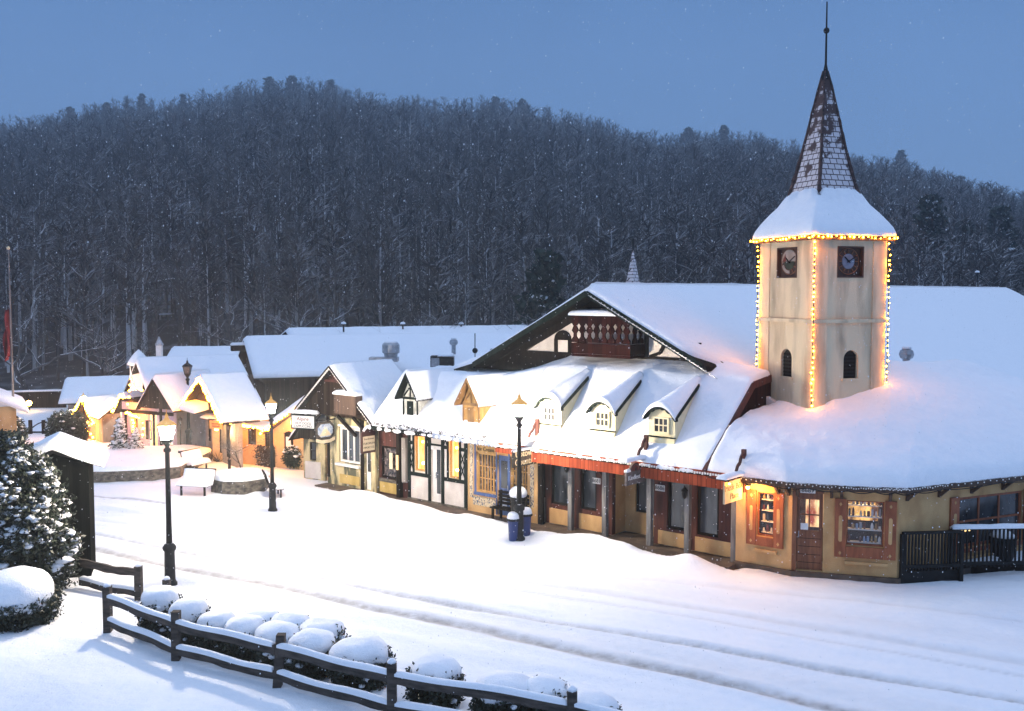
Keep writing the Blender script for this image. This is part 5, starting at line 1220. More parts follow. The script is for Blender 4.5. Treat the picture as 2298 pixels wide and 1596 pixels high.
for t in (8.85, 9.85): mb = MB(W); mb.box(t - .03, t + .03, -.62, -.56, .05, .44).box(t - .03, t + .03, -.24, -.178, .05, .95); mb.build('leg', M['darktim'], bn)
def wall_lantern(px, py, label, s=-.1):
    t, z = plane_hit(W(0, s, 0)[:2], U0, px, py); q = W(t, s, z)
    r = empty('wall_lantern', q, label, 'lantern', 'black wall lanterns on the arcade posts')
    MB().lathe((q[0], q[1], q[2] - .14), [(.02, 0), (.06, .04), (.085, .2), (.1, .22), (.03, .30), (.01, .36)], 6).build('lantern', M['black'], r); MB(W).bar((t, s, z + .1), (t, .0, z + .14), .025).build('bracket', M['black'], r)
wall_lantern(1271, 1050, 'black lantern on the grey post nearest the Uptown Country sign'); wall_lantern(1312, 1052, 'black lantern hung between the first two arcade windows', .0); wall_lantern(1536, 1108, 'black lantern on the grey post right of the Kindlestick sign')

# ------------------------------------------------------------------ railing and terrace at the right
dk = empty('terrace', (11.4, 24.2, 0), 'dark timber terrace deck along the right wall of the corner shop', 'terrace')
DF = frame((9.36, 23.55), (1, .16))
MB(DF).box(0, 1.55, 0, 1.6, -.2, .28).build('deck', M['black'], dk); MB(DF).box(1.56, 6, .6, 2.4, -.2, .2).build('deck_step', M['darktim'], dk)
snow_surf(lambda u, v: (1.6 + 4.3 * u, .62 + 1.7 * v, .2), 30, 14, .16, dk, (.2, .1, .15, .1), lu=4.3, lv=1.7, fr=DF)
def railing(label, a0, a1, b0, b1, zb, zt, n, snow, grp):
    q = DF(a0, b0, zb); r = empty('railing', q, label, 'railing', grp)
    mb = MB(DF); mb.bar((a0, b0, zt), (a1, b1, zt), .09, .06); rl = mb.build('top_rail', M['black'], r)
    mb = MB(DF); mb.bar((a0, b0, zb + .1), (a1, b1, zb + .1), .06, .08); mb.build('bottom_rail', M['black'], r)
    for i in range(n + 1):
        k = i / n; a, b = a0 + (a1 - a0) * k, b0 + (b1 - b0) * k; w = .045 if i in (0, n) else .018
        MB(DF).box(a - w, a + w, b - w, b + w, zb - (.3 if i in (0, n) else 0), zt - .03).build('post' if i in (0, n) else 'baluster', M['black'], r)
    if snow: snow_surf(lambda u, v: (a0 + (a1 - a0) * u, b0 + (b1 - b0) * u - .06 + .12 * v, zt + .03), 40, 6, .075, rl, (.05, .05, .06, .06), lu=a1 - a0, lv=.12, fr=DF)
railing('bare black railing of the terrace beside the corner of the peach shop', .02, 1.52, .02, -.05, .3, 1.22, 18, False, 'black terrace railings')
railing('black railing carrying a long strip of snow at the right edge', 1.5, 6.0, .35, -.1, .22, 1.20, 44, True, 'black terrace railings')
q = DF(.85, .55, .28); r = empty('chair', q, 'dark high backed chair behind the bare black railing', 'chair')
MB(DF).box(.6, 1.1, .4, .85, .66, .72).build('seat', M['black'], r); MB(DF).box(.6, 1.1, .84, .9, .72, 1.24).build('backrest', M['black'], r)
for a in (.63, 1.07):
    for b in (.43, .86): MB(DF).box(a - .025, a + .025, b - .025, b + .025, .281, .66).build('leg', M['black'], r)
q = DF(3.25, .85, .2); r = empty('planter_tub', q, 'dark tub with a pointed cap of snow behind the snowy railing', 'planter')
MB().lathe(q, [(.26, 0), (.32, .55), (.34, .56), (.34, .62)], 12).build('tub', M['black'], r); MB().lathe((q[0], q[1], q[2] + .621), [(.33, 0), (.26, .07), (.12, .16), (.02, .21)], 14).build('snow_cap', M['snow'], r, True)

# ------------------------------------------------------------------ planters, benches in the square
def poly_planter(name, label, pts, h, grp=None, mound=.14, seed=1):
    cx = sum(p[0] for p in pts) / len(pts); cy_ = sum(p[1] for p in pts) / len(pts)
    r = empty(name, (cx, cy_, 0), label, 'planter', grp); n = len(pts)
    mb = MB(); mb.add([(x, y, -.15) for x, y in pts] + [(x, y, h) for x, y in pts], [tuple(range(n - 1, -1, -1)), tuple(range(n, 2 * n))] + [(i, (i + 1) % n, n + (i + 1) % n, n + i) for i in range(n)])
    mb.build('stone_wall', M['stone'], r)
    P = [Vector(p) for p in pts]
    def ring(u): k = (u % 1.) * n; i = int(k) % n; return P[i].lerp(P[(i + 1) % n], k - int(k))
    def fn(u, v): q = ring(u); w = 1.015 - v; return (cx + (q.x - cx) * w * 1., cy_ + (q.y - cy_) * w, h + .005 + mound * (1 - w * w) * .8)
    snow_surf(fn, 8 * n + 1, 22, .14, r, (0, 0, .16, 0), lu=6, lv=1.2, seed=seed, amp=.03, drop=.02)
    return r
c = G(540, 1098); oc = [(c[0] + 1.02 * math.cos(R(22 + 45 * i)), c[1] + .95 * math.sin(R(22 + 45 * i))) for i in range(8)]
poly_planter('stone_planter', 'low octagonal stone planter heaped with snow beside the third lit lamp', oc, .46, 'stone planters in the square', seed=3)
e0 = G(160, 1084); e1 = G(240, 1084); e2 = G(330, 1080); e3 = G(405, 1072); e4 = G(425, 1060)
lp = [e0[:2], e1[:2], e2[:2], e3[:2], e4[:2], (e4[0] + .1, e4[1] + 2.6), (e2[0], e2[1] + 5.2), (e0[0] - .6, e0[1] + 5.)]
poly_planter('stone_planter', 'long curved stone planter carrying the snowy conifer', lp, .44, 'stone planters in the square', mound=.1, seed=5)
def park_bench(px, py, ang, label, w=1.35):
    p = G(px, py); FB = frame(p[:2], (math.cos(ang), math.sin(ang))); r = empty('park_bench', p, label, 'bench', 'snow covered park benches'); hw = w / 2
    s = MB(FB).box(-hw, hw, 0, .42, .30, .36).build('seat', M['darktim'], r); b = MB(FB); b.add([(-hw, .42, .37), (hw, .42, .37), (hw, .58, .86), (-hw, .58, .86), (-hw, .47, .42), (hw, .47, .42), (hw, .63, .84), (-hw, .63, .84)], [(0, 1, 2, 3), (7, 6, 5, 4), (0, 4, 5, 1), (1, 5, 6, 2), (2, 6, 7, 3), (3, 7, 4, 0)]); b.build('backrest', M['darktim'], r)
    for x in (-hw + .15, hw - .15): MB(FB).box(x - .03, x + .03, .06, .11, -.1, .299).build('leg', M['black'], r)
    snow_surf(lambda u, v: (-hw + w * u, -.03 + .58 * v, .36 + .44 * max(0, v - .7) / .3), 24, 14, .14, s, (.1, .1, .14, .08), lu=w, lv=.7, fr=FB, seed=px)
park_bench(430, 1112, R(-14), 'bench under smooth deep snow left of the octagonal planter', 1.2)
park_bench(633, 1112, R(110), 'bench end showing right of the octagonal planter behind the third lamp', 1.1)
park_bench(452, 1060, R(62), 'bench on the right end of the long curved planter', 1.0)
def stub(px, py, label, h):
    p = G(px, py); z = gz(*p[:2]) if True else 0; r = empty('bollard', (p[0], p[1], .0), label, 'bollard', 'short dark posts near the curved planter')
    MB().lathe((p[0], p[1], .0), [(.16, 0), (.16, .06), (.08, .08), (.08, h - .1), (.12, h - .08), (.12, h)], 8).build('post', M['black'], r); MB().ball((p[0], p[1], h + .03), .13, 8, .5).build('snow_cap', M['snow'], r, True)
stub(407, 1052, 'short dark post topped with snow on the curved planter', .72); stub(383, 1032, 'short dark post behind the nearest lamp pole', .62)
# young bare tree in the octagonal planter
p = G(533, 1098); bare_tree((p[0], p[1] + .35, .45), 1.9, 'small weeping bare tree growing from the octagonal planter', seed=44, limbs=9, spread=.7, depth=3, group=None, name='small_tree', snow=False, trunk=.5, r0=.035)
# low bare shrubs along the chalet front
for i, (px, py, rr) in enumerate(((452, 1040, .8), (490, 1046, .7), (425, 1030, .6))):
    p = G(px, py - 8); r = empty('bare_shrub', (p[0], p[1], 0), ('brown twiggy shrub in the middle before the chalet', 'brown twiggy shrub nearest the small unlit lamp', 'brown twiggy shrub left of the bright chalet windows')[i], 'shrub', 'bare shrubs along the chalet front')
    rg = np.random.default_rng(60 + i); mb = MB()
    for k in range(60):
        a = rg.uniform(0, 6.28); e = rg.uniform(.3, 1.2); q = Vector((math.cos(a) * math.cos(e), math.sin(a) * math.cos(e), math.sin(e) * .9)) * rr * rg.uniform(.7, 1.1)
        mb.tube([(p[0], p[1], 0), (p[0] + q.x * .5, p[1] + q.y * .5, q.z * .65), (p[0] + q.x, p[1] + q.y, q.z)], [.012, .009, .004], 3, raw=True, caps=False)
    mb.build('twigs', M['twig'], r, recalc=False)
# snowy conifers on the planter, clipped shrubs
for px, py, H, rad, lab, sd in ((272, 1045, 1.35, .42, 'snow laden dwarf conifer on the curved planter', 71), (306, 1046, .95, .5, 'smaller spreading conifer beside the snow laden dwarf conifer', 72)):
    p = G(px, py - 6); pine((p[0], p[1], .5), H, lab, rad=rad, group='snow laden dwarf conifers', seed=sd, dense=1.6, name='dwarf_conifer', m=M['needle'], crown0=.05, snow=.75)
def clipped(px, py, rx, h, label, name='clipped_bush', seed=1, m=None, snowc=.2, sq=1., cap=True):
    p = G(px, py); r = empty(name, (p[0], p[1], 0), label, 'bush', None); rg = np.random.default_rng(seed)
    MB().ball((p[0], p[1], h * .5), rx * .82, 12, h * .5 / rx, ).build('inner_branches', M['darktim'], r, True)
    th = rg.uniform(0, 6.283, 900); cz = rg.uniform(-.9, 1, 900); s = np.sqrt(1 - np.clip(cz, -1, 1) ** 2) ** sq; q = rg.uniform(.88, 1.03, 900)
    pts = np.stack([p[0] + rx * s * q * np.cos(th), p[1] + rx * s * q * np.sin(th), h * .5 + h * .5 * cz * q], 1)
    leafcloud(pts, .05, 'foliage', m or M['needle'], r, nper=6, spread=.05, seed=seed)
    if snowc: pk = pts[(cz > .1) & (rg.random(900) < snowc)]; snowblobs(pk, .075, 'snow_clumps', r, seed)
    return r
clipped(152, 1010, .85, 1.75, 'tall rounded yew clipped to a dome behind the hut roof', seed=81, snowc=.06, sq=.6)
clipped(668, 1052, .52, 1.0, 'round clipped bush with a white patch beside the little gabled porch', seed=82, snowc=.12, sq=.8)
clipped(12, 1010, .9, 1.5, 'dark rounded bush at the left edge below the flagpole', seed=83, snowc=.15, sq=.8)
# box hedge against the peach wall
p = G(580, 1046); FH = frame(p[:2], (.75, -.66)); r = empty('box_hedge', p, 'tall dark clipped hedge against the peach chalet wall', 'hedge')
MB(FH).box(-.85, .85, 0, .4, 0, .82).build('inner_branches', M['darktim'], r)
rg = np.random.default_rng(5); pts = np.array([FH(rg.uniform(-.92, .92), rg.choice([-.03, rg.uniform(0, .4)]), rg.uniform(.02, .86)) for _ in range(1500)]); leafcloud(pts, .045, 'foliage', M['twig'], r, nper=4, spread=.03, seed=5)

# ================================================================== FOREGROUND: fence, snow capped hedge, holly, hut
FPT = [G(*q) for q in ((243, 1418), (395, 1478), (620, 1540), (880, 1612))] + [(.91, 14.73, 0), (3.3, 13.3, 0)]
def post(r, x, y, h, lean=0., capsnow=True):
    z = gz(x, y); mb = MB(); w = .075
    q = [(x + sx * w + dz * lean, y + sy * w, z - .3 + (h + .3) * dz) for dz in (0, 1) for sx, sy in ((-1, -1), (1, -1), (1, 1), (-1, 1))]
    mb.add(q, [(3, 2, 1, 0), (4, 5, 6, 7), (0, 1, 5, 4), (1, 2, 6, 5), (2, 3, 7, 6), (3, 0, 4, 7)]); o = mb.build('post', M['fence'], r)
    if capsnow: MB().lathe((x + lean, y, z + h), [(.08, -.005), (.075, .03), (.045, .06), (.01, .075)], 8).build('snow_cap', M['snow'], o, True)
def rail(r, p, q, h, seed, snow=True, th=.085):
    a = Vector((p[0], p[1], gz(p[0], p[1]) + h)); b = Vector((q[0], q[1], gz(q[0], q[1]) + h)); d = (b - a).normalized(); nrm = Vector((-d.y, d.x, 0)).normalized()
    n = 18; vs = []; rg = random.Random(seed); bow = rg.uniform(-.025, .01)
    def pt(k): c = a.lerp(b, k); c.z += bow * 4 * k * (1 - k) + .012 * math.sin(k * 9 + seed); return c
    for i in range(n + 1):
        c = pt(i / n); w = .035 + .006 * math.sin(i * 1.7 + seed); hh = th + .008 * math.sin(i * 1.1 + seed * 2)
        vs += [c - nrm * w - Vector((0, 0, hh)), c + nrm * w - Vector((0, 0, hh)), c + nrm * w + Vector((0, 0, hh)), c - nrm * w + Vector((0, 0, hh))]
    mb = MB(); mb.add(vs, [(i * 4 + k, i * 4 + (k + 1) % 4, i * 4 + 4 + (k + 1) % 4, i * 4 + 4 + k) for i in range(n) for k in range(4)] + [(0, 3, 2, 1), (n * 4, n * 4 + 1, n * 4 + 2, n * 4 + 3)], True); o = mb.build('rail', M['fence'], r)
    if snow:
        def fn(u, v): c = pt(.02 + .96 * u) + nrm * (-.05 + .10 * v); return (c.x, c.y, c.z + th + .006)
        snow_surf(fn, 60, 7, .05, o, (.15, .15, .045, .045), lu=2.3, lv=.10, seed=seed, amp=.02)
fe = empty('rail_fence', FPT[2], 'long weathered two rail fence with snowy rails in front of the snow capped hedge', 'fence')
for i, p in enumerate(FPT): post(fe, p[0], p[1], .95, lean=.10 if i == 2 else (.02 if i == 1 else 0), capsnow=i not in (2, 1))
for i in range(len(FPT) - 1):
    for h in (.68, .20): rail(fe, FPT[i], FPT[i + 1], h, i * 3 + int(h * 10))
f2 = empty('rail_fence', G(310, 1345), 'short piece of two rail fence between the dark hut and the nearest lamp', 'fence')
g0, g1, g2 = G(180, 1322), G(312, 1347), G(375, 1350)
post(f2, *g1[:2], .78); post(f2, *g2[:2], .5); rail(f2, g0, g1, .62, 31, False); rail(f2, g0, g1, .16, 32, True)

def mound_shrub(x, y, rx, h, label, seed, cap=.62, grp='snow capped hedge shrubs along the fence', name='hedge_shrub', skirt=1.):
    """low dark leafy shrub under a smooth pillow of snow"""
    z = gz(x, y); r = empty(name, (x, y, z), label, 'shrub', grp); rg = np.random.default_rng(seed)
    n = int(620 * rx * rx / .25) + 200; th = rg.uniform(0, 6.283, n); hz = rg.uniform(.0, cap + .1, n); q = rg.uniform(.78, 1.05, n)
    rr = rx * np.clip(1 - (hz - .35).clip(0) ** 2 * 1.2, .2, 1) * (.84 + .16 * np.clip(hz / .4, 0, 1))
    leafcloud(np.stack([x + rr * q * np.cos(th), y + rr * q * np.sin(th), z + hz * h], 1), .045, 'foliage', M['leaf'], r, nper=8, spread=.05, seed=seed)
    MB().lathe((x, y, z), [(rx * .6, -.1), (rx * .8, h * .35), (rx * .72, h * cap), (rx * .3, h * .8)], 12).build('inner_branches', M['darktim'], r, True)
    # snow pillow
    N1, N2 = 36, 14; vs = []
    for j in range(N2 + 1):
        ph = j / N2
        for i in range(N1):
            a = 2 * math.pi * i / N1; ed = 1 + .10 * mnoise.noise(Vector((math.cos(a) * 1.5, math.sin(a) * 1.5, seed))) * 2 + .06 * mnoise.noise(Vector((math.cos(a) * 6, math.sin(a) * 6, seed)))
            rad = rx * 1.0 * math.sin(ph * math.pi / 2) * (1 + (ed - 1) * ph); zz_ = cap * h + (1 - cap) * h * math.cos(ph * math.pi / 2) ** .72
            if ph > .93: zz_ -= .05 * h * (1 + mnoise.noise(Vector((math.cos(a) * 5, math.sin(a) * 5, seed + 3))))
            b = mnoise.noise(Vector((x + rad * math.cos(a), y + rad * math.sin(a), seed)) * 3) * .03
            vs.append((x + rad * math.cos(a), y + rad * math.sin(a), z + zz_ + b))
    base = len(vs)
    for i in range(N1): p = vs[N2 * N1 + i]; vs.append((x + (p[0] - x) * .85, y + (p[1] - y) * .85, p[2] - .07 * h))
    fs = [(j * N1 + i, j * N1 + (i + 1) % N1, (j + 1) * N1 + (i + 1) % N1, (j + 1) * N1 + i) for j in range(N2) for i in range(N1)] + [(N2 * N1 + i, N2 * N1 + (i + 1) % N1, base + (i + 1) % N1, base + i) for i in range(N1)]
    np_mesh('snow_cap', vs, fs, M['snow'], r)
    pk = [(x + rx * .98 * math.cos(a), y + rx * .98 * math.sin(a), z + h * rg.uniform(.15, cap)) for a in rg.uniform(0, 6.283, 14)]
    snowblobs(pk, .05, 'snow_clumps', r, seed, .6)
    return r
fd = np.array([.863, -.505]); bk = np.array([.505, .863])
def hedge_at(px, off):
    """point behind the fence line in the pixel column px (as a bearing from the camera)"""
    o = np.array(FPT[0][:2]) + bk * off; s = (px - 1149) / FPX
    k = (s * o[1] - o[0]) / (fd[0] - s * fd[1]); return o + fd * k
HL = ['first and roundest snow capped shrub by the fence corner post', 'second snow capped shrub behind the fence from its corner post', 'third snow capped shrub from the fence corner post, in the gap before the leaning post',
      'low snow capped shrub set back from the fence with dark leaves showing through', 'snow capped shrub just left of the leaning fence post', 'snow capped shrub directly behind the leaning fence post', 'broken topped shrub on the street side behind the leaning post',
      'flat shrub with bare dark twigs on its right side', 'wide smooth shrub right of the leaning fence post', 'largest white shrub before the fourth fence post', 'smooth low shrub right of the fourth fence post', 'faint low shrub before the last fence post', 'twiggy low shrub touching the last fence post', 'snow capped shrub at the bottom edge beyond the last post']
HS = [(345, 1318, .62, .45), (412, 1346, .62, .44), (475, 1377, .55, .42), (575, 1384, 1.25, .42), (538, 1394, .60, .44), (612, 1420, .62, .48), (640, 1402, 1.35, .45), (712, 1424, 1.35, .5), (694, 1440, .62, .50), (802, 1450, .66, .60), (972, 1502, .62, .52), (1130, 1549, .62, .55), (1228, 1560, .95, .42), (1330, 1600, .7, .5)]
for i, ((px, top, off, rx), lab) in enumerate(zip(HS, HL)):
    q = hedge_at(px, off * .72); rr = ray(px, top); h = HEYE + rr[2] / rr[1] * q[1] - gz(*q); h = max(.8, min(1.12, h + .03))
    mound_shrub(q[0], q[1], rx * .86, h, lab, 200 + i, cap=.68 if i not in (3, 6, 7, 12) else .74)
q = G(48, 1400); mound_shrub(q[0] - .15, q[1] + .1, .82, 1.12, 'big rounded shrub buried under a thick dome of snow at the left edge', 301, cap=.40, grp=None, name='round_shrub')
# tall holly with lumps of snow
hb = D(20, 1300, 22.9)[:2] + (0,); ho = empty('holly_bush', (hb[0], hb[1], 0), 'tall dark holly bush speckled with lumps of snow left of the hut', 'bush')
rg = np.random.default_rng(91); n = 2600
cz = rg.uniform(0, 1, n); th = rg.uniform(0, 6.283, n)
prof_r = np.interp(cz, [0, .1, .3, .55, .75, .9, 1.], [.95, 1.25, 1.36, 1.15, .84, .5, .15])
lump = 1 + .14 * np.sin(th * 3 + cz * 9) + .10 * np.sin(th * 5 - cz * 15)
q = np.sqrt(rg.uniform(.45, 1.05, n)) * lump
pts = np.stack([hb[0] + prof_r * q * np.cos(th), hb[1] + prof_r * q * np.sin(th) * .75, .05 + 3.5 * cz], 1)
leafcloud(pts, .062, 'foliage', M['leaf'], ho, nper=22, spread=.12, seed=91, squash=.9)
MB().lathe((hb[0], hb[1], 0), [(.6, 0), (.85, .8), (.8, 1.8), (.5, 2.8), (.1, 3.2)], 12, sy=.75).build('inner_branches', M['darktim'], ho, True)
outer = (q > .84)
pk = pts[outer & (rg.random(n) < .50 + .5 * np.clip(cz * 1.4 - .1, 0, 1))]; ctr = np.array([hb[0], hb[1], 0]); pk = ctr + (pk - ctr) * (1.06, 1.06, 1) + (0, 0, .06)
snowblobs(pk, .06 * rg.uniform(.45, 1.7, len(pk)), 'snow_clumps', ho, 92, .55, jitter=.5)
MB().tube([(hb[0], hb[1], -.2), (hb[0], hb[1], 1.5)], [.12, .08]).build('trunk', M['bark'], ho)
# dark hut with a gable roof
hu0 = D(98, 1300, 24.0); hu1 = D(206, 1300, 24.0)
FHU = frame((hu0[0], 23.75), (.95, .312)); wH = plane_hit(FHU.o, FHU.u, 200, 1100)[0]
ht = empty('wooden_hut', FHU(wH / 2, 0, 0), 'narrow black board hut with a snow covered gable roof behind the holly', 'hut')
zE, zP, pk_ = 2.78, 3.12, .40
MB(FHU).prism([(0, -.2), (wH, -.2), (wH, zE - .05), (pk_, zP - .02), (0, zE)], 0, 1.3).build('wall', planks('black_stained_boards', (.0015, .002, .002), (.005, .006, .0055), .16), ht)
def hr(x): return zP - abs(x - pk_) * (.36 if x > pk_ else .34)
mb = MB(FHU); mb.slab([(pk_, -.12, hr(pk_) + .06), (wH + .32, -.12, hr(wH + .32) + .06), (wH + .32, 1.5, hr(wH + .32) + .06), (pk_, 1.5, hr(pk_) + .06)], .06); mb.slab([(-.4, -.12, hr(-.4) + .06), (pk_, -.12, hr(pk_) + .06), (pk_, 1.5, hr(pk_) + .06), (-.4, 1.5, hr(-.4) + .06)], .06); rf = mb.build('roof', M['black'], ht)
snow_surf(lambda u, v: (-.44 + (wH + .80) * u, -.16 + 1.7 * v, hr(-.44 + (wH + .80) * u) + .065 + .07 * math.exp(-((-.44 + (wH + .8) * u - pk_) / .4) ** 2)), 44, 22, .20, rf, (.2, .2, .16, .2), lu=2., lv=2.1, fr=FHU, seed=15)

# ================================================================== BUILDINGS FURTHER BACK
def gable_house(name, label, o, ang, Ln, dp, ez, rz_, wall, roofm, cat='building', ov=.35, th=.2, gab=None, z0=-.3, seed=1, n=(40, 16)):
    fr = frame(o, (math.cos(ang), math.sin(ang))); r = empty(name, fr(Ln / 2, dp / 2, 0), label, cat)
    MB(fr).box(0, Ln, .02, dp, z0, ez - .02).build('wall', wall, r)
    sl = (rz_ - ez) / (dp / 2)
    FE = lambda s, a, z: fr(a, s, z)
    for a in (0.02, Ln - .14): MB(FE).prism([(0.03, ez - .02), (dp - .02, ez - .02), (dp / 2, rz_ - .05)], a, a + .12).build('gable_boards', gab or roofm, r)
    for sg in (-1, 1):
        e = -ov if sg < 0 else dp + ov; zz_ = ez - sl * ov
        mb = MB(fr); mb.slab([(-ov, e, zz_), (Ln + ov, e, zz_), (Ln + ov, dp / 2, rz_), (-ov, dp / 2, rz_)][::-sg], .1); rf = mb.build('roof', roofm, r)
        roof_snow((-ov - .03, e + sg * .04, zz_ + .004), (Ln + ov + .03, e + sg * .04, zz_ + .004), (Ln + ov + .03, dp / 2, rz_ + .004), (-ov - .03, dp / 2, rz_ + .004), th, rf, (.16, .16, .2, 0), n, fr, seed)
    return r, fr
ob = D(572, 838, 50)
barn, FBN = gable_house('barn', 'long dark weathered barn with a broad low snowy roof behind the shop row', (ob[0] + .3, ob[1] + .5), R(20), 17, 10, 2.85, 4.38, M['barn'], M['barn'], 'barn', .5, .2, seed=31, n=(60, 26))
p = FBN(0, 0, 0)
o2 = FBN(2.8, 5.3, 0)
gable_house('barn_annex', 'second snowy roof rising slightly behind the dark barn', o2[:2], R(20), 15, 9, 3.95, 4.62, M['barn'], M['barn'], 'barn', .4, .2, seed=33, n=(50, 20))
bars('gutter', M['black'], barn, [(-.5, 17.4, -.62, -.52, 2.58, 2.66)], FBN)
MB(FBN).tube([(-.3, -.56, 2.6), (-.05, -.3, 2.45), (.05, -.08, 2.3), (.05, -.08, .1)], .05, 6).build('downpipe', M['black'], barn)
bars('hoist_beam', M['barn'], barn, [(-1.2, -.3, 4.7, 5.3, 3.75, 4.1)], FBN)
snow_surf(lambda u, v: (-1.22 + .9 * u, 4.68 + .64 * v, 4.1), 10, 8, .1, barn, (.1, .1, .1, .1), lu=.9, lv=.6, fr=FBN, name='snow_cap')
def roofvent(px, py, d, label, kind):
    q = D(px, py, d); r = empty('roof_vent', q, label, 'roof vent', 'vents on the snowy roofs')
    if kind == 'turbine': MB().lathe(q, [(.12, -.5), (.12, 0), (.2, .04), (.24, .16), (.2, .28), (.08, .34)], 10).build('turbine', M['galv'], r); MB().ball((q[0], q[1], q[2] + .36), .17, 8, .45).build('snow_cap', M['snow'], r, True)
    if kind == 'fan':
        MB().lathe((q[0], q[1], q[2] - .5), [(.32, -.3), (.36, .05), (.46, .12), (.46, .52), (.38, .62)], 14).build('housing', M['galv'], r); MB().box(q[0] - 1.1, q[0] + .4, q[1] - .5, q[1] + .3, q[2] - .85, q[2] - .62).build('curb', M['galv'], r)
        MB().lathe((q[0], q[1], q[2] + .121), [(.39, 0), (.34, .08), (.15, .13), (.01, .14)], 14).build('snow_cap', M['snow'], r, True)
    if kind == 'box':
        MB().box(q[0] - .55, q[0] + .6, q[1] - .5, q[1] + .4, q[2] - .45, q[2] + .1).build('housing', M['black'], r); MB().box(q[0] - .5, q[0] - .1, q[1] - .53, q[1] - .501, q[2] - .4, q[2] + .02).build('grille', M['galv'], r)
        snow_surf(lambda u, v: (q[0] - .2 + .8 * u, q[1] - .5 + .9 * v, q[2] + .1), 10, 8, .12, r, (.1, .1, .1, .1), lu=.8, lv=.9, name='snow_cap')
    if kind == 'cap': MB().lathe(q, [(.05, -.6), (.05, 0), (.14, .02), (.14, .12)], 8).build('pipe', M['black'], r); MB().ball((q[0], q[1], q[2] + .14), .17, 8, .6).build('snow_cap', M['snow'], r, True)
    if kind == 'pole': MB().tube([(q[0], q[1], q[2] - 1.6), (q[0], q[1], q[2] + .8)], .025, 6).ball(q, .13, 10).build('finial_rod', M['black'], r)
roofvent(877, 775, 52.5, 'big round galvanised fan on a curb on the barn roof', 'fan'); roofvent(992, 803, 50, 'dark box shaped unit at the bottom of the barn roof', 'box'); roofvent(1018, 775, 55, 'small turbine vent with a snow cap on the barn roof', 'turbine')
roofvent(1066, 787, 46, 'thin rod with a ball rising behind the shop row ridge', 'pole'); roofvent(771, 731, 60, 'snow capped pipe at the left of the far ridge', 'cap'); roofvent(904, 731, 62, 'snow capped pipe at the middle of the far ridge', 'cap'); roofvent(1035, 731, 64, 'snow capped pipe at the right of the far ridge', 'cap')
roofvent(2034, 806, 32, 'round vent with a snow dome behind the corner roof right of the tower', 'turbine'); roofvent(2193, 615, 70, 'snow capped pipe above the hall ridge right of the tower', 'cap')

# peach chalet with the lit gable
o = (-15.36, 43.2)
ch, FC = gable_house('chalet', 'chalet with a steep snowy roof and a weathered gable end on the left', o, R(30), 3.9, 6.4, 2.3, 3.78, M['grey'], M['barn'], 'chalet', .4, .2, seed=41, n=(40, 26))
f0, f1 = (-13.98, 42.0), (-11.2, 38.2); FG = frame(f0, (f1[0] - f0[0], f1[1] - f0[1])); WG = math.dist(f0, f1)
lg = empty('gabled_porch', FG(WG / 2, 0, 0), 'gabled front of the chalet outlined with bright bulbs above lit windows', 'porch')
MB(FG).prism([(.1, 2.22), (WG - .1, 2.02), (WG / 2, 3.45)], 0.472, 0.351).build('gable_boards', M['barn'], lg)
wall_open(FG, .5, WG - .35, -.1, 2.25, .8, .95, [(.8, 1.15, .7, 1.7), (1.75, 2.1, .6, 1.75), (2.9, 3.4, .3, 1.7)], 'wall', M['grey'], lg)
for a, b, c, d, m_ in ((.8, 1.15, .7, 1.7, 'shopglass'), (1.75, 2.1, .6, 1.75, 'warm'), (2.9, 3.4, .3, 1.7, 'shopglass')): window(FG, a + .01, b - .01, c + .01, d - .01, .83, lg, M['darktim'], M[m_], 1, 2, .05, .03)
for sg, f in ((-1, (-.1, 2.18)), (1, (WG + .1, 1.98))):
    mb = MB(FG); mb.slab([(WG / 2, .0, 3.56), (f[0], .0, f[1]), (f[0], 1.5, f[1]), (WG / 2, 2.2, 3.56)][::sg], .09); rf = mb.build('roof', M['barn'], lg)
    snow_surf(lambda u, v, f=f: (WG / 2 + (f[0] - WG / 2) * v, -.03 + 1.9 * u, 3.56 + (f[1] - 3.56) * v + .004), 24, 18, .15, rf, (.12, 0, 0, .14), lu=4.4, lv=2.6, fr=FG, seed=43 + sg)
MB(FG).box(.3, 2.2, -.2, .75, 2.05, 2.12).build('porch_roof', M['barn'], lg); snow_surf(lambda u, v: (.25 + 2.0 * u, -.25 + 1.0 * v, 2.121 + .22 * v), 20, 12, .24, lg, (.15, .15, .18, .1), lu=2, lv=1, fr=FG, name='snow_cover')
light_string('thick line of bulbs along both slopes of the lit chalet gable', [FG(-.1, -.08, 2.16), FG(WG / 2, -.08, 3.5), FG(WG + .1, -.08, 1.98)], 0.115, 0.048)
light_string('bulbs in the chalet window left of the hanging orange sign', [FG(1.93, .72, 1.75), FG(1.93, .72, .65)], 0.176, 0.039)
q = D(486, 955, 38.6); FS3 = frame(q[:2], (.95, -.3)); hs = empty('hanging_sign', q, 'small orange lit board hung beside the bright chalet doorway', 'sign', 'projecting shop signs')
MB(FS3).box(-.30, .26, -.03, .03, 1.66, 1.98).build('board', M['ochre'], hs); MB(FS3).box(-.36, .3, -.03, .03, 2.0, 2.04).build('arm', M['darktim'], hs); MB(FS3).box(-.2, .18, -.036, -.0301, 1.84, 1.88).box(-.18, .16, -.036, -.0301, 1.75, 1.79).build('lettering', M['redink'], hs)
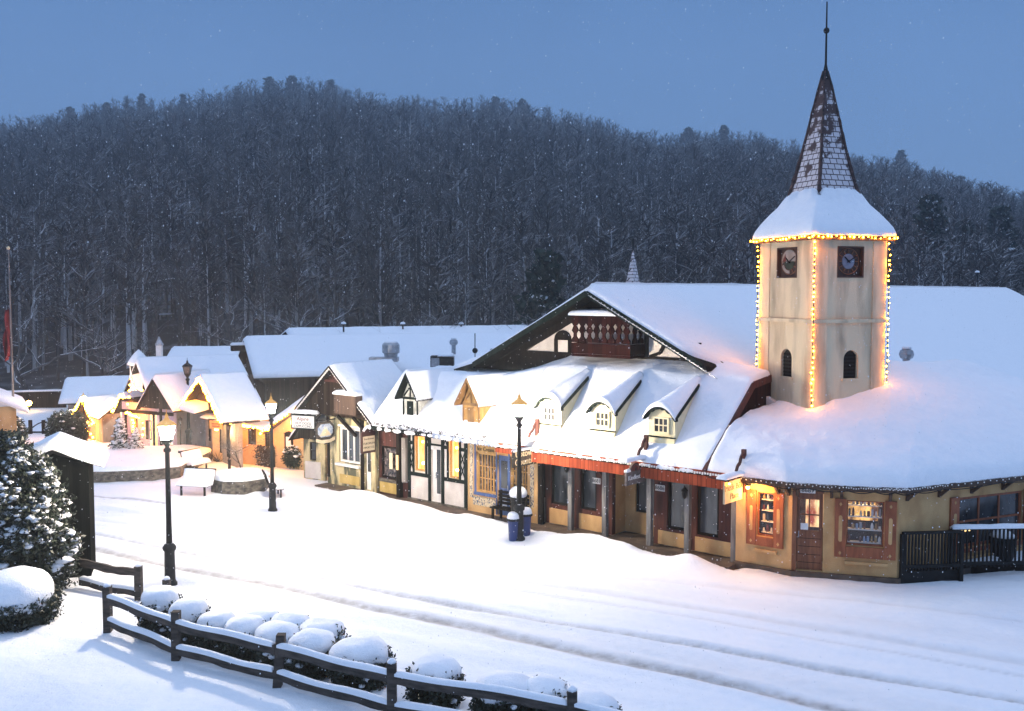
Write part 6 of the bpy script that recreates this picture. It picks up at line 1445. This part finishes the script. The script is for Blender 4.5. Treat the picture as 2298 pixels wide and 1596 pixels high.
# peach stucco wing
a0, a1, a2 = G(478, 1037), G(618, 1050), G(735, 1063)
FW1 = frame(a0[:2], (a1[0] - a0[0], a1[1] - a0[1])); W1 = math.dist(a0, a1); FW2 = frame(a1[:2], (a2[0] - a1[0], a2[1] - a1[1])); W2 = math.dist(a1, a2)
pw = empty('peach_chalet', a1, 'glowing peach stucco chalet wing with arched dark windows and a bright doorway', 'chalet')
d0 = plane_hit(FW1.o, FW1.u, 521, 1000)[0]; w0 = plane_hit(FW1.o, FW1.u, 556, 1000)[0]; w1 = plane_hit(FW1.o, FW1.u, 575, 1000)[0]; w2 = plane_hit(FW1.o, FW1.u, 594, 1000)[0]; w3 = plane_hit(FW1.o, FW1.u, 606, 1000)[0]; dd0 = plane_hit(FW1.o, FW1.u, 492, 1000)[0]
wall_open(FW1, 0, W1, -.1, 1.9, 0, .15, [(d0, d0 + .24, .45, 1.62), (w0, w1, .85, 1.58), (w2, w3, .75, 1.48), (dd0, dd0 + .32, .4, 1.45)], 'wall', M['orange'], pw)
for a, b, c, d in ((w0, w1, .85, 1.58), (w2, w3, .75, 1.48), (dd0, dd0 + .32, .4, 1.45)):
    w = window(FW1, a + .005, b - .005, c + .005, d - .005, .03, pw, M['darktim'], M['glass'], 2, 2, .04, .025, .06)
    if a > d0: MB(FW1).prism([(a - .04, d), (b + .04, d), ((a + b) / 2, d + .16)], -.03, -.002).build('arched_head', M['darktim'], w)
bars('lit_doorway', M['yellowlit'], pw, [(d0 + .01, d0 + .23, .05, .08, .45, 1.6)], FW1)
gp_ = [(0, -.1), (W2 + 2.2, -.1), (W2 + 2.2, 2.2), (2.9, 3.35), (0, 1.62)]
MB(FW2).prism(gp_, 0, .15).build('gable_wall', M['orange'], pw)
mb = MB(FW2); mb.slab([(-.35, -.35, 1.46), (2.9, -.35, 3.46), (2.9, 4, 3.46), (-.35, 4, 1.46)], .09); rf = mb.build('roof', M['brown'], pw)
snow_surf(lambda u, v: (-.42 + 3.3 * u, -.38 + 4.3 * v, 1.42 + 2.04 * u + .004), 30, 18, .26, rf, (.16, 0, .14, 0), lu=3.8, lv=4.3, fr=FW2, seed=47)
mb = MB(FW1); mb.slab([(-.2, -.4, 1.9), (W1 + .1, -.4, 1.62), (W1 + .1, .3, 1.84), (-.2, .3, 2.12)], .09); rf = mb.build('roof', M['brown'], pw)
snow_surf(lambda u, v: (-.25 + (W1 + .3) * u, -.44 + .76 * v, 1.9 - .28 * u + .22 * v + .004), 30, 10, .05, rf, (.15, .1, .16, 0), lu=W1, lv=3.4, fr=FW1, seed=48)
light_string('rope of bulbs on the low eave left of the third lit lamp', [FW1(W1 * .42, -.46, 1.74), FW1(W1 + .02, -.46, 1.58)], 0.081, 0.043)
light_string('bulbs up the verge of the peach gable right of the third lit lamp', [FW2(-.38, -.42, 1.42), FW2(2.7, -.42, 3.25)], 0.149, 0.039)
light_string('short row of bulbs under the eave right of the lit chalet gable', [D(494, 914, 39.4), D(542, 911, 40.6)], 0.162, 0.039)
fb = plane_hit(FW2.o, FW2.u, 640, 990)[0]; pb = bars('poster_frame', M['darktim'], pw, [(fb, fb + .42, -.05, -.002, .62, 1.42)], FW2); bars('poster', M['whitepaint'], pb, [(fb + .09, fb + .33, -.06, -.051, .74, 1.3)], FW2)
MB(FW2).prism([(fb - .05, 1.421), (fb + .47, 1.421), (fb + .21, 1.52)], -.06, -.002).build('poster_pediment', M['darktim'], pb)
wl = D(658, 948, 38.6); r = empty('wall_lamp', wl, 'glowing wall lamp on the peach gable left of the white framed sign', 'lamp'); MB().ball(wl, .11, 10, 1.7).build('globe', emis('glowing_globe', (1, .62, .22), 14), r, True); MB().bar((wl[0], wl[1], wl[2]), (wl[0] + .2, wl[1] + .5, wl[2] + .1), .03).build('bracket', M['black'], r)
plight('peach_wall_lamp', (wl[0] - .1, wl[1] - .35, wl[2]), 45, (1, .55, .2), .1)
q = FW1(d0 - .35, -.5, 1.5); r = empty('globe_lamp', q, 'bright round globe lamp beside the lit doorway of the peach chalet', 'lamp'); MB().ball(q, .10, 10).build('globe', M['bigbulb'], r, True); MB(FW1).bar((d0 - .35, -.5, 1.5), (d0 - .35, 0, 1.6), .025).build('bracket', M['black'], r)
plight('doorway_lamp', FW1(d0 + .3, -.8, 1.4), 60, (1, .62, .28), .1)
# little gabled porch and white counter
pc = D(700, 1000, 36.9); FP = frame((pc[0] - .35, pc[1] + .15), (.86, -.5)); r = empty('gabled_kiosk', FP(.5, 0, 0), 'tiny gabled kiosk with a snowy roof between the peach gable and the timber gable', 'kiosk')
wall_open(FP, 0, 1.05, -.1, 1.6, 0, .1, [(.3, .62, .72, 1.42)], 'wall', M['mossy'], r); window(FP, .31, .61, .73, 1.41, .02, r, M['darktim'], M['glassblue'], 1, 2, .04); bars('lower_panel', M['white'], r, [(.1, .85, -.03, -.002, .05, .68)], FP)
MB(FP).prism([(-.3, 1.55), (1.2, 1.55), (.42, 2.42)], -.2, -.1).build('gable_boards', M['barn'], r)
for sg, f in ((-1, (-.42, 1.5)), (1, (1.32, 1.5))):
    mb = MB(FP); mb.slab([(.43, -.35, 2.46), (f[0], -.35, f[1]), (f[0], 1.8, f[1]), (.43, 1.8, 2.46)][::sg], .06); rf = mb.build('roof', M['darktim'], r)
    snow_surf(lambda u, v, f=f: (.43 + (f[0] - .43) * v, -.37 + 2.2 * u, 2.46 + (f[1] - 2.46) * v + .003), 18, 14, .13, rf, (.1, 0, 0, .12), lu=2.2, lv=1.2, fr=FP, seed=51 + sg)
q = G(672, 1046); r = empty('white_counter', (q[0] + .1, q[1] + .5, 0), 'white panelled counter topped with snow behind the round clipped bush', 'counter')
MB().lathe((q[0] + .1, q[1] + .6, 0), [(.42, 0), (.46, .72), (.5, .74), (.5, .8)], 16, sx=1.2).build('body', M['whitepaint'], r); MB().ball((q[0] + .1, q[1] + .6, .82), .5, 14, .3, 1.2).build('snow_cap', M['snow'], r, True)

# cluster of small fronts left of the nearest lamp
p0, p1 = G(276, 1012), G(392, 1024); FM = frame(p0[:2], (p1[0] - p0[0], p1[1] - p0[1])); WM = math.dist(p0, p1)
mv = empty('mauve_shop', FM(WM / 2, 0, 0), 'mauve plastered shop front strung with bulbs left of the nearest lamp', 'shop')
wall_open(FM, 0, WM, -.1, 2.2, 0, .15, [(.55, .95, .7, 1.5), (1.4, 1.75, .6, 1.45), (WM * .52, WM * .52 + .5, .08, 1.7)], 'wall', M['pink'], mv)
for a, b, c, d in ((.55, .95, .7, 1.5), (1.4, 1.75, .6, 1.45)): window(FM, a + .005, b - .005, c + .005, d - .005, .03, mv, M['darktim'], M['glass'], 1, 2, .04)
bars('lit_door', M['yellowlit'], mv, [(WM * .52 + .01, WM * .52 + .49, .06, .1, .08, 1.69)], FM); bars('beam', M['darktim'], mv, [(-.1, WM, -.06, -.002, 1.72, 1.86), (.2, .3, -.05, -.003, 0, 1.72), (1.9, 2.0, -.05, -.003, 0, 1.72), (WM - .8, WM - .68, -.05, -.003, 0, 2.2)], FM)
MB(FM).prism([(WM * .38, 2.0), (WM * 1.05, 2.0), (WM * .70, 3.3)], -.12, -.02).build('gable_boards', M['barn'], mv); MB(FM).box(-.1, WM * .45, -.1, 3, 2.21, 2.3).build('roof_edge', M['barn'], mv)
for sg, f in ((-1, WM * .36), (1, WM * 1.08)):
    mb = MB(FM); mb.slab([(WM * .70, -.25, 3.36), (f, -.25, 1.97), (f, 3, 1.97), (WM * .70, 3, 3.36)][::sg], .07); rf = mb.build('roof', M['barn'], mv)
    snow_surf(lambda u, v, f=f: (WM * .70 + (f - WM * .70) * v, -.27 + 3.3 * u, 3.36 - 1.39 * v + .003), 16, 14, .14, rf, (.1, 0, 0, .12), lu=3.3, lv=1.8, fr=FM, seed=55 + sg)
light_string('vertical bulbs in the left window of the mauve shop', [D(298, 942, 43.3), D(300, 985, 43.3)], 0.135, 0.047); light_string('short vertical bulbs in the right window of the mauve shop', [D(321, 950, 42.6), D(321, 975, 42.6)], 0.162, 0.043)
light_string('slanting rope of bulbs over the mauve shop doorway', [D(283, 926, 43.), D(314, 938, 42.4)], 0.095, 0.047)
light_string('bulbs zigzagging up the dark gable end of the chalet', [D(287, 906, 43), D(294, 847, 43), D(308, 876, 43), D(332, 874, 43)], 0.257, 0.043)
def lit_gable(label, slab, pk_, fl_, fr_, d, seed):
    P, A, B = D(*pk_, d), D(*fl_, d + .4), D(*fr_, d - .5); r = empty('gabled_kiosk', ((A[0] + B[0]) / 2, d, 0), label, 'kiosk')
    F_ = frame((A[0], A[1]), (B[0] - A[0], B[1] - A[1])); w = math.dist(A[:2], B[:2]); zA, zB, zP = A[2], B[2], P[2]; ap = w * .46
    MB(F_).box(.1, w - .1, .2, 2., -.2, min(zA, zB)).build('wall', M['grey'], r); MB(F_).prism([(.05, zA), (w - .05, zB), (ap, zP - .05)], 0.108, 0.156).build('gable_boards', M['barn'], r)
    MB(F_).box(w * .3, w * .6, .12, .19, .1, min(zA, zB) - .15).build('door', M['ochre'], r)
    for sg, f, zf in ((-1, -.08, zA), (1, w + .08, zB)):
        mb = MB(F_); mb.slab([(ap, 0, zP), (f, 0, zf - .04), (f, 2.2, zf - .04), (ap, 2.2, zP)][::sg], .06); rf = mb.build('roof', M['barn'], r)
        snow_surf(lambda u, v, f=f, zf=zf: (ap + (f - ap) * v, -.02 + 2.4 * u, zP + (zf - .04 - zP) * v + .003), 14, 10, .12, rf, (.08, .1, 0, .1), lu=2.4, lv=1, fr=F_, seed=seed + sg)
    light_string(slab, [F_(-.08, -.06, zA), F_(ap, -.06, zP), F_(w + .08, -.06, zB)], 0.135, 0.047)
lit_gable('small kiosk with a bulb trimmed gable behind the far lit lamp', 'bulbs on the small gable beside the far lit lamp', (181, 896), (164, 936), (209, 948), 47, 61)
lit_gable('small kiosk with a bulb trimmed gable just left of the mauve shop', 'bulbs on the small gable just left of the mauve shop', (271, 886), (257, 924), (292, 915), 45.2, 65)
light_string('tangle of bulbs hanging down beside the far lit lamp', [D(187, 946, 46.2), D(206, 952, 46.2), D(190, 962, 46.2), D(208, 978, 46.2), D(205, 1000, 46.2)], 0.189, 0.043)
of = D(132, 914, 52); gable_house('long_cottage', 'low cottage with a wide hip like snowy roof at the far left', (of[0] + .3, of[1] + .4), R(20), 5.2, 8.4, 1.25, 2.0, M['grey'], M['barn'], 'cottage', .4, .18, seed=71, n=(30, 18))
q = D(222, 905, 46.6); gable_house('ticket_booth', 'small brown booth with a shallow snowy gable between the two lit kiosks', (q[0] - .2, q[1]), R(-50), 1.0, 1.6, 1.35, 1.95, M['grey'], M['barn'], 'booth', .2, .12, seed=73, n=(14, 10))
q = D(225, 965, 47.5); gable_house('low_shed', 'low shed under a smooth white roof left of the mauve shop', (q[0] - .2, q[1]), R(20), 1.8, 2.6, .75, 1.35, M['barn'], M['barn'], 'shed', .2, .14, seed=75, n=(14, 10))
q = D(380, 800, 60); gable_house('back_shed', 'pale snowy roof just showing behind the chalet ridge', (q[0], q[1]), R(5), 4.6, 3, 2.95, 3.5, M['grey'], M['barn'], 'shed', .2, .15, seed=77, n=(20, 10))
q = D(312, 835, 47.2); r = empty('cupola', (q[0], q[1], 1.), 'little lookout turret with a cone of snow left of the chalet ridge', 'turret')
MB().box(q[0] - .32, q[0] + .32, q[1] - .32, q[1] + .32, 1.0, 3.55).build('wall', M['whitepaint'], r); MB().box(q[0] - .26, q[0] + .26, q[1] - .34, q[1] - .321, 3.2, 3.5).build('window', M['black'], r); MB().lathe((q[0], q[1], 3.551), [(.58, 0), (.52, .12), (.3, .45), (.02, .72)], 8).build('snow_roof', M['snow'], r, True)
q = D(358, 800, 46.5); r = empty('chimney', (q[0], q[1], 3.), 'slender white chimney with a pointed cap on the chalet ridge', 'chimney')
MB().box(q[0] - .12, q[0] + .12, q[1] - .12, q[1] + .12, 3.4, 4.5).build('stack', M['whitepaint'], r); MB().lathe((q[0], q[1], 4.501), [(.2, 0), (.2, .08), (.16, .1), (.02, .42)], 8).build('cap', M['galv'], r)
# far left edge: cream house, flagpole, garden gate, dark fence
q = D(-128, 960, 44); r, _f = gable_house('cream_house', 'cream house corner with snowy eaves cut by the left edge of the view', (q[0] - 1.5, q[1]), R(-62), 3.2, 4.2, 2.05, 3.1, M['cream'], M['whitepaint'], 'house', .45, .2, seed=81, n=(20, 14))
q = G(33, 1005); fpz = D(25, 560, q[1])[2]; r = empty('flagpole', (q[0], q[1], 0), 'tall pale flagpole with a furled red flag at the left edge', 'flagpole')
MB().tube([(q[0], q[1], 0), (q[0], q[1], fpz)], [.06, .03], 8).build('pole', M['post'], r); MB().ball((q[0], q[1], fpz + .06), .08, 8).build('finial', M['gold'], r)
zt_ = D(25, 690, q[1])[2]; zb_ = D(25, 800, q[1])[2]; vs = []; n1, n2 = 14, 8
for i in range(n1 + 1):
    for j in range(n2 + 1):
        k = i / n1; a = j / n2; vs.append((q[0] - .08 - .22 * a * (.6 + .4 * k) + .05 * math.sin(k * 9 + a * 6), q[1] + .16 * math.sin(a * 9 + k * 3), zt_ + (zb_ - zt_) * k - a * .25))
o = np_mesh('flag', vs, [(i * (n2 + 1) + j, (i + 1) * (n2 + 1) + j, (i + 1) * (n2 + 1) + j + 1, i * (n2 + 1) + j + 1) for i in range(n1) for j in range(n2)], M['flagred'], r); sm = o.modifiers.new('thickness', 'SOLIDIFY'); sm.thickness = .012
q = D(90, 1000, 49); r = empty('garden_gate', (q[0], q[1], 0), 'dark picket gate with an arched brace left of the round yew', 'gate')
for i, x in enumerate((-1.1, -.45, .2, .85)): MB().box(q[0] + x - .07, q[0] + x + .07, q[1] - .07, q[1] + .07, -.2, .66 if i < 3 else .9).build('post', M['darktim'], r)
mb = MB()
for i in range(12): t0, t1 = i / 12, (i + 1) / 12; mb.bar((q[0] - .4 + 1.2 * t0, q[1], .25 + .3 * math.sin(math.pi * t0)), (q[0] - .4 + 1.2 * t1, q[1], .25 + .3 * math.sin(math.pi * t1)), .05)
mb.build('arched_brace', M['darktim'], r)
MB().box(q[0] - 1.1, q[0] + .85, q[1] - .02, q[1] + .02, .02, .1).build('rail', M['darktim'], r)
a, b = D(-160, 950, 58), D(150, 950, 60); FD_ = frame(a[:2], (b[0] - a[0], b[1] - a[1])); r = empty('board_fence', FD_(3, 0, 0), 'tall dark board fence in front of the woods at the far left', 'fence')
MB(FD_).box(0, math.dist(a[:2], b[:2]), 0, .08, -1., 1.05).build('boards', M['barn'], r); snow_surf(lambda u, v: (math.dist(a[:2], b[:2]) * u, -.05 + .18 * v, 1.05), 30, 6, .08, r, (0, 0, .06, .06), lu=8, lv=.18, fr=FD_, name='snow_cap')
# stepped footbridge on the wooded slope
q = D(350, 640, 92); r = empty('footbridge', (q[0], q[1], q[2] - 2), 'snow covered wooden steps and landing on the wooded slope', 'steps')
BP = lambda x, y, dd=0: D(x, y, 92 + dd)
mb = MB()
for p_, q_ in (((325, 640), (388, 628)), ((283, 652), (330, 650))): mb.bar(BP(*p_), BP(*q_), 1.2, .12)
mb.build('landing', M['barn'], r)
mb = MB()
for p_, q_ in (((325, 637), (388, 625)), ((283, 650), (330, 648)), ((352, 706), (386, 704))): mb.bar(BP(*p_), BP(*q_), 1.0, .12)
mb.build('snow_cover', M['snow'], r)
mb = MB()
for p_, q_ in (((356, 684), (388, 684)), ((356, 694), (388, 694)), ((330, 700), (356, 686)), ((330, 708), (356, 694)), ((356, 684), (356, 712)), ((388, 684), (388, 712)), ((330, 660), (352, 690))): mb.bar(BP(*p_), BP(*q_), .10)
mb.build('railing', M['fence'], r)

# ------------------------------------------------------------------ air
hz = MB(); hz.box(-470, 470, -30, 480, -3.2, 120); hzo = hz.build('haze', None); tag(hzo, 'thin blue winter haze with light snowfall in the air', 'haze', kind='stuff')
hm = bpy.data.materials.new('winter_air'); hm.use_nodes = True; n_ = hm.node_tree; n_.nodes.clear(); oo = n_.nodes.new('ShaderNodeOutputMaterial'); vv = n_.nodes.new('ShaderNodeVolumePrincipled')
vv.inputs['Color'].default_value = (.74, .86, .98, 1); vv.inputs['Density'].default_value = .0014; vv.inputs['Anisotropy'].default_value = .6; n_.links.new(vv.outputs[0], oo.inputs['Volume']); hzo.data.materials.append(hm)
# falling flakes
rg = np.random.default_rng(3); nF = 34000
fy = 9 + 60 * rg.random(nF) ** .8; fx = (rg.random(nF) - .5) * 1.15 * fy; fz = HEYE + fy * rg.uniform(-.42, .34, nF); keep = fz > .1; fx, fy, fz = fx[keep], fy[keep], fz[keep]; nF = len(fx)
s = rg.uniform(.0035, .0075, nF)[:, None]; P = np.stack([fx, fy, fz], 1)
off = np.array([(1, 0, 0), (0, 1, 0), (-1, 0, 0), (0, -1, 0), (0, 0, 1.5), (0, 0, -1.5)], float)
V = (P[:, None, :] + off[None] * s[:, :, None]).reshape(-1, 3); tri = np.array([(0, 1, 4), (1, 2, 4), (2, 3, 4), (3, 0, 4), (1, 0, 5), (2, 1, 5), (3, 2, 5), (0, 3, 5)])
fo = np_mesh('falling_snow', V, None, M['snow'], smooth=False, tris=(np.arange(nF)[:, None, None] * 6 + tri[None]).reshape(-1, 3)); tag(fo, 'scattered snowflakes falling through the air', 'snowflakes', kind='stuff')

# lettering becomes plain meshes
bpy.context.view_layer.update(); dg = bpy.context.evaluated_depsgraph_get()
for ob in [o for o in scene.objects if o.type == 'FONT']:
    me = bpy.data.meshes.new_from_object(ob.evaluated_get(dg)); nm = ob.name; ob.name = 'old'
    if not me.materials: me.materials.append(ob.data.materials[0])
    n_ = bpy.data.objects.new(nm.split('.')[0], me); COL.objects.link(n_); n_.parent = ob.parent; n_.matrix_basis = ob.matrix_basis.copy()
    bpy.data.objects.remove(ob)
